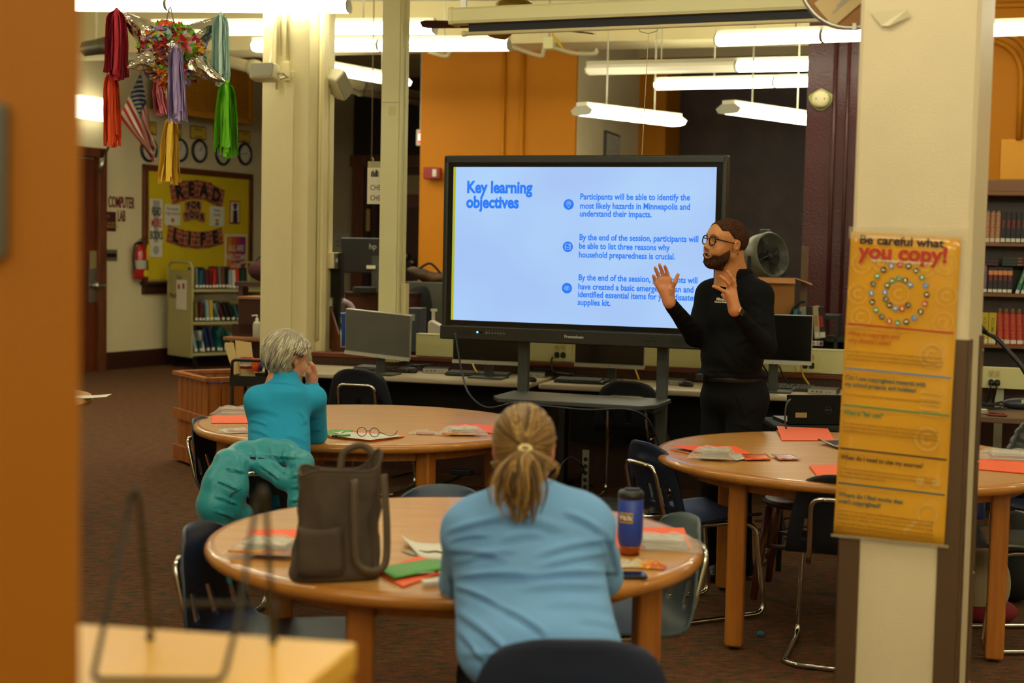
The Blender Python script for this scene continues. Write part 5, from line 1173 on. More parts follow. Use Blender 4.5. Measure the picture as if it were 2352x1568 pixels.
m = MB(); a, b = P(229, 384, 17.2) - fo, P(330, 150, 16.95) - fo; m.tube([a, b], .014, 8); m.tube([a - Vector((.0, 0, .06)), a.lerp(b, .08)], .03, 8); m.ell(b, (.03, .03, .03)); build('pole', m, M_STEEL, t, smooth=True)
# pipes and duct near the ceiling
def pipe(label, a, b, r, m_=M_PIPE, name='ceiling_pipe', extra=None):
    t = thing(name, label, 'pipe', (Vector(a) + Vector(b)) / 2); m = MB(); o = (Vector(a) + Vector(b)) / 2; m.cyl(Vector(a) - o, Vector(b) - o, r, n=12); build('tube', m, m_, t, smooth=True)
    d = (Vector(b) - Vector(a)).normalized()
    for k in (.3, .75): m = MB(); q = Vector(a).lerp(Vector(b), k) - o; m.cyl(q - d * .05, q + d * .05, r * 1.35, n=12); build('coupling', m, m_, t, smooth=True)
    return t
pipe('thick tan pipe slanting behind the orange cage to the cream column', P(440, 120, 15.5), P(640, 170, 13.5), .06)
pipe('thin grey pipe along the ceiling behind the pinata top', P(250, 48, 15), P(520, 88, 14.2), .035)
pipe('tan pipe running below the slanted light between column and post', P(760, 183, 16), P(960, 218, 19), .05)
pipe('thinner tan pipe under the other, between column and post', P(760, 200, 16.3), P(960, 236, 19.5), .035)
t = thing('spotlight', 'dark round spotlight on the ceiling beside the orange panel', 'light', P(222, 108, 14)); m = MB(); rm = Matrix.Rotation(R(80), 3, 'Y')
m.lathe([(.03, -.16), (.07, -.13), (.075, .02), (.085, .10), (.075, .10), (.06, .0)], rot=rm, n=20); build('housing', m, mat('spot metal', '5a5848', .4, metal=.6), t, smooth=True); m = MB(); m.cyl((0, 0, .05), (0, 0, CEILZ - t.location.z), .012, n=8); build('rod', m, M_PIPE, t)
# ================================================================ loudspeakers on the column
def loudspeaker(label, c, rz, rx, s=1.0, rot=None):
    t = thing('loudspeaker', label, 'speaker', c, rot=rot or (rx, 0, rz)); M_ = mat('off-white plastic', 'cfc8a4', .45)
    m = MB(); m.rings([[Vector((x * a, -.07 + .14 * b, z * a)) * s for x, z in rrect(.22, .13, .02, 3)] for a, b in ((.93, 0), (1, .1), (1, .55), (.8, 1))]); auto_smooth(build('cabinet', m, M_, t), 40)
    m = MB(); m.rings([[Vector((x, -.072 - k, z)) * s for x, z in rrect(.195, .105, .015, 3)] for k in (0, .006)]); build('grille', m, mat('grey speaker grille', 'a9a690', .6, bump=.6, bs=300), t)
    m = MB(); m.tube([Vector(p) * s for p in ((.115, .0, 0), (.145, .0, 0), (.145, .09, 0), (.06, .12, 0))], .011 * s, 8); build('bracket', m, M_, t)
    return t
loudspeaker('small off-white loudspeaker mounted on the front of the cream column', P(611, 168, 10.5), R(-20), R(-14), .92)
loudspeaker('off-white loudspeaker tilted down on the far side of the cream column', P(776, 192, 10.9), R(60), R(0), 1.0, rot=(R(20), R(40), R(70)))
cable('thin wire running up the cream column from the loudspeaker', [P(618, 150, 10.55), P(624, 120, 10.64), P(629, 60, 10.65), P(630, -10, 10.65)], .006, M_CREAM, 'speaker_wire')
# ================================================================ rear wall doorway, hanging sign, exit sign
def bk(px, py): q = PL(px, py, B0, vR); d = q - B0; return d.dot(uR), q.z
t = thing('door_2', None, None, B0 - vR * .02, ROOM); t['kind'] = 'structure'
xa, zt = bk(816, 382); xb, _ = bk(985, 400)
m = MB(); m.box(((xa + xb) / 2, -.03, zt + .08), (xb - xa + .3, .1, .18)); m.box((xa + .09, -.03, zt / 2), (.2, .1, zt)); build('door_frame', m, M_WOOD, t)
xm, _ = bk(925, 500); m = MB(); m.box(((xa + xb) / 2, 0, zt / 2), (xb - xa, .04, zt)); build('door_leaf', m, mat('oxblood door', '3c1214', .4), t)
_, z1 = bk(940, 403); _, z2 = bk(940, 446); _, z3 = bk(940, 476)
x_, zc = bk(949, 445); m = MB(); m.box((x_, -.04, (z1 + z2) / 2), (.6, .02, z1 - z2)); build('transom_panel', m, mat('tan panel', '9a8a68', .6), t)
m = MB(); m.box((x_, -.04, (z2 + z3) / 2), (.6, .02, z2 - z3)); build('transom_band', m, mat('mauve panel', '6a3c3e', .6), t)
for px in (850, 868): x, z = bk(px, 550); m = MB(); m.box((x, -.05, z), (.05, .03, 1.6)); build('door_stile', m, M_DARKWALL, t)
x, z = bk(851, 520); m = MB(); m.box((x, -.08, z + .1), (.06, .02, .35)); build('notice_strip', m, mat('yellow strip', 'b09a50', .6), t)
for py in (588, 602): x, z = bk(938 + (py - 588), py); m = MB(); m.ell((x, -.08, z), (.05, .05, .05)); build('door_handle', m, M_STEEL, t, smooth=True)
t = thing('exit_sign', 'lit red and white EXIT sign half hidden by the orange wall section', 'sign', P(975, 316, 16.9), ROOM)
m = MB(); m.box((0, 0, 0), (.19, .06, .19)); build('housing', m, M_WHITEMET, t, bevel=.01); m = MB(); m.cyl((-.05, 0, .09), (-.05, 0, CEILZ - t.location.z), .01, n=6); build('rod', m, M_WHITEMET, t); m = MB(); m.box((.012, -.032, 0), (.15, .004, .13)); build('lit_panel', m, mat('lit red panel', '200404', .4, emit=1.2, ec=lin('f03048')), t)
text('EXIT', .10, mat('lit letters', 'ffffff', .4, emit=.9, ec=lin('ffe8e0')), t, (.012, -.036, 0), align='CENTER', bold=.003, sx=.75)
# hanging check-in sign on a chain
c = P(880, 427, 11.2); t = thing('hanging_sign', 'white CHECK IN CHECK OUT sign hanging on a chain behind the post', 'sign', c, ROOM)
m = MB(); m.box((0, 0, 0), (.26, .012, .28)); build('sign_board', m, M_PAPER, t); m = MB(); m.box((0, .002, .165), (.26, .006, .05)); build('header_strip', m, mat('clear plastic', 'a8a284', .2), t)
for z_, q in ((-.015, 'CHECK IN'), (-.095, 'CHECK OUT')): text(q, .058, M_INK, t, (-.105, -.008, z_), sx=.75, cs=1.1)
m = MB()
for k, (hh, ww) in enumerate(((.04, .008), (.05, .01), (.035, .008), (.055, .012), (.045, .008), (.04, .008), (.055, .01), (.05, .008), (.04, .01), (.055, .009))): m.box((-.095 + .013 * k + (.02 if k > 4 else 0), -.008, .07 + hh / 2), (ww, .002, hh))
build('book_print', m, M_INK, t)['kind'] = 'stuff'
m = MB(); x = -.10; z = .19
for k in range(120):
    a = Matrix.Rotation(R(90 * (k % 2)), 3, 'Z'); m.tube([Vector((x, 0, z + .011 + k * .018)) + a @ Vector((.006 * math.cos(q), 0, .012 * math.sin(q))) for q in np.linspace(0, 6.28, 7)[:-1]], .0018, 4, loop=True)
build('chain', m, mat('dull chain', '6a6040', .4, metal=.7), t)['kind'] = 'stuff'
m = MB(); m.tube([(x, 0, z + .03), (x + .015, 0, z + .02), (x + .012, 0, z - .0), (x - .002, 0, z - .01)], .003, 6); build('hook', m, M_STEEL, t, smooth=True)
t = thing('fire_alarm', 'red fire alarm strobe on the orange wall section', 'alarm', P(994, 398, 16.2), ROOM)
m = MB(); m.box((0, 0, 0), (.195, .09, .13)); build('housing', m, mat('alarm red', '8e1c1c', .4), t, bevel=.012); m = MB(); m.box((.04, -.05, 0), (.05, .03, .085)); build('strobe_lens', m, mat('clear strobe', 'd8cfc4', .1), t, bevel=.008)
# ================================================================ pinata
c = P(396, 125, 6.3); t = thing('pinata', 'silver foil star pinata with coloured tissue tassels hanging from the ceiling', 'pinata', c)
M_FOIL = mat('crinkled silver foil', 'c8c4b8', .16, metal=1, bump=.9, bs=26)
pc = lambda px, py, d=6.3: P(px, py, d) - c
tips = [(pc(268, 22, 6.25), .075), (pc(516, 34, 6.35), .075), (pc(292, 155, 6.1), .07), (pc(518, 188, 6.25), .07), (pc(392, 250, 6.4), .06), (pc(404, 108, 5.98), .055), (pc(360, 172, 6.7), .05)]
for q, r in tips:
    m = MB(); n = 14; d = q.normalized(); xx = d.orthogonal().normalized(); yy = d.cross(xx); rs = []
    for k in range(9):
        tt = k / 8; rad = r * 1.25 * (1 - tt) + .003; o = q * (.12 + .88 * tt); rs.append([o + (xx * math.cos(a) + yy * math.sin(a)) * rad * (1 + .10 * math.sin(a * 5 + k * 2.1)) for a in np.linspace(0, 2 * math.pi, n + 1)[:-1]])
    m.rings(rs); build('foil_cone', m, M_FOIL, t, smooth=False)
m = MB(); m.ell((0, 0, 0), (.105, .105, .105), 18, 12); build('ball', m, M_FOIL, t, smooth=True)
rr_ = random.Random(4); TC = {'pink': 'e08a9a', 'red': 'a81c30', 'orange': 'e85a28', 'yellow': 'e8b838', 'green': '6ab020', 'lilac': '9a80b8', 'pale blue': 'a8ccc8'}
for ci, (nm, hx) in enumerate(TC.items()):
    m = MB()
    for k in range(30):
        v = Vector((rr_.gauss(0, 1), rr_.gauss(-.35, .8), rr_.gauss(0, 1))).normalized(); cc = v * .115; xx = v.orthogonal().normalized(); yy = v.cross(xx)
        for p_ in range(6):
            a = R(60 * p_ + rr_.uniform(-20, 20)); dr = (xx * math.cos(a) + yy * math.sin(a)); sd = v.cross(dr); L = rr_.uniform(.030, .048); up = rr_.uniform(.1, .8)
            tip = cc + dr * L * (1 - up * .4) + v * L * up; vs = [cc - sd * .006, cc + sd * .006, cc + dr * L * .6 + sd * .019 + v * L * up * .4, tip + sd * .013 + v * rr_.uniform(-.006, .01), tip, tip - sd * .013 + v * rr_.uniform(-.006, .01), cc + dr * L * .6 - sd * .019 + v * L * up * .5]
            m.add(vs, [tuple(range(7))])
    build('tissue_petals', m, mat('tissue ' + nm, hx, .8), t, label=nm + ' tissue petals')['kind'] = 'stuff'
def tassel(nm, top, bot, wt, wb, dd):
    m = MB(); a = pc(*top, dd); b = pc(*bot, dd); r2 = random.Random(sum(map(ord, nm)))
    s_ = dd / FP
    for k in range(46):
        an = r2.uniform(0, 6.28); rr2 = math.sqrt(r2.random()); dirv = Vector((math.cos(an) * rr2, math.sin(an) * rr2, 0)); L = r2.uniform(.86, 1.04)
        p0 = a + dirv * wt * s_ * .12; p1 = a.lerp(b, .12) + dirv * wt * s_ * .5; p2 = a.lerp(b, .5 * L) + dirv * (wt * .5 + (wb - wt) * .3) * s_ + Vector((r2.uniform(-.005, .005), 0, 0)); p3 = a.lerp(b, L) + dirv * wb * s_ * .5 + Vector((r2.uniform(-.006, .006), 0, 0))
        pts = catmull([p0, p1, p2, p3], 3); w = r2.uniform(.006, .011); sd = Vector((math.sin(an), -math.cos(an), 0)).lerp(Vector((1, 0, 0)), .4).normalized()
        V = []
        for i, q in enumerate(pts):
            ww = w * (.5 + .5 * min(1, i / 2)); tw2 = .003 * math.sin(i * 1.7 + k); V += [q - sd * ww + Vector((0, tw2, 0)), q + sd * ww - Vector((0, tw2, 0))]
        m.add(V, [(2 * i, 2 * i + 1, 2 * i + 3, 2 * i + 2) for i in range(len(pts) - 1)])
    m.lathe([(wt * s_ * .14, -.02), (wt * s_ * .2, -.005), (.004, .012)], c=a, n=10)
    o = build('tassel', m, mat('tassel ' + nm, TASC[nm], .75), t, label=nm + ' tissue tassel')
TASC = {'crimson': 'b02338', 'orange red': 'f05a28', 'pale turquoise': 'c4e4da', 'lime green': '62b410', 'lavender': 'b09ccc', 'golden yellow': 'ecc040', 'rose pink': 'e08494'}
tassel('crimson', (268, 24), (268, 180), 44, 56, 6.22); tassel('orange red', (256, 170), (259, 332), 30, 42, 6.3); tassel('pale turquoise', (507, 34), (507, 192), 32, 38, 6.3)
tassel('lime green', (521, 190), (520, 358), 34, 52, 6.22); tassel('lavender', (404, 108), (410, 278), 32, 46, 5.97); tassel('golden yellow', (394, 268), (388, 420), 28, 54, 6.38); tassel('rose pink', (362, 180), (371, 262), 18, 34, 6.7)
m = MB(); m.tube([pc(380, 60), pc(389, 18), pc(392, 16), pc(401, 60)], .003, 6); m.cyl(pc(390, 18), Vector((pc(390, 18).x, 0, CEILZ - c.z)), .0015, n=5); build('hanging_wire', m, mat('wire', '8a8068', .5), t)
# ================================================================ book cart, desk, planter at the left
M_CART = mat('putty steel', 'a89f6a', .45)
N0 = P(442, 700, 18.35); N0.z = 0; CA = R(42); t = thing('book_cart', 'putty coloured steel book cart loaded with leaning books', 'cart', N0, CA); CL, CW = 1.05, .62
def book(par_loc, rz, x, y, z, w, d, h, m_, lean, label, group, band=True, kind=0, cat='book'):
    o = thing('book', label, cat, par_loc + Matrix.Rotation(rz, 3, 'Z') @ Vector((x, y, z)), group=group, rot=(0, lean, rz))
    b = MB(); b.box((0, d / 2, h / 2), (w, d, h)); c = build('cover', b, m_, o)
    b = MB(); b.box((0, d / 2 + .004, h / 2), (w * .8, d, h * .975)); build('pages', b, M_PAPER, o)
    if band: b = MB(); b.box((0, -.001, h * .10), (w * 1.02, .003, h * .12)); build('spine_sticker', b, M_PAPER, o)
    return o
for s_, x in ((0, 0), (1, CL)):
    m = MB(); m.box((x, CW / 2, .71), (.02, CW, 1.12)); m.tube(fillet([(x, .0, .9), (x, .0, 1.37), (x, CW, 1.37), (x, CW, .9)], .12), .018, 8); build('end_panel', m, M_CART, t)
for z in (.20, .60, 1.02): m = MB(); m.box((CL / 2, CW / 2, z - .01), (CL, CW, .035)); m.box((CL / 2, CW / 2, z + .12), (CL, .015, .24)); build('shelf', m, M_CART, t)
for x in (.07, CL - .07):
    for y in (.06, CW - .06): m = MB(); m.cyl((x - .012, y, .05), (x + .012, y, .05), .05, n=16); m.box((x, y, .11), (.05, .03, .09)); build('caster', m, M_BLACK, t)
m = MB(); m.box((-.014, CW * .42, .95), (.004, .26, .38)); o = build('taped_notice', m, M_PAPER, t)
m = MB(); m.box((-.018, CW * .42 + .06, 1.05), (.003, .05, .06)); m.box((-.018, CW * .42 - .06, 1.06), (.003, .05, .07)); build('clip_art', m, mat('red blue print', 'a83c28', .7), o)
text('Media', .10, M_INK, t, (-.013, CW * .92, .93), rot=(math.pi / 2, 0, -math.pi / 2), name='lettering'); text('Our', .08, M_INK, t, (-.013, CW * .62, 1.17), rot=(math.pi / 2, 0, -math.pi / 2))
BKC = [('black', '1c1a18'), ('olive', '6a6420'), ('red', 'b8281c'), ('pale blue', '8aa0a8'), ('navy', '1c2850'), ('yellow', 'c8a020'), ('teal', '1c5c60'), ('white', 'c4beb0'), ('dark green', '1c3c28'), ('maroon', '5a1820'), ('grey', '6c6c68'), ('orange', 'c8642c'), ('brown', '5c3c24')]
for c_n, hx in BKC: mat('book ' + c_n, hx, .5)
rb = random.Random(12)
for (z, n, h0, cols, nm, x00) in ((1.04, 15, .27, None, 'top', .05), (.62, 14, .25, None, 'middle', .05), (.22, 9, .30, ['pale blue', 'teal', 'white', 'navy', 'navy', 'teal', 'teal', 'dark green', 'teal'], 'bottom', .05)):
    x = x00
    for i in range(n):
        w = rb.uniform(.028, .05); cn_ = cols[i] if cols else rb.choice(BKC)[0]; h = h0 * rb.uniform(.85, 1.08); ln_ = -.35 if nm == 'middle' and i > 5 else (.08 if i % 4 == 1 else -.05 if nm != 'bottom' else -.22)
        book(N0, CA, x + w / 2 + .01, .03, z, w, .18, h, _mats['book ' + cn_], ln_, f'{cn_} book, {ORD[i]} from the left on the {nm} shelf of the book cart', f'books on the {nm} shelf of the cart', band=True); x += w + .014 + (.02 if abs(ln_) > .2 else 0)
# circulation desk pieces left of the column
t = thing('reception_desk', 'dark red-brown reception desk left of the cream column', 'desk', P(604, 800, 12.3) * 1, ROOM); t.location.z = 0
def rz_(px, py, d): return P(px, py, d).z
m = MB(); m.box((-.02, .35, .47), (.60, .6, .94 - .04)); build('cabinet_body', m, mat('dark mahogany', '32140e', .4), t); zt_ = rz_(565, 775, 12.3)
m = MB(); m.box((0, .3, .80), (.66, .8, .03)); build('counter', m, mat('wood counter edge', '8a5a38', .4), t, bevel=.005)
m = MB(); m.box((-.08, .2, (zt_ + rz_(570, 692, 12.3)) / 2 + .03), (.36, .3, .32)); build('raised_box', m, mat('dark mahogany', '32140e', .4), t); m = MB(); m.box((-.08, .2, rz_(570, 690, 12.3) + .02), (.38, .32, .02)); build('raised_top', m, mat('wood counter edge', '8a5a38', .4), t)
def pump(label, loc, s=1.0, clear=True):
    t = thing('pump_bottle', label, 'bottle', loc); m = MB(); m.lathe([(.002, 0), (.034 * s, 0), (.036 * s, .01), (.036 * s, .11 * s), (.028 * s, .135 * s), (.012 * s, .145 * s), (.002, .145 * s)], n=16); build('bottle_body', m, mat('cloudy plastic', 'b8b4a0', .15, alpha=.75) if clear else mat('white plastic', 'd8d6cc', .4), t, smooth=True)
    m = MB(); m.lathe([(.002, .143 * s), (.014 * s, .143 * s), (.014 * s, .165 * s), (.005 * s, .167 * s), (.005 * s, .195 * s), (.002, .195 * s)], n=12); m.bar((0, 0, .193 * s), (-.045 * s, 0, .188 * s), .012 * s, .010 * s); build('pump_head', m, mat('white plastic', 'd8d6cc', .4), t)
q = P(590, 772, 12.25); q.z = .816; pump('clear hand sanitizer pump bottle on the reception desk', q, 1.0)
t = thing('maroon_bag', 'maroon cloth bag slumped behind the book cart', 'bag', P(596, 645, 13.6)); s = SDF((-.2, -.15, -.02), (.2, .15, .25), .012); s.ell((0, 0, .10), (.11, .09, .09), .03).ell((.04, 0, .02), (.06, .05, .03), .03); V, F = s.mesh(); np_obj('bag_body', V, F, mat('maroon cloth', '3c141c', .9), t)
m = MB(); m.tube([(-.04, 0, .18), (0, 0, .23), (.05, 0, .18)], .01, 6); build('strap', m, mat('maroon cloth', '3c141c', .9), t)
ct_ = thing('side_table', 'narrow dark table under the maroon bag', 'table', (t.location.x, t.location.y, 0)); m = MB(); m.box((0, 0, t.location.z - .03), (.4, .35, .04)); build('tabletop', m, M_WOODD, ct_)
for q in (-.15, .15): m = MB(); m.box((q, 0, (t.location.z - .05) / 2), (.04, .3, t.location.z - .05)); build('leg', m, M_WOODD, ct_)
# slatted planter box
Nn = P(479, 870, 10.05); Nn.z = 0; PA_ = R(33); t = thing('slatted_bin', 'reddish wooden slatted bin standing behind the middle table', 'bin', Nn, PA_); PLn, PW, PH = .46, .60, .655
M_CED = mat('cedar wood', 'ac6628', .45, c2='8e4c18', vs=4, stretch=(5, 5, .5))
for k in range(6): y = .05 + (PW - .1) * k / 5; m = MB(); m.box((0, y, PH / 2), (.018, .082, PH - .04)); build('slat', m, M_CED, t, bevel=.003)
for k in range(5): x = .05 + (PLn - .1) * k / 4; m = MB(); m.box((x, 0, PH / 2), (.082, .018, PH - .04)); build('slat', m, M_CED, t, bevel=.003)
for k in range(5): x = .05 + (PLn - .1) * k / 4; m = MB(); m.box((x, PW, PH / 2), (.082, .018, PH - .04)); build('slat', m, M_CED, t, bevel=.003)
for k in range(6): y = .05 + (PW - .1) * k / 5; m = MB(); m.box((PLn, y, PH / 2), (.018, .082, PH - .04)); build('slat', m, M_CED, t, bevel=.003)
for z, hh in ((PH, .03), (.36, .075), (.075, .11)):
    for c, d in (((PLn / 2, -.012, z), (PLn + .06, .05 if z == PH else .03, hh)), ((PLn / 2, PW + .012, z), (PLn + .06, .05, hh)), ((-.014, PW / 2, z), (.05 if z == PH else .03, PW + .06, hh)), ((PLn + .012, PW / 2, z), (.05, PW + .06, hh))): m = MB(); m.box(c, d); build('rail', m, M_CED, t, bevel=.004)
m = MB(); m.box((PLn / 2, PW / 2, .3), (PLn - .04, PW - .04, .5)); build('liner', m, M_BLACKM, t)
t = thing('storage_lid', 'blue plastic lid lying inside the slatted bin', 'lid', Nn + Matrix.Rotation(PA_, 3, 'Z') @ Vector((.23, .25, .575)), PA_); m = MB(); m.box((0, 0, .02), (.36, .3, .02)); m.box((0, 0, .035), (.30, .24, .02)); build('lid_panel', m, mat('blue plastic', '1c4ca0', .4), t, bevel=.008)
# black utility trolley with office things
U0 = P(569, 852, 9.55); U0.z = 0; UA = R(-10); t = thing('utility_trolley', 'black metal trolley with office supplies behind the woman in turquoise', 'trolley', U0, UA)
zt_ = P(569, 858, 9.55).z
m = MB()
for x in (-.11, .13):
    for y in (0, .25): m.cyl((x, y, .05), (x, y, zt_ + (.0 if x > 0 else .0)), .011, n=8)
build('post', m, M_BLACK, t)
m = MB(); m.tube(fillet([(-.11, 0, zt_ - .02), (-.11, 0, zt_ + .09), (.13, 0, zt_ + .09), (.13, 0, zt_ - .02)], .03), .011, 8); build('handle', m, M_BLACK, t, smooth=True)
for z in (zt_ - .08, .35): m = MB(); m.box((.01, .125, z), (.26, .27, .01)); m.box((.01, -.008, z + .03), (.26, .006, .07)); m.box((.01, .258, z + .03), (.26, .006, .07)); m.box((-.12, .125, z + .03), (.006, .27, .07)); m.box((.14, .125, z + .03), (.006, .27, .07)); build('tray', m, M_BLACK, t)
for x in (-.11, .13):
    for y in (0, .25): m = MB(); m.ell((x, y, .028), (.028, .02, .028), 12, 8); build('caster', m, M_BLACK, t)
f0 = P(553, 838, 9.72); t = thing('manila_folder', 'open manila folder standing upright in the black trolley', 'folder', f0, R(-12)); M_MAN = mat('manila card', 'd8bc80', .7)
m = MB(); m.add([(-.02, 0, -.12), (.10, .02, -.12), (.085, .03, .15), (-.05, .03, .16), (-.12, .02, .15), (-.125, .01, .17), (-.055, .01, .18), (-.03, .0, .02)], [(0, 1, 2, 3), (0, 3, 4, 7)]); m = MB(); m.prism([(-.04, -.10), (.10, -.10), (.065, .155), (-.05, .165)], .02, .022); build('rear_flap', m, M_MAN, t); m = MB(); m.prism([(-.04, -.10), (-.0, -.08), (-.055, .15), (-.115, .15), (-.12, .13)], .0, .002); build('front_flap', m, M_MAN, t)
def cup(label, loc, r, h, m_, band=None, cat='tub', name='plastic_tub'):
    t = thing(name, label, cat, loc); m = MB(); m.lathe([(.002, 0), (r * .85, 0), (r, h), (r * .92, h), (r * .8, .01), (.002, .01)], n=18); build('wall', m, m_, t, smooth=True)
    if band: m = MB(); m.lathe([(r * .9, h * .25), (r * .985, h * .8)], n=18, cap=False); build('printed_band', m, band, t, smooth=True)
    return t
cup('red and white tub in the black trolley', P(566, 846, 9.62), .05, .075, mat('red tub', 'b02420', .4), M_PAPER)
for i, (px, cc, nm) in enumerate(((583, 'f06a1c', 'orange'), (590, 'e85018', 'deep orange'), (600, '4a2c80', 'purple'))):
    t = thing('marker_pen', nm + ' chunky marker in the black trolley', 'marker', P(px, 842, 9.60), rot=(0, R(8 * i), 0)); m = MB(); m.cyl((0, 0, -.03), (0, 0, .035), .014, n=12); build('barrel', m, mat('marker ' + nm, cc, .4), t, smooth=True); m = MB(); m.cyl((0, 0, .035), (0, 0, .055), .015, n=12); build('cap', m, mat('marker ' + nm, cc, .4), t, smooth=True)
q = P(0, 0, 1)
t = thing('far_left_table', 'edge of a round table showing beside the orange panel', 'table', (-2.94, 7.9, 0)); m = MB(); m.lathe([(.01, .70), (.60, .70), (.61, .72), (.60, .74), (.01, .74)], n=48); build('tabletop', m, M_TOP, t)
for k in range(3): a = R(120 * k + 40); m = MB(); m.box((.4 * math.cos(a), .4 * math.sin(a), .35), (.07, .07, .7)); build('leg', m, M_LEG, t)
q = Z(204, 912, .742); t = thing('paper_sheet', 'white sheet overhanging the table beside the orange panel', 'paper', q, R(5)); m = MB(); m.grid(lambda u, v: ((u - .5) * .22, (v - .5) * .16, .012 * u * u), 6, 3); build('sheet', m, M_PAPER, t)
# ================================================================ computers on the desks
M_SILV = mat('silver plastic', 'b0aea4', .35, metal=.3); M_KEY = mat('black key plastic', '1e1e1c', .45)
def monitor(label, pxm, pyb, d, w=.48, h=.285, a=ROOM, tilt=0, roll=0, scr_m=None, zb=None, logo=True):
    q = P(pxm, pyb, d); t = thing('computer_monitor', label, 'monitor', (q.x, q.y, .74), a); z0 = q.z - .74
    Rm = Matrix.Rotation(roll, 3, 'Y') @ Matrix.Rotation(tilt, 3, 'X'); c0 = Vector((0, 0, z0))
    def bx(c, dd): m = MB(); m.box(c0 + Rm @ Vector(c), dd, Rm); return m
    sc = build('panel', bx((0, .012, h / 2 + .008), (w, .028, h + .016)), M_SILV, t, bevel=.003)
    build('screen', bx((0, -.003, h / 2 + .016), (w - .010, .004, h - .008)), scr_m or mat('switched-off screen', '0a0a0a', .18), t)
    lb_ = build('chin_strip', bx((0, -.006, .004), (w, .008, .022)), mat('light silver strip', 'c2c0b4', .35), t)
    if logo: m = MB(); m.cyl(c0 + Rm @ Vector((0, -.0105, .004)), c0 + Rm @ Vector((0, -.0115, .004)), .006, n=14); build('logo', m, M_GREYMET, lb_)
    m = MB(); m.box((0, .07, (z0 + .12) / 2), (.06, .03, z0 + .12)); build('stand_neck', m, M_DGREY, t, bevel=.004)
    m = MB(); m.box((0, .06, .006), (.24, .18, .012)); build('stand_base', m, M_DGREY, t, bevel=.004)
    return t
monitor('tilted monitor with a grey reflection painted on its screen beside the green-cream post', 866, 818, 9.72, .475, .290, R(-17), R(8), R(4), mat('grey painted glare screen', '62625a', .45, var=.08, vs=7, spec=.6))  # the screen's grey reflection is put into its base colour
monitor('dark monitor under the left half of the interactive display', 1116, 834, 9.62, .475, .29)
monitor('dark monitor under the right half of the interactive display', 1399, 842, 9.45, .475, .29, R(-19))
monitor('dark monitor just behind the standing man', 1775, 833, 9.05, .48, .29, R(-15))
def keyboard(label, px, py, a=ROOM, pitch=R(4)):
    q = Z(px, py, .745); t = thing('keyboard', label, 'keyboard', q, rot=(pitch, 0, a)); m = MB(); m.box((0, 0, .010), (.44, .14, .014)); build('case', m, M_KEY, t, bevel=.003)
    for r_ in range(5):
        m = MB()
        for k in range(20):
            if r_ > 0 and k in (14,): continue
            m.box((-.205 + k * .0216, .052 - .025 * r_, .0205), (.0175, .020, .006))
        build('key_row', m, mat('dark key tops', '2b2b28', .5), t)['kind'] = 'stuff'
    return t
keyboard('black keyboard below the tilted grey monitor', 884, 850, R(-25)); keyboard('black keyboard under the left half of the big display', 1098, 862); keyboard('black keyboard behind the stand, under the right half of the big display', 1352, 878); keyboard('black keyboard propped in front of the monitor behind the man', 1790, 893, R(-20), R(9))
def mouse(label, px, py, a=0):
    q = Z(px, py, .74); t = thing('computer_mouse', label, 'mouse', q, a); m = MB()
    m.rings([[Vector((.030 * s_ * math.cos(k), .052 * s_ * math.sin(k), z)) for k in np.linspace(0, 2 * math.pi, 17)[:-1]] for s_, z in ((.9, 0), (1, .008), (.96, .020), (.75, .031), (.35, .036))]); build('body', m, M_KEY, t, smooth=True)
    m = MB(); m.cyl((-.003, .03, .032), (.003, .03, .032), .006, n=8); build('wheel', m, M_DGREY, t)
mouse('black mouse right of the tilted grey monitor', 943, 856, R(60)); mouse('black mouse at the left stand upright', 1216, 876, R(70)); mouse('black mouse next to the standing man', 1576, 887, R(60))
def minipc(label, px, py, a=ROOM):
    q = Z(px, py, .74); t = thing('mini_computer', label, 'computer', q, a); m = MB(); m.box((0, .09, .018), (.178, .175, .034)); build('case', m, M_BLACK, t, bevel=.003)
    m = MB(); m.box((0, .0, .017), (.176, .006, .030)); f_ = build('front_panel', m, M_SILV, t); m = MB()
    for x in (-.06, -.03, -.005): m.box((x, -.004, .017), (.014, .002, .006))
    for x in (.03, .05): m.cyl((x, -.003, .017), (x, -.005, .017), .003, n=8)
    build('port', m, M_BLACKM, f_)
minipc('small black computer box right of the tilted grey monitor', 1000, 857, R(-5)); minipc('small black computer box beside the left stand upright', 1222, 866, R(-8)); minipc('small black computer box by the right stand upright', 1538, 884); minipc('small black computer box left of the poster pillar', 1888, 906, R(-20))
rc = random.Random(5)
def tangle(label, px, py, n, spanx, spany, col=M_BLACK, r=.0035):
    c = Z(px, py, .745); t = thing('cable_bundle', label, 'cables', c)
    for k in range(n):
        pts = [(rc.uniform(-spanx, spanx), rc.uniform(-spany, spany), rc.uniform(.004, .05 if k % 2 else .012)) for _ in range(5)]; m = MB(); m.tube(catmull(pts, 6), r, 6); build('cable', m, col, t, smooth=True)
tangle('loose black cables between the tilted monitor and computer box', 965, 850, 6, .12, .06); tangle('loose black cables behind the left keyboard', 1135, 846, 7, .15, .05); tangle('heap of black cables under the wall outlets', 1262, 862, 6, .13, .05); tangle('black cables behind the right keyboard', 1435, 866, 7, .15, .05); tangle('black cables behind the keyboard near the man', 1800, 878, 4, .15, .04)
t = thing('power_adapter', 'black power brick on the desk below the outlets', 'adapter', Z(1295, 866, .74), R(-45)); m = MB(); m.box((0, 0, .017), (.14, .055, .033)); build('brick', m, M_BLACK, t, bevel=.006); m = MB(); m.tube(catmull([(.07, 0, .017), (.12, .02, .02), (.13, .08, .01)], 5), .004, 6); build('lead', m, M_BLACK, t, smooth=True)
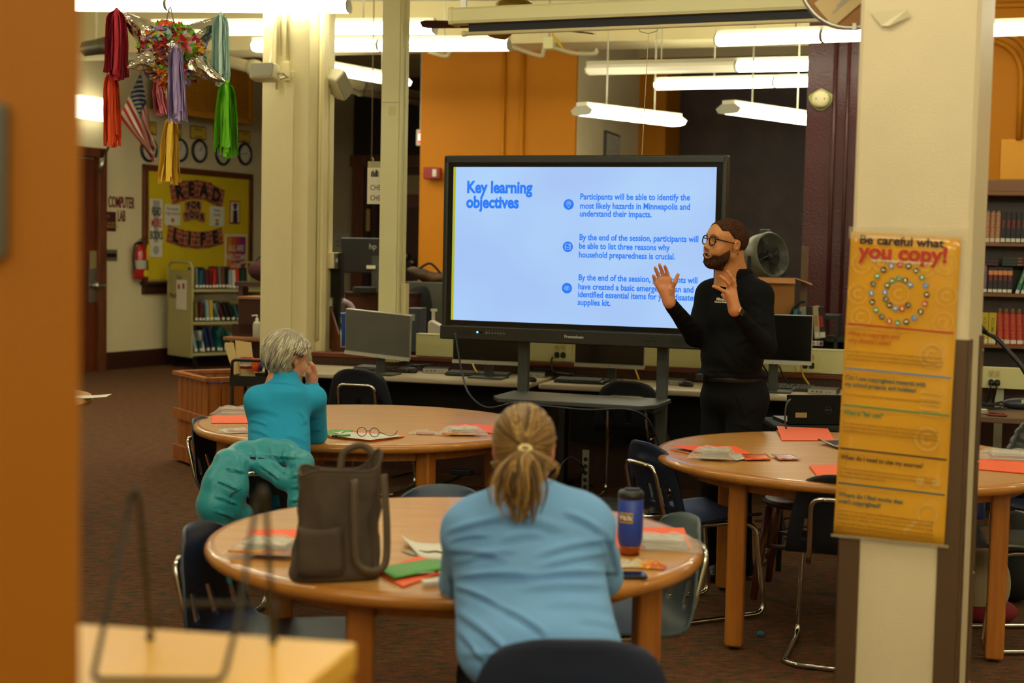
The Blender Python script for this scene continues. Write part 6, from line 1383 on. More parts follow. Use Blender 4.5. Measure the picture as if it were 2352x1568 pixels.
for label, pts, mm in (('black plug lead hanging from the outlets above the desk', [P(1274, 819, 10.05), P(1268, 822, 9.98), P(1266, 838, 9.95), P(1272, 856, 9.9)], M_BLACK), ('yellow network cable behind the left keyboard', [P(1086, 836, 9.9), P(1090, 846, 9.8), P(1097, 856, 9.75)], mat('yellow cable', 'c8a818', .5)), ('yellow network cable right of the third monitor', [P(1458, 845, 9.75), P(1463, 858, 9.7), P(1468, 872, 9.6)], mat('yellow cable', 'c8a818', .5)), ('yellow network cable by the outlets near the pillar', [P(1839, 835, 9.35), P(1845, 862, 9.35), P(1858, 882, 9.3)], mat('yellow cable', 'c8a818', .5)),
    ('black lead curving from the monitor behind the man', [P(1752, 838, 9.1), P(1765, 860, 9.15), P(1780, 880, 9.15)], M_BLACK), ('second black lead from the monitor behind the man', [P(1790, 840, 9.1), P(1798, 860, 9.1), P(1812, 882, 9.12)], M_BLACK)): cable(label, pts, .006, mm)
# ================================================================ office area behind the partition
t = thing('office_desk', 'long dark office desk behind the low partition, mostly hidden', 'desk', at(775, 700, 11.2), ROOM); m = MB(); m.box((1.35, .45, .80), (2.8, .9, .04)); build('desktop', m, mat('mahogany laminate', '4a1f14', .35), t)
for x in (.1, 2.6): m = MB(); m.box((x, .45, .39), (.06, .8, .78)); build('leg', m, M_WOODD, t)
t = thing('pedestal_cabinet', 'dark red wooden cabinet holding the rear-facing monitor', 'cabinet', at(800, 700, 12.6), ROOM); zt_ = P(835, 676, 12.6).z; m = MB(); m.box((.22, .25, zt_ / 2), (.5, .5, zt_)); build('body', m, mat('mahogany laminate', '4a1f14', .35), t); m = MB(); m.box((.22, .25, zt_ + .01), (.54, .54, .02)); build('top', m, M_WOODD, t)
q = P(842, 592, 12.7); t = thing('office_monitor', 'black monitor seen from behind left of the post', 'monitor', (q.x, q.y, zt_ + .02), R(-8)); zz = q.z - zt_
m = MB(); m.box((-.02, 0, zz), (.42, .04, .31)); build('rear_shell', m, M_BLACK, t, bevel=.01); m = MB(); m.box((.09, .0, zz * .5), (.07, .05, zz)); build('stand_neck', m, M_DGREY, t); m = MB(); m.cyl((.09, 0, 0), (.09, 0, .015), .11, n=24); build('stand_base', m, M_DGREY, t)
m = MB(); m.box((.05, -.03, zz - .10), (.08, .02, .03)); build('plug_cover', m, M_WHITEMET, t); text('hp', .07, M_GREYMET, t, (.06, -.022, zz + .08), align='CENTER')
q = P(838, 670, 12.45); t = thing('router', 'flat black box beside the rear-facing monitor stand', 'box', (q.x, q.y, zt_ + .02), R(-8)); m = MB(); m.prismz(rrect(.20, .16, .05, 5), 0, .05); build('case', m, M_BLACK, t, bevel=.006); m = MB(); m.prismz(rrect(.16, .12, .04, 5), .05, .053); build('lid', m, M_DGREY, t)
q = P(775, 632, 11.0); t = thing('dark_monitor', 'black screen edge showing right beside the cream column', 'monitor', (q.x, q.y, .82), R(-30)); m = MB(); m.box((0, 0, q.z - .82), (.10, .04, .34)); build('panel', m, M_BLACK, t); m = MB(); m.box((0, 0, (q.z - .98) / 2), (.05, .03, q.z - .98)); build('stand', m, M_BLACK, t)
q = P(762, 560, 12.5); t = thing('taped_notice', 'white notice taped on the tan wall right of the column', 'notice', PL(782, 558, WLP, WN) + WN * .02, WA); m = MB(); m.box((0, 0, 0), (.5, .004, .32)); build('sheet', m, M_PAPER, t); m = MB(); m.box((.0, -.003, -.04), (.36, .002, .02)); m.box((0, -.003, .02), (.36, .002, .02)); build('text_lines', m, M_GREYP, t)
# desk clutter: pens, dispenser, folders, chair
def dsk(px, d=11.4): q = P(px, 760, d); return Vector((q.x, q.y, .82))
for i, (px, nm, hx) in enumerate(((779, 'blue', '1c4c98'), (947, 'slate', '3c4450'))):
    t = thing('document_box', nm + ' upright document box ' + ('beside the cream column' if i == 0 else 'right of the post'), 'box', dsk(px, 11.35 if i == 0 else 10.9), R(-10)); hh = .26 if i == 0 else .33; m = MB(); m.box((0, .1, hh / 2), (.07 if i == 0 else .11, .25, hh)); build('box_shell', m, mat('card ' + nm, hx, .5), t, bevel=.004); m = MB(); m.box((0, -.027, hh * .8), (.05, .003, .05)); build('label_slot', m, M_GREYP, t)
t = pump('white pump bottle beside the blue document box', dsk(772, 11.1), 1.15, False)
t = thing('wood_organizer', 'brown wooden organizer side beside the cream column', 'organizer', dsk(767, 10.95), R(-40)); m = MB(); m.prism([(-.04, 0), (.06, 0), (.06, .12), (-.04, .33)], -.01, .01); build('side_panel', m, M_WOOD, t); m = MB(); m.box((.01, .08, .01), (.1, .14, .02)); build('base_board', m, M_WOOD, t)
t = thing('desk_lamp_arm', 'bent black arm with a patterned white strap near the column', 'lamp', dsk(795, 11.6)); m = MB(); m.tube([(0, 0, 0), (-.03, 0, .16), (.03, 0, .30)], .012, 8); build('arm', m, M_BLACK, t); m = MB(); m.tube(catmull([(.09, 0, .17), (.06, 0, .26), (.03, 0, .32), (-.03, 0, .35)], 4), .022, 8); build('strap', m, mat('pink white print', 'd0b8b8', .7, c2='8a8090', vs=20), t, smooth=True)
t = thing('pen_cup', 'cup crowded with pencils and pens above the tilted monitor', 'cup', dsk(842, 11.5)); m = MB(); m.lathe([(.002, 0), (.05, 0), (.052, .13), (.048, .13), (.046, .01), (.002, .01)], n=18); build('cup_wall', m, mat('blue plastic', '1c4ca0', .4), t, smooth=True)
for k, hx in enumerate(('d88a18', 'e04828', '2848b0', 'd88a18', 'c03058', '38a048', 'e0b020')):
    a = k * .9; m = MB(); m.tube([(.02 * math.cos(a), .02 * math.sin(a), .02), (.055 * math.cos(a), .05 * math.sin(a), .22 + .02 * (k % 3))], .0045, 6); build('pencil', m, mat('pencil ' + hx, hx, .5), t)
t = thing('party_cone', 'small pink and blue striped paper cone on the cluttered office desk', 'cone', dsk(862, 11.7) + Vector((0, 0, .14)), rot=(0, R(28), 0)); m = MB(); m.lathe([(.045, 0), (.001, .20)], n=18); build('cone', m, mat('pastel stripes', 'c88aa0', .6, c2='8098c0', vs=18), t, smooth=True); m = MB(); m.ell((0, 0, .205), (.014, .014, .014)); build('pompom', m, mat('yellow plastic', 'd8b020', .5), t)
pb = thing('desk_bin', 'small dark box under the striped cone', 'box', dsk(862, 11.7) - Vector((.0, 0, 0))); m = MB(); m.box((0, 0, .065), (.12, .1, .13)); build('bin', m, M_BLACK, pb, bevel=.005)
q = P(975, 690, 12.6); t = thing('office_chair', 'black high-backed office chair behind the display edge', 'chair', (q.x, q.y + .2, 0), R(20)); s = SDF((-.3, -.3, .4), (.3, .3, 1.35), .014); s.ell((0, .2, .98), (.20, .05, .30), .03).ell((0, -.02, .48), (.24, .24, .05), .03); V, F = s.mesh(); np_obj('cushion', V, F, M_BLACKM, t)
m = MB(); m.cyl((0, 0, .08), (0, 0, .45), .03); build('gas_column', m, M_BLACK, t)
for k in range(5): a = R(72 * k); m = MB(); m.bar((0, 0, .08), (.27 * math.cos(a), .27 * math.sin(a), .05), .04, .03); m.cyl((.27 * math.cos(a), .27 * math.sin(a) - .01, .025), (.27 * math.cos(a), .27 * math.sin(a) + .01, .025), .025, n=12); build('leg', m, M_BLACK, t)
q = P(985, 640, 13.0); t = thing('grey_cabinet', 'low grey metal cabinet against the orange wall section', 'cabinet', (q.x, q.y, 0), ROOM); zt_ = P(985, 648, 13.0).z; m = MB(); m.box((0, .2, zt_ / 2), (.5, .4, zt_)); build('body', m, mat('grey green metal', '4c4c40', .5), t, bevel=.006); m = MB(); m.box((.16, -.006, zt_ - .2), (.03, .02, .12)); build('handle', m, M_BLACK, t)
t = thing('brown_bag', 'crumpled brown and black bag on the grey cabinet', 'bag', (q.x, q.y + .15, zt_)); s = SDF((-.3, -.2, -.02), (.3, .2, .25), .012); s.ell((-.05, 0, .06), (.17, .10, .055), .03, rot=Matrix.Rotation(R(18), 3, 'Y')).ell((.1, 0, .04), (.12, .09, .05), .03); V, F = s.mesh(); V += np_normals(V, F) * (.008 * fbm(V, 22, 3))[:, None]; np_obj('bag_body', V, F, mat('brown bag cloth', '5a3c14', .8, c2='1c1810', vs=6), t)
m = MB(); m.tube(catmull([(-.12, -.02, .1), (0, -.04, .17), (.1, -.02, .08)], 5), .012, 6); build('strap', m, M_BLACKM, t)
for i, (px, w, h, z, hx, nm, lab) in enumerate(((990, .18, .02, 0, '5a2c1c', 'book', 'brown book at the bottom of the stack beside the display'), (997, .16, .018, .022, 'b0805c', 'book', 'tan book on top of the stack beside the display'), (955, .14, .05, 0, '8c8cc0', 'notebook', 'lilac notebook pile right of the slate document box'))):
    t = thing(nm, lab, 'book', dsk(px, 10.95) + Vector((0, 0, z)), R(-17 + 6 * i)); m = MB(); m.box((0, 0, h / 2), (w, .12, h)); build('cover', m, mat('cover ' + hx, hx, .5), t); m = MB(); m.box((.0, -.004, h / 2), (w * .96, .12, h * .7)); build('pages', m, M_PAPER, t)
t = thing('tape_dispenser', 'white plastic dispenser on the office desk beside the display', 'dispenser', dsk(1005, 11.4), R(-20)); m = MB(); m.prism([(-.07, 0), (.08, 0), (.08, .16), (-.05, .22), (-.07, .2)], -.04, .04); build('body', m, mat('white plastic', 'd8d6cc', .4), t, bevel=.01); m = MB(); m.bar((-.03, -.02, .22), (-.03, -.02, .30), .02, .02); m.bar((-.05, -.02, .30), (.0, -.02, .30), .02, .02); build('nozzle', m, mat('white plastic', 'd8d6cc', .4), t)
t = thing('toy_duck', 'small yellow and tan soft toy heap on the office desk', 'toy', dsk(980, 11.3)); s = SDF((-.1, -.1, -.02), (.12, .1, .12), .008); s.ell((-.03, 0, .04), (.05, .03, .03), .02).ell((.04, 0, .03), (.04, .03, .025), .02); V, F = s.mesh(); np_obj('body', V, F, mat('yellow plush', 'c8b828', .8, c2='b08048', vs=12), t)
for i, (px, hx, nm) in enumerate(((1284, 'd86a98', 'pink'), (1291, 'e8a8b8', 'pale pink'), (1300, 'd8a820', 'yellow'), (1307, 'c89018', 'ochre'), (1314, 'e09ab8', 'rose'))):
    t = thing('folder', f'{nm} folder edge standing behind the raceway under the display', 'folder', dsk(px, 10.9), R(-30)); m = MB(); m.box((0, .1, .13), (.012, .22, .26)); build('cover', m, mat('folder ' + nm, hx, .6), t); m = MB(); m.box((0, .1, .13), (.006, .23, .25)); build('pages', m, M_PAPER, t)
# ================================================================ counter right of the man: fan, box, books
q = P(1765, 722, 11.0); q2 = at(1700, 760, 11.0); t = thing('low_bookcase', 'black low bookcase carrying the fan and cardboard box', 'bookcase', q2, ROOM); BC = t; zc = P(1790, 722, 10.8).z; zs = P(1880, 778, 10.6).z
M_BKC = mat('dark green black laminate', '1c2420', .4)
m = MB(); m.box((.35, .2, zc - .015), (.72, .42, .03)); build('upper_shelf', m, M_BKC, t)
m = MB(); m.box((.62, .2, zs - .015), (1.25, .42, .03)); build('book_shelf', m, M_BKC, t); m = MB(); m.box((.62, .4, .5), (1.25, .02, 1.0)); build('back_panel', m, M_BKC, t)
for x in (0, .72, 1.25): m = MB(); m.box((x, .2, (zc if x < 1 else zs + .12) / 2), (.025, .42, zc if x < 1 else zs + .12)); build('side_panel', m, M_BKC, t)
def on_bc(px, z, dd=10.95): q = P(px, 700, dd); return Vector((q.x, q.y, z))
t = thing('cardboard_box', 'open brown cardboard box with flap folded out', 'box', on_bc(1782, zc, 10.95), R(-12)); M_CARD = mat('cardboard', 'a8743c', .8)
for c, d_ in (((0, 0, .004), (.27, .22, .006)), ((0, -.11, .14), (.27, .006, .27)), ((0, .11, .14), (.27, .006, .27)), ((-.135, 0, .14), (.006, .22, .27)), ((.135, 0, .14), (.006, .22, .27))): m = MB(); m.box(c, d_); build('wall', m, M_CARD, t)
m = MB(); m.add([(-.135, -.11, .275), (.135, -.11, .275), (.145, -.17, .235), (-.145, -.17, .235)], [(0, 1, 2, 3)]); build('flap', m, M_CARD, t); m = MB(); m.add([(.135, -.11, .275), (.135, .11, .275), (.26, .10, .235), (.27, -.13, .225)], [(0, 1, 2, 3)]); build('flap', m, M_CARD, t)
fz = P(1762, 640, 11.15).z; t = thing('drum_fan', 'grey round drum fan tilted on the black bookcase', 'fan', on_bc(1762, zc, 11.25) + Vector((0, .1, 0)), R(35)); FR = .175; rm = Matrix.Rotation(R(78), 3, 'X'); cc = Vector((0, 0, P(1762, 588, 11.25).z - zc))
m = MB(); m.lathe([(FR, -.07), (FR + .008, -.06), (FR + .008, .06), (FR, .07), (FR - .006, .07), (FR - .006, -.07)], c=cc, rot=rm, n=40); m.v and None; build('drum', m, mat('fan grey', '6a6c5c', .4), t, smooth=True)
m = MB()
for k in range(8): rr = .03 + k * .019; m.tube([cc + rm @ Vector((rr * math.cos(a), rr * math.sin(a), .072)) for a in np.linspace(0, 2 * math.pi, 29)[:-1]], .0018, 4, loop=True)
for k in range(16): a = R(22.5 * k); m.tube([cc + rm @ Vector((.02 * math.cos(a), .02 * math.sin(a), .074)), cc + rm @ Vector((FR * math.cos(a + .3), FR * math.sin(a + .3), .07))], .0015, 4)
build('grille', m, M_BLACK, t)['kind'] = 'stuff'
for k in range(3):
    a0 = R(120 * k); m = MB(); m.grid(lambda u, v: cc + rm @ Vector(((.03 + .12 * u) * math.cos(a0 + (v - .5) * 1.1), (.03 + .12 * u) * math.sin(a0 + (v - .5) * 1.1), -.02 + .03 * v)), 4, 5); build('blade', m, mat('blade dark', '2a2c26', .4), t, smooth=True)
m = MB(); m.cyl(cc + rm @ Vector((0, 0, -.05)), cc + rm @ Vector((0, 0, .06)), .04, n=18); build('motor', m, M_BLACK, t)
m = MB(); m.tube([(-.19, 0, .02), (-.19, 0, cc.z), ], .012, 8); m.tube([(.19, 0, .02), (.19, 0, cc.z)], .012, 8); m.tube([(-.19, -.12, .012), (-.19, .12, .012), (.19, .12, .012), (.19, -.12, .012)], .012, 8, loop=True); build('stand_frame', m, M_BLACK, t); m = MB(); m.box(cc + Vector((0, .02, FR + .02)), (.10, .03, .03)); build('carry_handle', m, M_DGREY, t, bevel=.008)
x = P(1822, 770, 10.85)
for i, (px, w, h, cn_, ln_, lab) in enumerate(((1828, .03, .21, '3a7c8c', 0, 'teal book'), (1838, .022, .20, '2c3a8c', 0, 'narrow blue book'), (1847, .045, .23, '8c8c78', -.04, 'grey library book with white sticker'), (1862, .05, .235, '241c18', -.05, 'black library book'), (1880, .04, .24, 'b0a888', -.10, 'cream library book leaning left'), (1893, .05, .235, '2c1c20', -.14, 'dark library book with red flower spine'))):
    q = on_bc(px, zs, 10.62); o = thing('book', lab + ' on the black shelf left of the pillar', 'book', q, group='library books on the black shelf', rot=(0, ln_, ROOM)); m = MB(); m.box((0, .07, h / 2), (w, .15, h)); build('cover', m, mat('bk ' + cn_, cn_, .3), o); m = MB(); m.box((0, .075, h / 2), (w * .8, .15, h * .97)); build('pages', m, M_PAPER, o)
    if i > 1: m = MB(); m.box((0, -.007, .03), (w * .8, .003, .04)); build('spine_sticker', m, M_PAPER, o); m = MB(); m.box((0, -.007, h * .55), (w * .6, .003, .08)); build('spine_print', m, mat('spine print red' if i == 5 else 'spine print tan', 'a02020' if i == 5 else 'b08040', .5), o)
q = on_bc(1873, zs - .03, 10.58); t = thing('shelf_label', 'white shelf label with black lettering under the library books', 'label', q + Vector((0, -.02, -.0)), ROOM); m = MB(); m.box((0, 0, 0), (.12, .004, .035)); build('card', m, M_PAPER, t); text('ng & Sp', .032, M_INK, t, (-.055, -.003, 0)); m = MB(); m.box((.048, -.003, 0), (.02, .002, .028)); build('purple_mark', m, mat('purple mark', '5a2c6a', .6), t)
t = thing('acrylic_holder', 'tall clear plastic strip standing behind the cardboard box', 'holder', on_bc(1845, zs, 11.0), ROOM); m = MB(); m.box((0, 0, .34), (.055, .01, .68)); build('strip', m, mat('scratched acrylic', '8a7a5c', .2, alpha=.5), t, bevel=.003); m = MB(); m.box((0, 0, .01), (.08, .08, .02)); build('foot', m, M_BLACK, t)
t = thing('book_support', 'black curved bookend at the left of the library books', 'bookend', on_bc(1818, zs, 10.7), ROOM); m = MB(); m.tube(fillet([(0, 0, 0), (0, 0, .2), (.06, 0, .27), (.10, 0, .27)], .05), .014, 8); m.box((.04, 0, .005), (.1, .1, .01)); build('bracket', m, M_BLACK, t)
t = thing('framed_notice', 'small framed notice leaning out from the tan side wall above the display', 'frame', PL(1402, 345, A1, uR) + uR * .02, ROOM + R(90)); m = MB(); m.box((0, 0, 0), (.75, .03, .42)); build('frame', m, M_DGREY, t, bevel=.01); m = MB(); m.box((0, -.018, 0), (.68, .004, .36)); build('sheet', m, mat('grey print sheet', '9a9688', .6, c2='c0bcae', vs=3, stretch=(1, 1, 14)), t)
# ================================================================ ceiling: screen case, fan, tray, detector, hanging clock
a = Z(1044, 40, 3.0); b = Z(1990, -1, 3.0); L = (b - a).length; rz = math.atan2(b.y - a.y, b.x - a.x); mid = (a + b) / 2
t = thing('projector_screen_case', 'long cream projector screen housing hung under the ceiling', 'screen case', mid, rz)
prof = [(-.05, -.045), (.05, -.045), (.06, -.03), (.06, .035), (.045, .05), (-.045, .05), (-.06, .035), (-.06, -.03)]
m = MB(); m.rings([[Vector((x, y, z)) for y, z in prof] for x in (-L / 2, L / 2)]); build('housing', m, M_CREAM2, t)
m = MB(); m.rings([[Vector((x, y * 1.08, z * 1.08)) for y, z in prof] for x in (-L / 2 - .015, -L / 2 + .012)]); build('end_cap', m, M_CREAM2, t)
m = MB(); m.box((.04, 0, -.065), (L - .12, .03, .05)); build('rolled_screen', m, mat('navy black roller', '14141c', .6), t); m = MB(); m.cyl((-L / 2 + .06, 0, -.10), (L / 2, 0, -.10), .013, n=12); m.cyl((-L / 2 + .055, 0, -.10), (-L / 2 + .075, 0, -.10), .017, n=12); build('bottom_bar', m, M_CREAM, t, smooth=True)
for x in (-L / 2 + .06, L / 2 - .1): m = MB(); m.box((x, 0, .10), (.035, .02, .12)); m.cyl((x, 0, .15), (x, 0, CEILZ - mid.z), .008, n=8); build('hanger', m, M_STEEL, t)
q = PL(1490, 60, mid, Vector((-math.sin(rz), math.cos(rz), 0))) - mid; xx = q.x * math.cos(rz) + q.y * math.sin(rz)
m = MB(); m.tube(fillet([(xx - .05, 0, -.10), (xx - .055, 0, -.125), (xx, 0, -.14), (xx + .055, 0, -.125), (xx + .05, 0, -.10)], .01), .003, 6); build('pull_handle', m, M_GREYMET, t)
q2_ = P(1481, 372, 9.0); m = MB(); m.tube([(xx, 0, -.14), (xx - .02, 0, q2_.z - mid.z)], .0022, 5); build('pull_cord', m, mat('pale cord', 'c8bc94', .6), t)
c = P(1180, 60, 10.2); t = thing('ceiling_fan', 'brown-bladed ceiling fan with brass hub above the screen housing', 'fan', (c.x, c.y, 3.14)); M_BRASS = mat('aged brass', '9a8440', .3, metal=1)
m = MB(); m.lathe([(.03, .02), (.10, .03), (.135, .07), (.135, .11), (.12, .12), (.135, .13), (.13, .19), (.08, .22), (.03, .24)], n=32); build('hub', m, M_BRASS, t, smooth=True); m = MB(); m.cyl((0, 0, .22), (0, 0, CEILZ - 3.14), .014, n=8); m.cyl((0, 0, CEILZ - 3.17), (0, 0, CEILZ - 3.14), .07); build('downrod', m, M_BRASS, t, smooth=True)
for k in range(5):
    an = R(180 + 72 * k - 6); Mr = Matrix.Rotation(an, 3, 'Z') @ Matrix.Rotation(R(12), 3, 'X'); m = MB(); vs = [Mr @ Vector(p) + Vector((0, 0, .04)) for p in ((.20, -.055, 0), (.62, -.07, 0), (.66, -.04, 0), (.66, .04, 0), (.62, .07, 0), (.20, .055, 0), (.20, -.055, .008), (.62, -.07, .008), (.66, -.04, .008), (.66, .04, .008), (.62, .07, .008), (.20, .055, .008))]
    m.add(vs, [(5, 4, 3, 2, 1, 0), (6, 7, 8, 9, 10, 11)] + [(i, (i + 1) % 6, (i + 1) % 6 + 6, i + 6) for i in range(6)]); bl_ = build('blade', m, mat('maroon brown blade', '4a2420', .4), t); m = MB(); m.bar(Mr @ Vector((.10, 0, .0)) + Vector((0, 0, .05)), Mr @ Vector((.24, 0, 0)) + Vector((0, 0, .04)), .04, .008); build('blade_arm', m, M_BRASS, bl_)
a = P(730, -3, 12.4); b = P(1420, -8, 11.4); t = thing('cable_tray', 'wire cable tray full of yellow cables along the top edge', 'tray', (a + b) / 2); o_ = (a + b) / 2; dv = (b - a); sd = dv.cross(Vector((0, 0, 1))).normalized()
m = MB()
for y, z in ((-.13, 0), (-.13, .08), (.13, 0), (.13, .08), (0, 0), (-.065, 0), (.065, 0)): m.tube([a - o_ + sd * y + Vector((0, 0, z)), b - o_ + sd * y + Vector((0, 0, z))], .005, 5)
for k in range(26): q = (a + dv * k / 25) - o_; m.tube([q + sd * .13 + Vector((0, 0, .08)), q + sd * .13, q - sd * .13, q - sd * .13 + Vector((0, 0, .08))], .004, 4)
build('wire_basket', m, M_GREYMET, t)['kind'] = 'stuff'
for k in range(7): m = MB(); m.tube(catmull([(a - o_).lerp(b - o_, j / 6) + sd * (-.1 + .033 * k + .01 * math.sin(j * 2 + k)) + Vector((0, 0, .015 + .012 * (k % 2))) for j in range(7)], 3), .014, 6); build('cable', m, mat('yellow cable', 'c8a818', .5), t, smooth=True)
t = thing('smoke_detector', 'round cream detector on a green stain on the maroon pillar', 'detector', PL(1886, 229, D0, vR) - vR * .03, ROOM); m = MB(); m.lathe([(.002, .05), (.05, .05), (.072, .03), (.078, 0), (.002, 0)], rot=Matrix.Rotation(R(90), 3, 'X'), n=28); build('disc', m, M_CREAM, t, smooth=True)
m = MB(); m.prism([(.1 * math.cos(k) * (1 + .12 * math.sin(3 * k)) , .085 * math.sin(k) * (1 + .1 * math.cos(4 * k))) for k in np.linspace(0, 6.28, 25)[:-1]], .02, .028); build('paint_patch', m, mat('lime paint', 'a8b060', .6), t); m = MB(); m.cyl((-.035, -.052, 0), (-.035, -.048, 0), .006, n=8); m.cyl((.035, -.052, 0), (.035, -.048, 0), .006, n=8); build('screw', m, M_BLACK, t)
t = thing('junction_box', 'cream junction box hanging under the beam above the display', 'box', P(1261, 99, 15.1), ROOM); m = MB(); m.box((0, 0, 0), (.11, .07, .12)); build('box_shell', m, M_CREAM2, t, bevel=.004); m = MB(); m.cyl((0, 0, .06), (0, 0, CEILZ - t.location.z), .01, n=8); build('conduit', m, M_GREYMET, t)
for lab, pts in (('bent grey conduit left under the beam above the orange wall', [P(985, 118, 15.2), P(1022, 128, 15.2), P(1032, 122, 15.2), P(1036, 112, 15.3)]), ('bent grey conduit running from junction box down to the orange wall', [P(1172, 106, 15.1), P(1238, 128, 15.1), P(1247, 120, 15.1), P(1250, 108, 15.1)]), ('grey conduit from the junction box rightwards under the beam', [P(1275, 110, 15.0), P(1320, 122, 15.0), P(1366, 122, 14.9), P(1369, 112, 14.9)])): cable(lab, pts, .022, M_PIPE, 'conduit', cat='conduit')
cable('yellow cable drooping beside the junction box', [P(1268, 60, 15.0), P(1270, 80, 15.0), P(1283, 98, 15.0), P(1293, 112, 15.0)], .012, mat('yellow cable', 'c8a818', .5))
# round hanging clock seen from behind, top right
c = P(1962, -62, 4.6); t = thing('hanging_clock', 'brown-backed round clock with a paper note hanging by the pillar', 'clock', c, R(-24)); rm = Matrix.Rotation(R(90), 3, 'X')
m = MB(); m.lathe([(.002, 0), (.165, 0), (.165, -.02), (.002, -.02)], rot=rm, n=48); build('backboard', m, mat('hardboard brown', '9a6a38', .7), t); m = MB(); m.tube([rm @ Vector((.172 * math.cos(a), .172 * math.sin(a), 0)) for a in np.linspace(0, 2 * math.pi, 49)[:-1]], .008, 8, loop=True); build('rim', m, M_STEEL, t, smooth=True)
m = MB(); m.box((-.045, -.004, -.09), (.12, .002, .10), rotm(0, 0, R(-40))); n_ = build('paper_note', m, mat('tan note', 'c8b080', .8), t); m = MB()
for k in range(3): m.box((-.035 + .012 * k, -.006, -.10 + .02 * k), (.07, .001, .005), rotm(0, 0, R(-40)))
build('note_lines', m, M_GREYP, n_); m = MB(); m.box((.01, -.008, -.17), (.012, .02, .022)); build('clip', m, M_STEEL, t); m = MB(); m.cyl((0, .02, .17), (0, .02, CEILZ - c.z), .004, n=6); build('hanging_wire', m, M_STEEL, t)
# ================================================================ things on the tables
TZ = .7415
M_ORF = mat('orange card folder', 'f4622c', .6); M_GRN = mat('green booklet', '4c9a34', .5); M_FILM = mat('clear crinkled bag', 'd8d4c8', .12, alpha=.32, spec=.9, bump=.8, bs=60)
def corners(px4, z=TZ): return [Z(x, y, z) for x, y in px4]
def folder(label, px4, open_=.0, m_=M_ORF, name='folder', z=TZ, group=None, lift=.006):
    q = corners(px4, z); c = sum(q, Vector()) / 4; c.z = z; t = thing(name, label, 'folder', c, group=group); q = [p - c for p in q]
    m = MB(); m.prismz([(p.x, p.y) for p in q] if (q[1] - q[0]).cross(q[2] - q[1]).z > 0 else [(p.x, p.y) for p in reversed(q)], 0, .0012); build('back_cover', m, m_, t)
    s = 1 if (q[1] - q[0]).cross(q[2] - q[1]).z > 0 else -1
    m = MB()
    top = [q[0] * .985 + Vector((0, 0, lift)), q[1] * .985 + Vector((0, 0, lift)), q[2] * .985 + Vector((0, 0, .003 + open_)), q[3] * .985 + Vector((0, 0, .003 + open_))]
    m.add(top + [p - Vector((0, 0, .001)) for p in top], [(0, 1, 2, 3), (7, 6, 5, 4), (0, 4, 5, 1), (1, 5, 6, 2), (2, 6, 7, 3), (3, 7, 4, 0)]); build('front_cover', m, m_, t)
    m = MB(); m.prismz([(p.x * .95, p.y * .95) for p in (q if s > 0 else list(reversed(q)))], .0014, .0026); build('papers', m, M_PAPER, t); return t, c, q
def flat(name, label, cat, px4, m_, z=TZ, th=.0015, curl=0, lab2=None):
    q = corners(px4, z); c = sum(q, Vector()) / 4; c.z = z; t = thing(name, label, cat, c); a, b, d, e = [p - c for p in q]
    m = MB(); m.grid(lambda u, v: a.lerp(b, u).lerp(e.lerp(d, u), v) + Vector((0, 0, th + curl * (abs(2 * u - 1) ** 3) * (1 - v))), 8, 4); o = build('sheet', m, m_, t, smooth=True); o.modifiers.new('t', 'SOLIDIFY').thickness = th; return t, (a, b, d, e)
def kit(label, px, py, w=.16, d=.11, rz=0, z=TZ, colors=('c8c4b4', 'a8a498'), n=4, red=False):
    q = Z(px, py, z); t = thing('supply_kit', label, 'kit', q, rz); r2 = random.Random(int(px)); h = 0
    for i in range(n):
        hh = r2.uniform(.006, .010); m = MB(); m.box((r2.uniform(-.008, .008), r2.uniform(-.006, .006), h + hh / 2), (w * .62, d * .7, hh * .9), rotm(r2.uniform(-.1, .1))); build('card_pack', m, mat('pack ' + colors[i % len(colors)], colors[i % len(colors)], .5), t, bevel=.0015); h += hh
    if red: m = MB(); m.box((-.01, -d * .38, .006), (w * .9, d * .3, .010), rotm(.05)); build('snack_pack', m, mat('red snack foil', 'b82818', .25, c2='d8a020', vs=22), t, bevel=.004)
    m = MB(); ph = r2.uniform(0, 6)
    def fn(u, v):
        x = (u - .5) * w * 1.15; y = (v - .5) * d * 1.15; e = min(u, 1 - u, v, 1 - v) * 5; zz = min(1, e) * (h + .004)
        return (x, y, max(.002, zz + .005 * math.sin(u * 17 + ph + v * 9) * min(1, e) + .004 * math.sin(v * 23 + u * 6) * min(1, e + .3)))
    m.grid(fn, 16, 12); build('plastic_bag', m, M_FILM, t, smooth=False); return t
# nearest table
folder('orange folder left of the brown tote bag on the nearest table', ((572, 1224), (690, 1224), (690, 1262), (562, 1260)), lift=.012)
kit('clear bag with red snack packet left of the brown tote bag', 622, 1262, .20, .14, R(-8), TZ + .012, ('b8b4a4', '8c8a80', 'd0c8b0'), 3, True)
t, c, q = folder('orange folder with green booklet right of the brown tote bag', ((862, 1314), (960, 1280), (1060, 1300), (925, 1349)), lift=.004)
t, _ = flat('booklet', 'green booklet with white script title lying on the orange folder', 'booklet', ((865, 1306), (985, 1286), (1060, 1300), (905, 1330)), M_GRN, TZ + .008, .002)
def words(s, size, m_, parent, c_w, px, py, rz, z, **k): w = Z(px, py, z) - Vector(parent.location); return text(s, size, m_, parent, w, (0, 0, rz), **k)
words('Your disaster checklist', .022, M_PAPER, t, None, 897, 1318, R(17), TZ + .0115, bold=.0003)
flat('card', 'small white card at the lower edge of the orange folder', 'card', ((966, 1332), (1010, 1326), (1015, 1336), (975, 1340)), M_PAPER, TZ + .009, .001)
t, _ = flat('leaflet', 'white leaflets with a dark line drawing left of the woman with the ponytail', 'leaflet', ((921, 1245), (1050, 1252), (1050, 1285), (968, 1284)), M_PAPER, TZ, .001, .02)
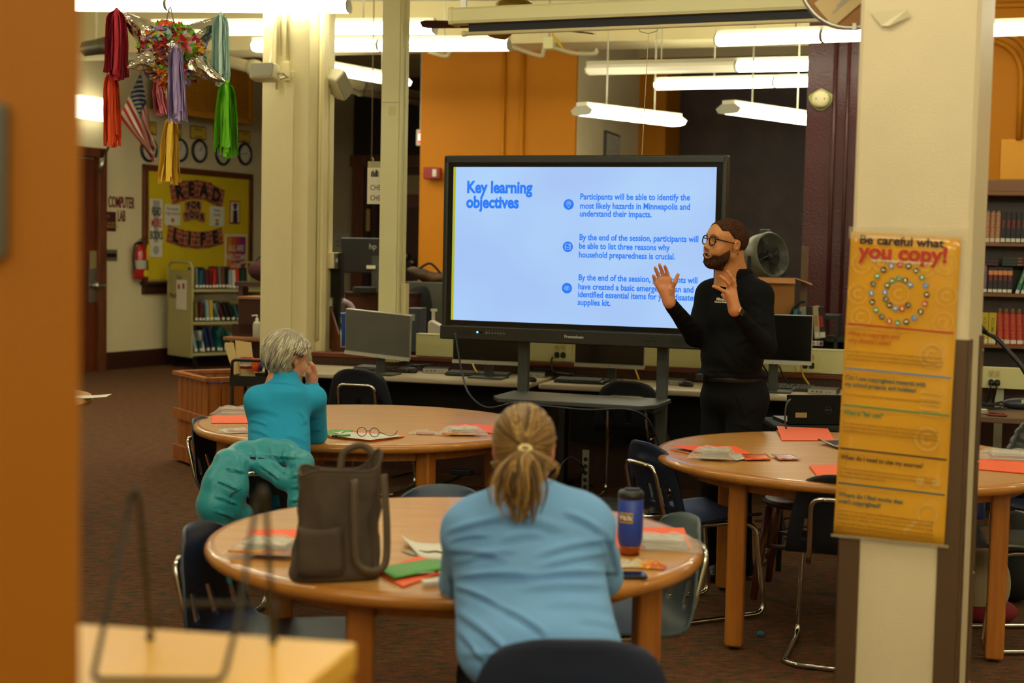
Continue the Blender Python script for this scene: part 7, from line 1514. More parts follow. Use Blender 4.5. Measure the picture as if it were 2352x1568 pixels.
m = MB(); w0 = Z(990, 1270, TZ) - Vector(t.location); m.tube(catmull([w0 + Vector((x, .006 * math.sin(x * 140), .004)) for x in np.linspace(-.035, .04, 8)], 3), .0028, 5); build('line_drawing', m, M_INK, t)
flat('leaflet', 'lower grey leaflet peeking out under the white leaflets', 'leaflet', ((920, 1266), (960, 1262), (1030, 1290), (1000, 1292)), mat('grey leaflet', 'a8a59a', .8), TZ - .0005, .001)
folder('orange folder behind the blue tumbler', ((1396, 1218), (1572, 1217), (1588, 1259), (1408, 1262)), lift=.008)
kit('clear bag of grey packs right of the blue tumbler', 1525, 1256, .20, .12, R(-10), TZ, ('a8a698', 'c8c4b4'), 4)
# tumbler
q = Z(1446, 1272, TZ); t = thing('travel_tumbler', 'tall blue travel tumbler with black lid and copper base', 'tumbler', q)
k_ = q.y / FP; R1 = 29.5 * k_; R0_ = 23 * k_; Ht = (1272 - 1128) * k_
m = MB(); m.lathe([(.002, 0), (R0_, 0), (R0_ + .001, .024), (R0_ + .002, .026)], n=36); build('copper_base', m, mat('copper', 'b0683c', .25, metal=1), t, smooth=True)
m = MB(); m.lathe([(R0_, .024), (R0_ + .004, .03), (R1, .05), (R1, Ht - .018), (R1 - .002, Ht - .016)], n=40); build('sleeve', m, mat('royal blue coating', '1c3c9c', .4), t, smooth=True)
m = MB(); m.lathe([(R1 - .002, Ht - .018), (R1 + .001, Ht - .014), (R1 + .001, Ht), (R1 - .004, Ht + .006), (R1 - .014, Ht + .008), (.002, Ht + .006)], n=40); build('lid', m, M_BLACK, t, smooth=True); m = MB(); m.box((.004, 0, Ht + .010), (R1 * 1.2, .02, .006)); build('lid_slider', m, M_BLACK, t, bevel=.002)
def wrap(name, a0, a1, z0, z1, m_, rad=R1, parent=None):
    m = MB(); m.grid(lambda u, v: ((rad) * math.sin(a0 + (a1 - a0) * u), -(rad) * math.cos(a0 + (a1 - a0) * u), z0 + (z1 - z0) * v), 12, 1); return build(name, m, m_, parent or t, smooth=True)
zc_ = (1272 - 1183) * k_; wrap('label_border', R(-62), R(4), zc_ - .0145, zc_ + .0145, mat('yellow label', 'd8a818', .5), R1 + .0006); wrap('label_ground', R(-59), R(1), zc_ - .0115, zc_ + .0115, mat('brown label', '5a3c24', .5), R1 + .001)
for i, ch in enumerate('Walk'): a = R(-42 + 12.0 * i); text(ch, .021, M_PAPER, t, ((R1 + .0014) * math.sin(a), -(R1 + .0014) * math.cos(a), zc_), (math.pi / 2, 0, a), align='CENTER', bold=.0006)
for i, (hx, dz) in enumerate((('c83028', .012), ('e8c030', -.006), ('d8d4c8', .002))): wrap('sticker', R(68), R(86), zc_ - .006 + dz, zc_ + .010 + dz, mat('sticker ' + hx, hx, .5), R1 + .0008 + .0002 * i)
for lab, px, py, hx, c2, rz, w in (('white crumpled candy wrapper by the foot of the tumbler', 1432, 1300, 'd8d0bc', 'b8a890', 10, .055), ('tan crumpled wrapper between the tumbler and red candy bag', 1462, 1299, 'd8b070', 'c8c0a8', 60, .045), ('red and yellow candy packet beside the phone', 1497, 1302, 'c03018', 'e8b020', -12, .065)):
    q = Z(px, py, TZ); t = thing('candy_wrapper', lab, 'wrapper', q, R(rz)); r2 = random.Random(px); m = MB(); m.grid(lambda u, v: ((u - .5) * w * 1.2, (v - .5) * w * .8, .002 + .016 * math.sin(3.14 * u) * math.sin(3.14 * v) + .005 * math.sin(u * 19 + v * 13) * min(1, 5 * min(u, 1 - u, v, 1 - v))), 12, 8); build('foil', m, mat('wrap ' + hx, hx, .25, c2=c2, vs=40), t); m = MB(); m.box((0, 0, .004), (w * .7, w * .45, .006)); build('filling', m, M_PAPER, t)
q = Z(1448, 1324, TZ); t = thing('phone', 'dark smartphone lying face up at the table edge', 'phone', q, R(3)); m = MB(); m.prismz(rrect(.078, .15, .01, 4) if False else rrect(.085, .062, .009, 4), 0, .009); build('body', m, mat('navy phone case', '141824', .4), t, bevel=.002); m = MB(); m.prismz(rrect(.077, .054, .006, 4), .009, .0095); build('glass', m, M_GLOSS, t)
# tote bag
q = Z(768, 1322, TZ); t = thing('tote_bag', 'brown canvas tote bag with straps standing on the nearest table', 'bag', q, R(16)); k_ = q.y / FP
M_TOTE = mat('brown canvas', '4a3c2e', .85, var=.12, vs=9, bump=1.0, bs=14)
BH = .30; n = 40
def trg(z, inset=0):
    tt = z / BH; w = .118 - .012 * math.sin(3.14 * tt) - .010 * tt; d = .075 - .020 * tt; out = []
    for k in range(n):
        a = 2 * math.pi * k / n; ca, sa = math.cos(a), math.sin(a); e = .55
        x = (w - inset) * math.copysign(abs(ca) ** e, ca); y = (d - inset) * math.copysign(abs(sa) ** e, sa)
        wr = .010 * math.sin(5 * a + tt * 6) * math.sin(3.14 * min(1, tt * 1.1)) + .008 * math.sin(9 * a - tt * 13) * math.sin(3.14 * tt) + .006 * math.sin(13 * a + tt * 21) * math.sin(3.14 * tt)
        sag = -.022 * (1 - math.cos(2 * a)) * .5 * tt ** 3 + .018 * tt ** 4 * ca
        out.append(Vector((x * (1 + wr * 6) + .012 * tt, y * (1 + wr * 8), z + sag + (.012 * math.sin(3 * a + 1) * tt ** 4))))
    return out
m = MB(); zs_ = [0, .004, .02, .06, .10, .14, .18, .22, .25, .27, .285, BH]; m.rings([trg(z, .01 if z == 0 else 0) for z in zs_] + [trg(BH - .002, .004)] + [trg(z, .006) for z in (.26, .2, .1, .02)], cap=True); build('bag_body', m, M_TOTE, t, smooth=True)
m = MB(); m.tube(trg(BH, .002), .004, 6, loop=True); build('rim_binding', m, mat('dark brown trim', '4a3c2c', .8), t, smooth=True)
m = MB(); m.grid(lambda u, v: (-.108 + .12 * u, -.080 - .007 * math.sin(3.14 * u) + .01 * v * v, .02 + .13 * v - .012 * math.sin(3.14 * u) * v), 8, 6); o = build('front_pocket', m, M_TOTE, t, smooth=True); o.modifiers.new('t', 'SOLIDIFY').thickness = .003
for sgn, pts in ((-1, [(.035, -.070, .265), (.036, -.082, .255), (.035, -.088, .20), (.037, -.092, .12), (.045, -.096, .05), (.085, -.10, .03), (.118, -.090, .05), (.122, -.08, .14), (.118, -.07, .22), (.116, -.058, .275)]), (1, [(.02, .05, .27), (.03, .055, .315), (.07, .05, .335), (.10, .045, .32), (.112, .045, .275)])):
    pts = catmull(pts, 5); m = MB(); V = []
    for i, p in enumerate(pts): tn = (pts[min(i + 1, len(pts) - 1)] - pts[max(i - 1, 0)]).normalized(); sd = tn.cross(Vector((0, -1, 0))).normalized(); V += [p - sd * .0095, p + sd * .0095]
    m.add(V, [(2 * i, 2 * i + 1, 2 * i + 3, 2 * i + 2) for i in range(len(pts) - 1)]); o = build('strap', m, mat('brown leather strap', '54442f', .6), t, smooth=True); o.modifiers.new('t', 'SOLIDIFY').thickness = .003
# middle table
folder('orange folder left of the woman in turquoise', ((486, 958), (600, 956), (600, 972), (485, 972)), lift=.010)
kit('clear bag with white cards at the left of the middle table', 540, 950, .20, .13, R(-4), TZ, ('b89080', 'd0ccbc', 'd8d4c8'), 4)
kit('thin clear bag of red and white packets by the woman in turquoise', 545, 992, .16, .08, R(5), TZ, ('d07858', 'd8d4c8'), 1)
flat('card', 'white card under the thin clear bag on the middle table', 'card', ((502, 986), (560, 982), (575, 994), (520, 996)), M_PAPER, TZ, .001)
folder('orange folder under the white sheet and eyeglasses', ((735, 1003), (770, 985), (930, 1003), (856, 1014)), lift=.003)
t, _ = flat('booklet', 'green booklet beside the elbow of the woman in turquoise', 'booklet', ((738, 1000), (760, 987), (812, 989), (800, 1003)), M_GRN, TZ + .005, .0015)
flat('paper_sheet', 'white sheet under the eyeglasses on the middle table', 'paper', ((755, 1001), (800, 992), (929, 1001), (850, 1011)), M_PAPER, TZ + .008, .001)
flat('paper_star', 'white arrow-shaped paper piece on the green booklet', 'paper', ((762, 992), (775, 994), (790, 989), (782, 998)), M_PAPER, TZ + .011, .001)
q = Z(845, 1003, TZ + .011); t = thing('eyeglasses', 'black round eyeglasses resting on the white sheet', 'glasses', q, R(-8)); m = MB()
for s_ in (-1, 1): m.tube([Vector((s_ * .029 + .021 * math.cos(a), .004, .021 + .020 * math.sin(a))) for a in np.linspace(0, 2 * math.pi, 25)[:-1]], .0017, 6, loop=True)
m.tube([(-.009, .004, .024), (0, .004, .028), (.009, .004, .024)], .0016, 6); build('rims', m, M_BLACK, t, smooth=True)
for s_ in (-1, 1): m = MB(); m.tube(catmull([(s_ * .05, .004, .024), (s_ * .065, .05, .016), (s_ * .075, .10, .008), (s_ * .085, .13, .0)] if s_ < 0 else [(.05, .004, .024), (.085, .02, .008), (.115, .02, .010), (.13, .025, .03)], 4), .0016, 6); build('temple', m, M_BLACK, t, smooth=True)
for s_ in (-1, 1): m = MB(); m.rings([[Vector((s_ * .029 + .0195 * math.cos(a), y, .021 + .0185 * math.sin(a))) for a in np.linspace(0, 2 * math.pi, 21)[:-1]] for y in (.0035, .0042)]); build('lens', m, _mats['clear lens'], t)
q = Z(788, 1003, TZ + .012); t = thing('pen', 'green and black marker pen beside the eyeglasses', 'pen', q, R(35)); m = MB(); m.cyl((-.03, 0, .006), (.035, 0, .006), .005, n=10); build('barrel', m, mat('marker green', '3c9c34', .4), t, smooth=True); m = MB(); m.cyl((-.055, 0, .006), (-.03, 0, .006), .0058, n=10); build('cap', m, M_BLACK, t)
folder('orange folder at the right of the middle table by the ponytail', ((1030, 982), (1060, 975), (1150, 978), (1145, 998)), lift=.006)
kit('clear bag with white cards on the orange folder at right of the middle table', 1064, 996, .20, .10, R(4), TZ + .004, ('c8c4b8', 'd8d4c8', 'b8b4a8'), 4, True)
kit('flat clear bag left of the cards at right of the middle table', 975, 996, .13, .07, R(-6), TZ, ('b8483c',), 1)
# right table
folder('orange folder under the clear bag at the left of the far right table', ((1537, 1032), (1600, 1046), (1730, 1044), (1690, 1025)), lift=.018)
kit('clear bag of grey packs at the left of the far right table', 1640, 1050, .19, .12, R(-12), TZ + .010, ('b0aea0', '98968a', 'c4c0b0'), 4)
for lab, px4, hx, c2 in (('small white packet in the row of snacks', ((1676, 1050), (1702, 1045), (1712, 1056), (1690, 1060)), 'd8d4c8', 'c8c4b8'), ('orange snack packet in the row of snacks', ((1702, 1048), (1760, 1047), (1772, 1057), (1712, 1059)), 'e07818', 'c83818'), ('silver and red packet at the right end of the row of snacks', ((1772, 1048), (1815, 1047), (1840, 1057), (1790, 1058)), 'c8c0b8', 'b83c34')):
    flat('snack_packet', lab, 'packet', px4, mat('pkt ' + hx, hx, .3, c2=c2, vs=30), TZ, .004, .004)
folder('orange folder at the back edge of the table near the pillar', ((1783, 988), (1902, 994), (1918, 1012), (1795, 1012)), lift=.022)
flat('foil_pouch', 'silver foil pouch beside the pillar on the far right table', 'pouch', ((1878, 1018), (1950, 1016), (1950, 1034), (1920, 1030)), mat('silver foil pouch', 'b0b4bc', .2, metal=.9), TZ, .006, .01)
folder('orange folder near the front edge left of the pillar', ((1858, 1072), (1950, 1070), (1950, 1098), (1880, 1099)), lift=.008)
folder('orange folder right of the pillar', ((2215, 1056), (2420, 1066), (2400, 1092), (2200, 1074)), lift=.008)
kit('large clear bag of packs right of the pillar', 2318, 1052, .26, .15, R(-14), TZ + .008, ('c8c4b4', 'c06848', 'b8b4a4'), 4)
# laptop
q = Z(1890, 1000, TZ); lp = P(1888, 1005, 7.16); t = thing('laptop', 'open black laptop seen from behind on a stool beyond the right table', 'laptop', (lp.x, lp.y + .12, .75), R(6))
zt_ = P(1885, 915, 7.1).z - .75; m = MB(); m.box((.02, .0, zt_ / 2), (.36, .012, zt_), rotm(0, R(-10))); build('lid', m, mat('laptop black', '0a0706', .7, spec=.15), t, bevel=.004); m = MB(); m.box((.02, .13, .008), (.36, .25, .016)); build('base', m, M_BLACK, t, bevel=.003)
m = MB(); c0 = Vector((.05, -.013, zt_ * .50)); m.tube([c0 + Vector((.018 * math.cos(a), 0, .018 * math.sin(a))) for a in np.linspace(0, 2 * math.pi, 25)[:-1]], .001, 5, loop=True); lg = build('logo_ring', m, M_DGREY, t); text('DELL', .013, M_DGREY, lg, c0 + Vector((0, -.001, 0)), align='CENTER', bold=.0003)
m = MB(); m.box((-.09, -.012, .05), (.06, .002, .025)); build('asset_sticker', m, mat('tan sticker', 'a88850', .6), t)
s_ = thing('stool', 'dark stool carrying the laptop', 'stool', (lp.x + .02, lp.y + .24, 0)); m = MB(); m.box((0, 0, .735), (.5, .4, .03)); build('seat', m, M_BLACKM, s_, bevel=.01)
for a in (-.2, .2):
    for b in (-.15, .15): m = MB(); m.cyl((a, b, 0), (a, b, .72), .015, n=8); build('leg', m, M_BLACK, s_)
cable('grey lead curving up to the laptop lid', [P(1809, 1000, 7.0), P(1803, 965, 7.0), P(1806, 930, 7.0), P(1815, 917, 7.05)], .005, M_DGREY)
# ================================================================ jacket over the chair
JO = P(600, 1120, 5.60); JO.z = .30; j = lambda px, py, d: P(px, py, d) - JO
s = SDF((-.42, -.32, -.10), (.42, .35, .62), .0065)
s.chain([j(522, 1062, 5.60), j(560, 1040, 5.66), j(610, 1034, 5.68), j(655, 1038, 5.67), j(692, 1062, 5.62)], [.045, .042, .040, .042, .045], .03)
s.chain([j(522, 1062, 5.58), j(502, 1110, 5.54), j(492, 1160, 5.52), j(492, 1195, 5.54)], [.050, .056, .060, .050], .03)
s.chain([j(545, 1070, 5.56), j(540, 1120, 5.54), j(536, 1165, 5.55)], [.045, .045, .040], .03)
s.chain([j(515, 1190, 5.60), j(505, 1240, 5.62), j(510, 1290, 5.64), j(540, 1330, 5.66)], [.055, .050, .045, .03], .03)
s.chain([j(555, 1180, 5.60), j(552, 1240, 5.62)], [.045, .04], .03)
s.chain([j(690, 1065, 5.60), j(694, 1105, 5.55), j(688, 1150, 5.54), j(682, 1185, 5.56)], [.045, .042, .040, .036], .03)
s.chain([j(585, 1062, 5.60), j(620, 1078, 5.58), j(650, 1100, 5.57), j(668, 1112, 5.56)], [.032, .034, .034, .030], .025)
s.ell(j(600, 1045, 5.66), (.14, .05, .035), .03)
V, F = s.mesh(); V = relax(V, F, 1); Vw = V + np.array(JO)
ql = []
for a in ((503, 1105, 545, 1125), (495, 1140, 545, 1158), (495, 1175, 540, 1190), (520, 1075, 560, 1085), (548, 1035, 560, 1068), (583, 1026, 590, 1056), (620, 1024, 622, 1052), (655, 1028, 650, 1058), (683, 1046, 668, 1072), (672, 1095, 712, 1090), (670, 1120, 710, 1118), (668, 1150, 702, 1150), (555, 1045, 690, 1052), (505, 1215, 570, 1215), (500, 1250, 560, 1245), (505, 1285, 545, 1275), (600, 1070, 640, 1100), (625, 1062, 660, 1090)): ql.append((*a, 2.6, .014))
Vw = folds(Vw, F, ql); Nn_ = np_normals(Vw, F); V = Vw - np.array(JO) + Nn_ * (.004 * np.abs(fbm(V, 30, 51, 2)))[:, None]
jk = thing('down_jacket', 'turquoise down jacket hung over the back of the black chair', 'jacket', JO); M_JK = mat('turquoise nylon', '1a8c98', .38, bump=.25, bs=40, sheen=.2)
np_obj('shell', V, F, M_JK, jk)
m = MB(); m.box(j(610, 1056, 5.575), (.06, .003, .012), rotm(0, 0, R(8))); m2 = build('brand_tag', m, M_BLACK, jk); m = MB(); m.box(j(581, 1053, 5.575), (.022, .003, .014), rotm(0, 0, R(6))); build('size_tag', m, M_BLACK, jk)
m = MB(); m.tube([j(678, 1062, 5.55), j(684, 1100, 5.50), j(688, 1140, 5.50), j(686, 1180, 5.52)], .003, 6); build('zipper', m, mat('teal zipper', '2c7c84', .5), jk)
m = MB(); m.tube([j(528, 1142, 5.48), j(531, 1134, 5.48), j(556, 1122, 5.50)], .003, 6); build('cuff_cord', m, M_DGREY, jk)
JP = P(648, 1386, 5.5); t = thing('scarf_bundle', 'turquoise sleeve end and dark patterned scarf on the carpet under the nearest table', 'clothing', (JP.x, JP.y, 0), R(20)); s = SDF((-.2, -.15, -.02), (.2, .15, .2), .008); s.ell((-.04, 0, .06), (.075, .06, .05), .03).ell((.0, .02, .04), (.07, .05, .04), .03); s.clip(lambda X, Y, Zz: -(Zz - .003), .003); V, F = s.mesh(); V += np_normals(V, F) * (.005 * fbm(V, 35, 61, 2))[:, None]; np_obj('sleeve_end', V, F, M_JK, t)
s = SDF((-.2, -.15, -.02), (.25, .15, .2), .008); s.cone((.04, 0, .05), (.12, .02, .03), .035, .025, .02); s.clip(lambda X, Y, Zz: -(Zz - .003), .003); V, F = s.mesh(); np_obj('scarf', V, F, mat('patterned scarf', 'b0a888', .8, c2='1c1a16', vs=28), t)
q = Z(1747, 1461, 0); t = thing('paper_scrap', 'tiny blue crumpled scrap on the carpet', 'scrap', q); m = MB(); m.ell((0, 0, .012), (.017, .014, .012), 7, 5); o = build('scrap', m, mat('blue scrap', '2c6c94', .7), t)
# ================================================================ cables and strips on the carpet
for lab, pts in (('black cable crossing the carpet behind the right table', [Z(1730, 1310, .01), Z(1790, 1262, .01), Z(1800, 1200, .01), Z(1770, 1140, .01)]), ('black cable running under the right table to the wooden chair', [Z(1735, 1195, .01), Z(1800, 1190, .01), Z(1860, 1175, .01), Z(1890, 1150, .01)]), ('second black cable running under the right table', [Z(1735, 1215, .01), Z(1800, 1212, .01), Z(1850, 1208, .01), Z(1900, 1212, .01)]), ('third black cable under the right table', [Z(1730, 1228, .01), Z(1790, 1236, .01), Z(1860, 1222, .01), Z(1900, 1228, .01)]),
    ('black cable on the carpet under the middle table', [Z(900, 1095, .01), Z(960, 1085, .01), Z(1010, 1110, .01), Z(1060, 1090, .01)]), ('black cable looping behind the display stand', [P(1280, 1080, 8.9), P(1310, 1050, 8.95), P(1340, 1075, 9.0), Z(1330, 1105, .01), Z(1360, 1115, .01)])): cable(lab, pts, .007, M_BLACK)
q = Z(1060, 1090, .0); t = thing('power_brick', 'black power brick on the carpet under the middle table', 'adapter', q, R(-10)); m = MB(); m.box((0, 0, .02), (.15, .06, .04)); build('brick', m, M_BLACK, t, bevel=.006); m = MB(); m.tube(catmull([(.075, 0, .02), (.13, .02, .015), (.17, .10, .01)], 5), .004, 6); build('lead', m, M_BLACK, t)
q = P(1346, 1072, 9.25); t = thing('power_strip', 'metal power strip standing upright behind the stand shelf', 'power strip', (q.x, q.y, 0), R(-17)); zt_ = P(1346, 1043, 9.25).z; m = MB(); m.box((0, 0, zt_ / 2 + .03), (.045, .03, zt_)); build('strip_body', m, M_STEEL, t)
for k in range(5): m = MB(); m.cyl((0, -.015, zt_ - .03 - .045 * k), (0, -.018, zt_ - .03 - .045 * k), .014, n=12); build('socket', m, M_BLACK, t)
m = MB(); m.box((0, 0, .015), (.1, .1, .03)); build('foot', m, M_BLACK, t)
# ================================================================ foreground wire easel
e = lambda px, py, d: P(px, py, d)
e0 = Z(400, 1500, 1.08); t = thing('wire_easel', 'blurred black wire display easel on the yellow counter', 'easel', (e0.x, e0.y, 1.08)); o_ = Vector(t.location); M_WIRE = mat('black wire', '2a2214', .5)
ap1, ap2 = e(300, 1150, 1.80), e(590, 1150, 1.80)
zc1 = 1.084
f1, f2 = Z(213, 1560, zc1), Z(512, 1562, zc1); r1, r2 = Z(345, 1462, zc1), Z(628, 1470, zc1)
m = MB(); pts = fillet([ap1 + Vector((0, 0, .0)), e(240, 1430, 1.74), f1, f2, e(545, 1430, 1.74), ap2], .012); m.tube([p - o_ for p in pts], .0036, 8); build('front_loop', m, M_WIRE, t, smooth=True)
for a_, b_ in ((ap1, r1), (ap2, r2)): m = MB(); m.tube([p - o_ for p in catmull([a_ + Vector((-.002, 0, 0)), a_ + Vector((.004, 0, .008)), a_ + Vector((.010, .004, 0)), b_], 4)], .0036, 8); m.ell(b_ - o_, (.006, .006, .006), 8, 6); build('rear_leg', m, M_WIRE, t, smooth=True)
m = MB(); m.tube([p - o_ for p in fillet([r1 + Vector((.010, -.01, .012)), e(375, 1385, 1.87), e(640, 1385, 1.87), r2 + Vector((0, 0, .01))], .01)], .003, 8); build('cross_wire', m, M_WIRE, t, smooth=True)
# ================================================================ poster pillar: guards, tape, poster
def pp(px, py): q = PL(px, py, G0, vP); d = q - G0; return d.dot(uP), q.z
PT = thing('poster', 'yellow BE CAREFUL WHAT YOU COPY poster taped to the beige pillar', 'poster', G0 - vP * .006, PA)
xl, zt = pp(1957, 535); xr, _ = pp(2209, 545); xl2, zb = pp(1917, 1226); xr2, zb2 = pp(2170, 1252)
# poster outline leans slightly with the pillar; survey its corners
Q = [pp(1957, 532), pp(2209, 545), pp(2170, 1252), pp(1916, 1226)]
def pq(u, v, off=0.0):
    a = (Q[0][0] * (1 - u) + Q[1][0] * u, Q[0][1] * (1 - u) + Q[1][1] * u); b = (Q[3][0] * (1 - u) + Q[2][0] * u, Q[3][1] * (1 - u) + Q[2][1] * u)
    return Vector((a[0] * (1 - v) + b[0] * v, off, a[1] * (1 - v) + b[1] * v))
m = MB(); m.grid(lambda u, v: pq(u, v, -.006 - .004 * math.sin(3.14 * u) * (1 if v > .5 else .6) - .003 * math.sin(v * 15) * u), 8, 24); o = build('sheet', m, mat('glossy yellow poster', 'dca02c', .22, var=.03, vs=3, coat=.4, bump=.12, bs=12), PT, smooth=True); o.modifiers.new('t', 'SOLIDIFY').thickness = .001
PW_ = (Q[1][0] - Q[0][0]); PH_ = Q[0][1] - Q[3][1]; ang = math.atan2(Q[1][1] - Q[0][1], Q[1][0] - Q[0][0]); lean = (Q[3][0] - Q[0][0]) / PH_
def ptext(s_, u, v, u1, size, m_, bold=0, align='LEFT'):
    p = pq(u, v, -.0135); o = text(s_, size, m_, PT, p, (math.pi / 2, -ang, 0), align=align, bold=bold); bpy.context.view_layer.update()
    w = o.dimensions.x; tgt = (pq(u1, v) - pq(u, v)).length; o.scale = (tgt / max(w, 1e-4), 1, 1); return o
M_PT = {k: mat('poster ' + k, c, .5) for k, c in dict(black='2a1c20', red='b82c20', orange='c8581c', blue='4a84b8', green='2c8a5c', olive='3c4c34', white='e8dcc0', tint='d8a84c', faint='a87820', slate='2c5a60').items()}
ptext('Be careful what', .085, .024, .85, .036, M_PT['black'], .0010); ptext('you copy!', .09, .062, .90, .062, M_PT['red'], .0022); ptext('Tips for understanding copyright and fair use.', .20, .088, .78, .012, M_PT['white'], .0003)
def dot(u, v, r, m_, off=-.0135, n=20, name='icon_dot'): p = pq(u, v, off); m = MB(); m.cyl(p, p + Vector((0, -.0006, 0)), r, n=n); return build(name, m, m_, PT), p
seq = ['red', 'black', 'olive', 'green', 'blue', 'black', 'red', 'olive', 'blue', 'black', 'green', 'red', 'olive', 'green', 'black', 'blue', 'olive', 'green', 'black', 'blue']
cx_, cz_ = pq(.475, .192).x, pq(.475, .192).z
def icon(x, z, m_, kind):
    m = MB(); m.cyl((x, -.0135, z), (x, -.0141, z), .0085, n=18); o = build('icon_dot', m, m_, PT); m = MB(); y0, y1 = -.0146, -.0142
    if kind == 0: m.box((x - .0025, -.0144, z - .0022), (.003, .0004, .0025)); m.box((x + .0028, -.0144, z - .0018), (.003, .0004, .0025)); m.box((x - .001, -.0144, z + .001), (.0008, .0004, .006)); m.box((x + .0042, -.0144, z + .001), (.0008, .0004, .006)); m.box((x + .0016, -.0144, z + .0038), (.006, .0004, .0014))
    elif kind == 1: m.box((x, -.0144, z + .0006), (.009, .0004, .006)); m.prism([(x - .002, z - .002), (x, z - .002), (x - .002, z - .005)], y0, y1)
    elif kind == 2: m.prism([(x - .003, z - .0045), (x + .0032, z - .0045), (x + .0032, z + .002), (x + .001, z + .0045), (x - .003, z + .0045)], y0, y1)
    else: m.box((x - .0008, -.0144, z - .001), (.0075, .0004, .005)); m.prism([(x + .003, z - .001), (x + .0052, z + .001), (x + .0052, z - .003)], y0, y1); m.cyl((x - .0025, -.0146, z + .003), (x - .0025, -.0142, z + .003), .0014, n=8)
    build('pictogram', m, M_PT['white'], o)
for i in range(20): a = R(90 - 18 * i); icon(cx_ + .0795 * math.cos(a), cz_ + .0855 * math.sin(a), M_PT[seq[i]], [0, 1, 3, 2][i % 4])
for i in range(11): a = R(38 + 27.5 * i); icon(cx_ + .0405 * math.cos(a), cz_ + .0445 * math.sin(a), M_PT[seq[(3 * i + 4) % 20]], [1, 2, 0, 3][i % 4])
def ring(u, v, r, w, m_, a0=0, a1=360, name='ring_print', off=-.0128):
    p = pq(u, v, off); m = MB(); V = []
    n = 28
    for k in range(n + 1): a = R(a0 + (a1 - a0) * k / n); V += [p + Vector(((r - w) * math.cos(a), 0, (r - w) * math.sin(a))), p + Vector((r * math.cos(a), 0, r * math.sin(a)))]
    m.add(V, [(2 * k, 2 * k + 1, 2 * k + 3, 2 * k + 2) for k in range(n)]); return build(name, m, m_, PT)
for u, v in ((.12, .10), (.88, .09), (.10, .20), (.90, .19), (.14, .275), (.88, .275), (.475, .192), (.30, .09), (.70, .10)): ring(u, v, .030, .003, M_PT['tint']); ring(u, v, .014, .004, M_PT['tint'], 45, 315)
for v, c_ in ((.305, 'red'), (.45, 'blue'), (.572, 'green'), (.715, 'black'), (.83, 'slate')):
    m = MB(); a, b = pq(.02, v - .006, -.0135), pq(.985, v + .002, -.0135); m.bar(a, b, .001, .0042, up=(0, 0, 1)); build('rule_line', m, M_PT[c_], PT); m = MB(); a, b = pq(.0, v + .006, -.0132), pq(.55, v + .010, -.0132); m.bar(a, b, .001, .0015, up=(0, 0, 1)); build('rule_line', m, M_PT['tint'], PT)
for s_, v, u1, c_ in (('What is copyright and', .330, .50, 'orange'), ('why should I care?', .352, .43, 'orange'), ('Can I use copyrighted material with', .475, .76, 'slate'), ('my school projects and hobbies?', .497, .68, 'slate'), ('What is "fair use?"', .590, .40, 'green'), ('When do I need to cite my sources?', .738, .78, 'black'), ('Where do I find works that', .862, .62, 'slate'), ("aren't copyrighted?", .884, .42, 'slate')): ptext(s_, .03, v, u1, .019, M_PT[c_], .0003)
for ls, v0 in ((("Copyright is a law that protects a creator's rights from having his/her", 'work used without permission. It is illegal to use someone else\'s work, such', 'as a song, photo, or article without crediting the original creator.'), .388), (('Yes, as long as you follow fair use guidelines and properly cite sources.',), .530), (('Fair use is an exception to copyright, allowing limited use of the', 'copyrighted material, such as photos, for educational purposes. For', 'more information consult the U.S. Copyright Office\'s Fair Use Index'), .625), (('A source needs to be cited when you quote or use a section of text word', 'for word. Credit should also be given when you paraphrase or summarize', "someone else's ideas or work."), .775), (('Creative Commons: Creators of all types of media have made their work', 'available to use, remix, or rework with a Creative Commons License.', 'Search for these works at creativecommons.org.'), .915), (('Google Image Search: Find images that are approved for use by refining', 'your Google image search. Select the "Search tools" button, then choose'), .955), (('Wikimedia Commons: Find images, audio, video, and other media at',), .985)):
    for k, s_ in enumerate(ls): ptext(s_, .03, v0 + .0125 * k, .9 if len(s_) > 40 else .45, .0095, M_PT['faint'], .0001)
ring(.80, .385, .036, .006, M_PT['tint']); ring(.80, .385, .018, .006, M_PT['tint'], 45, 315); ring(.80, .655, .036, .006, M_PT['tint']); ring(.80, .655, .018, .006, M_PT['tint'], 45, 315); ring(.84, .90, .030, .006, M_PT['tint'])
m = MB(); m.bar(pq(.75, .925, -.0128), pq(.64, .965, -.0128), .001, .012, up=(0, 0, 1)); build('magnifier_print', m, M_PT['tint'], PT)
for k in range(5): m = MB(); m.bar(pq(.72, .505 + .018 * k, -.0128), pq(.90, .508 + .018 * k, -.0128), .001, .004, up=(0, 0, 1)); build('page_print', m, M_PT['tint'], PT)
for u in (.76, .90): dot(u, .795, .013, M_PT['tint'], -.0128, name='quote_print')
M_TAPE = mat('clear tape', 'd8ccaa', .12, alpha=.35, spec=.8, bump=.3, bs=40)
def tape(label, x0, y0, x1, y1): q0, q1 = pp(x0, y0), pp(x1, y1); t = thing('tape_strip', label, 'tape', G0 - vP * .008, PA); m = MB(); m.grid(lambda u, v: (q0[0] + (q1[0] - q0[0]) * u, -.014 + .002 * math.sin(u * 9), q0[1] + (q1[1] - q0[1]) * v), 8, 2); build('strip', m, M_TAPE, t, smooth=True)
tape('clear tape strip along the top edge of the yellow poster', 1954, 520, 2225, 552); tape('clear tape strip along the bottom edge of the yellow poster', 1912, 1222, 2180, 1256)
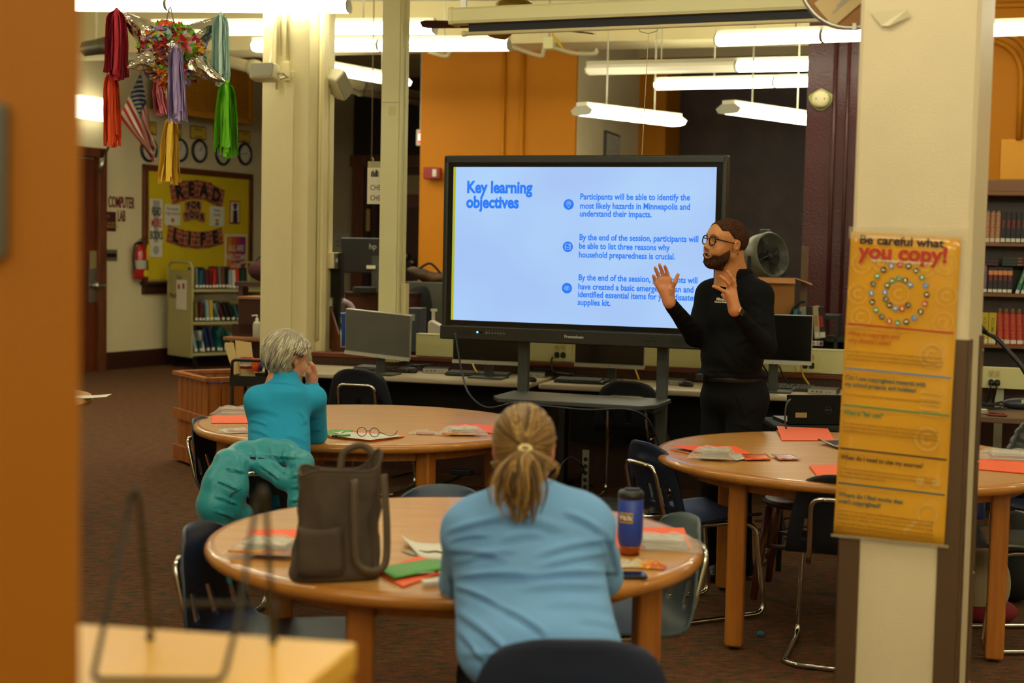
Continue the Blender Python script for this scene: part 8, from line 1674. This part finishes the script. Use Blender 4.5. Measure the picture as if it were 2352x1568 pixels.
a_, b_, c_3, d_3, e_3 = pp(2000, 28), pp(2085, 22), pp(2093, 38), pp(2042, 62), pp(2024, 60); t = thing('tape_scrap', 'crumpled scrap of clear tape high on the pillar', 'tape', G0 - vP * .004, PA); m = MB(); m.add([(p[0], -.003 - .006 * (i % 2), p[1]) for i, p in enumerate((a_, b_, c_3, d_3, e_3))], [(0, 1, 2, 3, 4)]); build('scrap', m, mat('wrinkled paper tape', 'd8cca8', .35), t)
M_GUARD = mat('brown corner guard', '5a4430', .3)
t = thing('corner_guard', 'brown plastic corner guard on the left edge of the poster pillar', 'guard', G0, PA); zg = pp(1941, 768)[1]; m = MB(); m.box((.026, -.004, zg / 2), (.062, .008, zg)); m.box((-.004, .03, zg / 2), (.008, .07, zg)); build('angle', m, M_GUARD, t, bevel=.003)
t = thing('corner_guard', 'brown plastic corner guard on the front right edge of the poster pillar', 'guard', G0 + uP * gw, PA); m = MB(); m.box((-.030, -.004, zg / 2), (.062, .008, zg)); m.box((.004, .03, zg / 2), (.008, .07, zg)); build('angle', m, M_GUARD, t, bevel=.003)
t = thing('corner_guard', 'brown plastic corner guard on the rear right edge of the poster pillar', 'guard', G0 + uP * gw + vP * .36, PA); m = MB(); m.box((.004, -.03, (zg + .0) / 2), (.008, .07, zg)); m.box((-.03, .004, zg / 2), (.07, .008, zg)); build('angle', m, M_GUARD, t, bevel=.003); m = MB()
for k in range(4): m.ell((.009, -.03, zg - .05 - .35 * k), (.003, .006, .006), 8, 5)
build('screw', m, M_STEEL, t)
# ================================================================ bookcase on the right
H0 = at(2190, 450, 11.6); t = thing('bookcase', 'tall brown wooden bookcase under the orange arched wall', 'bookcase', H0, ROOM); BKC_ = t
def hh(px, py): q = PL(px, py, H0, vR); d = q - H0; return d.dot(uR), q.z
zt = hh(2300, 428)[1]; M_BC = mat('brown library wood', '5a3218', .4, c2='40200e', vs=4, stretch=(1, 1, 5)); LB = 2.9
m = MB(); m.box((LB / 2, .3, zt / 2), (LB, .02, zt)); build('back_panel', m, M_WOODD, t)
m = MB(); m.box((LB / 2, .12, zt + .0), (LB + .08, .42, .10)); m.box((LB / 2, .10, zt - .06), (LB + .04, .38, .04)); build('cornice', m, mat('warm wood trim', '7a4a1c', .35), t, bevel=.01)
shz = [hh(2300, y)[1] for y in (558, 674, 792)]; step = shz[1] - shz[2]; shz += [shz[2] - step, shz[2] - 2 * step, .08]
for z in shz: m = MB(); m.box((LB / 2, .14, z - .012), (LB, .30, .024)); build('shelf', m, mat('warm wood trim', '7a4a1c', .35), t)
for x in (0, LB * .5, LB): m = MB(); m.box((x, .14, zt / 2), (.03, .31, zt)); build('upright', m, M_BC, t)
def sbook(x, z, w, h, hx, label, lean=0, sticker=True, title=None, tc=None, d=.16, group=None, flatb=False):
    p = H0 + uR * x + vR * .03; o = thing('book', label, 'book', (p.x, p.y, z), group=group, rot=(0, lean, ROOM)); b = MB(); b.box((w / 2, d / 2, h / 2), (w, d, h)); build('cover', b, mat('cov ' + hx, hx, .45), o, bevel=.0015)
    b = MB(); b.box((w / 2, d / 2 + .004, h / 2), (w * .82, d, h * .97)) if not flatb else b.box((w / 2, d / 2 + .004, h / 2), (w * .97, d, h * .8)); build('pages', b, M_PAPER, o)
    if sticker and not flatb: b = MB(); b.box((w / 2, -.001, h * .10), (w * .9, .003, h * .12)); build('spine_sticker', b, M_PAPER, o)
    if title:
        if flatb: text(title, h * .8, tc, o, (.12, -.002, h / 2), bold=.0004)
        else: text(title, w * .62, tc, o, (w / 2, -.002, h * .62), (math.pi / 2, R(90), 0), align='CENTER', sx=.85, bold=.0004)
    return o
M_TT = mat('title cream', 'd8c8a0', .5); M_TR = mat('title red', 'c83028', .5); M_TO = mat('title orange', 'd88030', .5)
x, z = hh(2262, 558); x -= .005; z = shz[0]
for i in range(4): sbook(x - .040 + .0405 * i, z, .038, .245, 'b06a40', f'{["worn", "first full", "middle", "right"][i]} salmon paperback on the top shelf right of the pillar', title='THE NATURAL WORLD', tc=M_TT, group='salmon paperbacks on the top shelf')
x += .123
for i in range(7): sbook(x + .0385 * i, z, .036, .245, '14161e', f'{ORD[i]} black paperback from the left with red vertical PROUD title, top shelf', title='PROUD', tc=M_TR, group='black paperbacks with red titles')
for i in range(12): sbook(x + .28 + .04 * i, z, .036, .24, ('a02830', '3c4440', '7a6a40')[i % 3], f'{ORD[i]} mixed book beyond the black paperbacks on the top shelf', group='mixed books at the right of the top shelf')
z = shz[1]; x, _ = hh(2245, 660)
for i in range(3): sbook(x - .03 + .035 * i, z, .033, .215, '243a6c', f'{ORD[i]} blue book with yellow title from the pillar, second shelf', title='GAMES OF DECEPTION', tc=M_TO, group='blue books on the second shelf')
x += .08
for i in range(5): sbook(x + .037 * i, z, .035, .21, '1c1418', f'{ORD[i]} black book with orange band, second shelf', title='NOVEL', tc=M_TR, group='black books with an orange band'); 
for i in range(5):
    p = H0 + uR * (x + .037 * i) + vR * .028; o = [q for q in bpy.data.objects if q.get('label', '') == f'{ORD[i]} black book with orange band, second shelf'][0]; b = MB(); b.box((.0175, -.0015, .165), (.034, .003, .035)); build('orange_band', b, mat('cov d88848', 'd88848', .5), o)
for i in range(4): sbook(x + .205 + .042 * i, z, .030, .235, '2c7c5c', f'{ORD[i]} green book leaning right on the second shelf', lean=.30, title='LOVELY WAR', tc=M_TT, group='leaning green books')
for i in range(10): sbook(x + .44 + .04 * i, z, .036, .20, ('2c4468', '6c2c2c', '4c5c4c')[i % 3], f'{ORD[i]} mixed book beyond the green ones on the second shelf', group='mixed books at the right of the second shelf')
for i in range(3): sbook(x + .10, z + .222 + .024 * i, .30, .022, '24342c', f'{["lowest", "middle", "topmost"][i]} dark book of the flat DRY stack', flatb=True, title='DRY', tc=mat('title salmon', 'c86850', .5), group='flat stack of dark books')
for i in range(2): sbook(x - .13, z + .222 + .024 * i, .20, .022, '3c1c24', f'{["lower", "upper"][i]} maroon book of the short flat stack by the pillar', flatb=True, group='flat stack of maroon books')
z = shz[2]; x, _ = hh(2254, 780)
for i in range(2): sbook(x + .062 * i - .01, z, .058, .255, 'd0b418', f'{["left", "right"][i]} yellow book on the third shelf', title='VOLUME', tc=mat('title olive', '7a6a10', .5), group='yellow books on the third shelf')
for i in range(5): sbook(x + .125 + .049 * i, z, .046, .25, 'b81c1c', f'{ORD[i]} red FOUNTAINS OF SILENCE book, third shelf', title='FOUNTAINS OF SILENCE', tc=M_TO, lean=-.06, group='red books on the third shelf')
for i in range(9): sbook(x + .39 + .035 * i, z, .030, .23, ('a8a898', '5c6870', '8a7a5a')[i % 3], f'{ORD[i]} pale book beyond the red ones on the third shelf', lean=-.08, group='pale books on the third shelf')
for r_, z in enumerate(shz[3:5]):
    x, _ = hh(2235, 900)
    for i in range(14): sbook(x + .045 * i, z, .040, .22, ('1c2c30', '24303c', '2c2428')[i % 3], f'{ORD[i]} dark book from the left on the {["fourth", "fifth"][r_]} shelf of the tall bookcase', lean=-.10, group=f'dark books on the {["fourth", "fifth"][r_]} shelf')
# right worktop with outlets and cables
q0 = at(2205, 865, 9.0); t = thing('right_raceway', 'cream outlet panel in front of the tall bookcase', 'raceway', q0, ROOM); zt_ = P(2300, 842, 9.0).z; zb_ = P(2300, 890, 9.0).z; zc2 = (zt_ + zb_) / 2
m = MB(); m.box((.9, .03, zc2), (1.9, .06, zt_ - zb_)); build('cover', m, M_RACE, t, bevel=.004); m = MB(); m.box((.9, .05, zb_ / 2), (1.9, .04, zb_ * .98)); 
for x in (.05, .24, 1.8): p_ = MB(); p_.box((x, .05, zb_ / 2), (.05, .04, zb_)); build('post', p_, M_GREYMET, t)
def rx2(px): q = PL(px, 865, q0, vR); return (q - q0).dot(uR)
for px in (2277, 2291):
    x = rx2(px); outlet(t, x, zc2 + .028, -.002, 1); outlet(t, x, zc2 - .030, -.002, 0); m = MB(); m.cyl((x, -.01, zc2 - .03), (x, -.04, zc2 - .032), .016, n=12); m.tube(catmull([(x, -.04, zc2 - .032), (x - .005, -.05, zc2 - .06), (x - .02, -.03, zc2 - .14), (x - .06, 0, zc2 - .19)], 4), .005, 6); build('plug', m, M_BLACK, t, smooth=True)
q1 = at(2200, 920, 8.35); zd = P(2300, 945, 8.5).z; t = thing('side_worktop', 'brown worktop in front of the tall bookcase right of the pillar', 'desk', q1, ROOM); m = MB(); m.box((.75, .2, zd - .02), (1.5, .55, .035)); build('worktop', m, mat('brown laminate', '6a5038', .4), t, bevel=.005)
for x in (.38, 1.4): m = MB(); m.box((x, .3, zd / 2 - .02), (.05, .05, zd - .04)); build('leg', m, M_GREYMET, t)
def ow(px, py): return Z(px, py, zd)
for lab, nm, px, py, dims, hx in (('pale grey adapter on the brown worktop by the pillar', 'adapter', 2252, 949, (.08, .06, .025), 'a8a088'), ('red-cased phone on the brown worktop', 'phone', 2290, 954, (.11, .07, .012), '8c2c2c')):
    t = thing(nm, lab, nm, ow(px, py), R(-20)); m = MB(); m.box((0, 0, dims[2] / 2), dims); build('body', m, mat('body ' + hx, hx, .4), t, bevel=.004); m = MB(); m.box((0, 0, dims[2] + .0006), (dims[0] * .8, dims[1] * .8, .001)); build('top_plate', m, M_GLOSS if nm == 'phone' else M_PAPER, t)
tangle('tangle of grey and black leads on the brown worktop', 2275, 925, 6, .10, .08); bpy.data.objects['cable_bundle.005'].location = ow(2272, 938)
q = ow(2340, 938); t = thing('barcode_scanner', 'dark handheld device with white label on the brown worktop', 'scanner', q, R(-10)); s = SDF((-.12, -.08, -.01), (.14, .08, .09), .006); s.ell((0, 0, .03), (.10, .05, .035), .02).ell((.06, 0, .035), (.06, .045, .03), .02); V, F = s.mesh(); np_obj('body', V, F, mat('dark blue grey plastic', '2c3440', .35), t); m = MB(); m.box((.03, -.05, .045), (.05, .004, .03), rotm(0, R(25))); build('label_sticker', m, M_PAPER, t)
cable('black gooseneck lamp arm reaching in from the right edge', [P(2254, 752, 7.4), P(2266, 764, 7.4), P(2290, 778, 7.3), P(2320, 810, 7.25), P(2352, 850, 7.2), P(2390, 930, 7.2), P(2400, 1000, 7.3)], .012, M_BLACK, 'gooseneck', cat='lamp')
t = thing('microphone', 'black microphone head at the tip of the gooseneck by the pillar', 'microphone', P(2254, 755, 7.4), rot=(0, R(-50), 0)); m = MB(); m.lathe([(.002, -.03), (.014, -.028), (.016, 0), (.022, .02), (.022, .04), (.012, .05), (.002, .052)], n=16); build('head', m, M_BLACK, t, smooth=True); m = MB(); m.lathe([(.0225, .018), (.0225, .024)], n=16, cap=False); build('steel_band', m, M_STEEL, t)
# jacket and bags at the right edge
JB = P(2345, 1010, 7.15); t = thing('black_coat', 'black quilted coat hanging over a chair at the right edge', 'coat', (JB.x, JB.y, .35)); s = SDF((-.35, -.2, -.1), (.4, .25, .65), .010); s.ell((.12, 0, .36), (.16, .09, .12), .05); s.chain([(.0, -.03, .30), (-.05, -.05, .18), (.02, -.05, .12)], [.08, .085, .07], .04); s.chain([(.18, 0, .38), (.15, 0, .1)], [.1, .1], .04)
V, F = s.mesh(); V += np_normals(V, F) * (.006 * np.abs(np.sin(V[:, 2] * 60 + V[:, 0] * 25)) - .004)[:, None]; np_obj('shell', V, F, mat('black quilted nylon', '1a1c18', .4), t); m = MB(); m.tube([(.0, -.12, .42), (.08, -.13, .30), (.16, -.12, .10)], .004, 6); build('zipper', m, M_DGREY, t)
q = P(2243, 1190, 6.35); t = thing('water_bottle', 'blue water bottle with black cap on the chair right of the pillar', 'bottle', (q.x, q.y, .455)); m = MB(); m.lathe([(.002, 0), (.034, 0), (.036, .01), (.036, .10), (.022, .125), (.002, .125)], n=20); build('body', m, mat('blue bottle', '1c3c8c', .3), t, smooth=True); m = MB(); m.cyl((0, 0, .122), (0, 0, .155), .02); build('cap', m, M_BLACK, t)
q = P(2262, 1360, 6.3); t = thing('tote_bag', 'beige and dark red cloth bag under the chair right of the pillar', 'bag', (q.x, q.y, 0)); s = SDF((-.2, -.15, -.02), (.2, .15, .40), .010); s.ell((0, 0, .17), (.11, .09, .16), .03); s.clip(lambda X, Y, Zz: -(Zz - .004), .004); V, F = s.mesh(); np_obj('bag_body', V, F, mat('beige canvas', 'a89878', .8), t); s = SDF((-.2, -.15, -.02), (.2, .15, .2), .010); s.ell((.02, 0, .05), (.125, .10, .06), .02); s.clip(lambda X, Y, Zz: -(Zz - .003), .004); V, F = s.mesh(); np_obj('red_base', V, F, mat('dark red cloth', '7a1420', .8), t)
q = P(2325, 1350, 6.7); t = thing('backpack', 'black backpack on the carpet at the right edge', 'bag', (q.x, q.y, 0)); s = SDF((-.2, -.15, -.02), (.2, .15, .46), .011); s.ell((0, 0, .21), (.13, .10, .22), .03).ell((0, -.07, .13), (.09, .05, .10), .02); s.clip(lambda X, Y, Zz: -(Zz - .004), .004); V, F = s.mesh(); np_obj('bag_body', V, F, M_BLACKM, t); m = MB(); m.tube(catmull([(-.06, -.09, .38), (-.09, -.13, .25), (-.08, -.11, .08)], 5), .012, 6); build('strap', m, M_BLACK, t)
# ================================================================ lettering becomes real mesh
bpy.context.view_layer.update(); _dg = bpy.context.evaluated_depsgraph_get(); _cache = {}
for o in [q for q in bpy.data.objects if q.type == 'FONT']:
    if o.data.name not in _cache: _cache[o.data.name] = bpy.data.meshes.new_from_object(o.evaluated_get(_dg), preserve_all_data_layers=False, depsgraph=_dg)
    n = bpy.data.objects.new('lettering', _cache[o.data.name]); COL.objects.link(n); n.parent = o.parent
    n.location = o.location; n.rotation_euler = o.rotation_euler; n.scale = o.scale
    if 'label' in o: n['label'] = o['label']
    bpy.data.objects.remove(o)
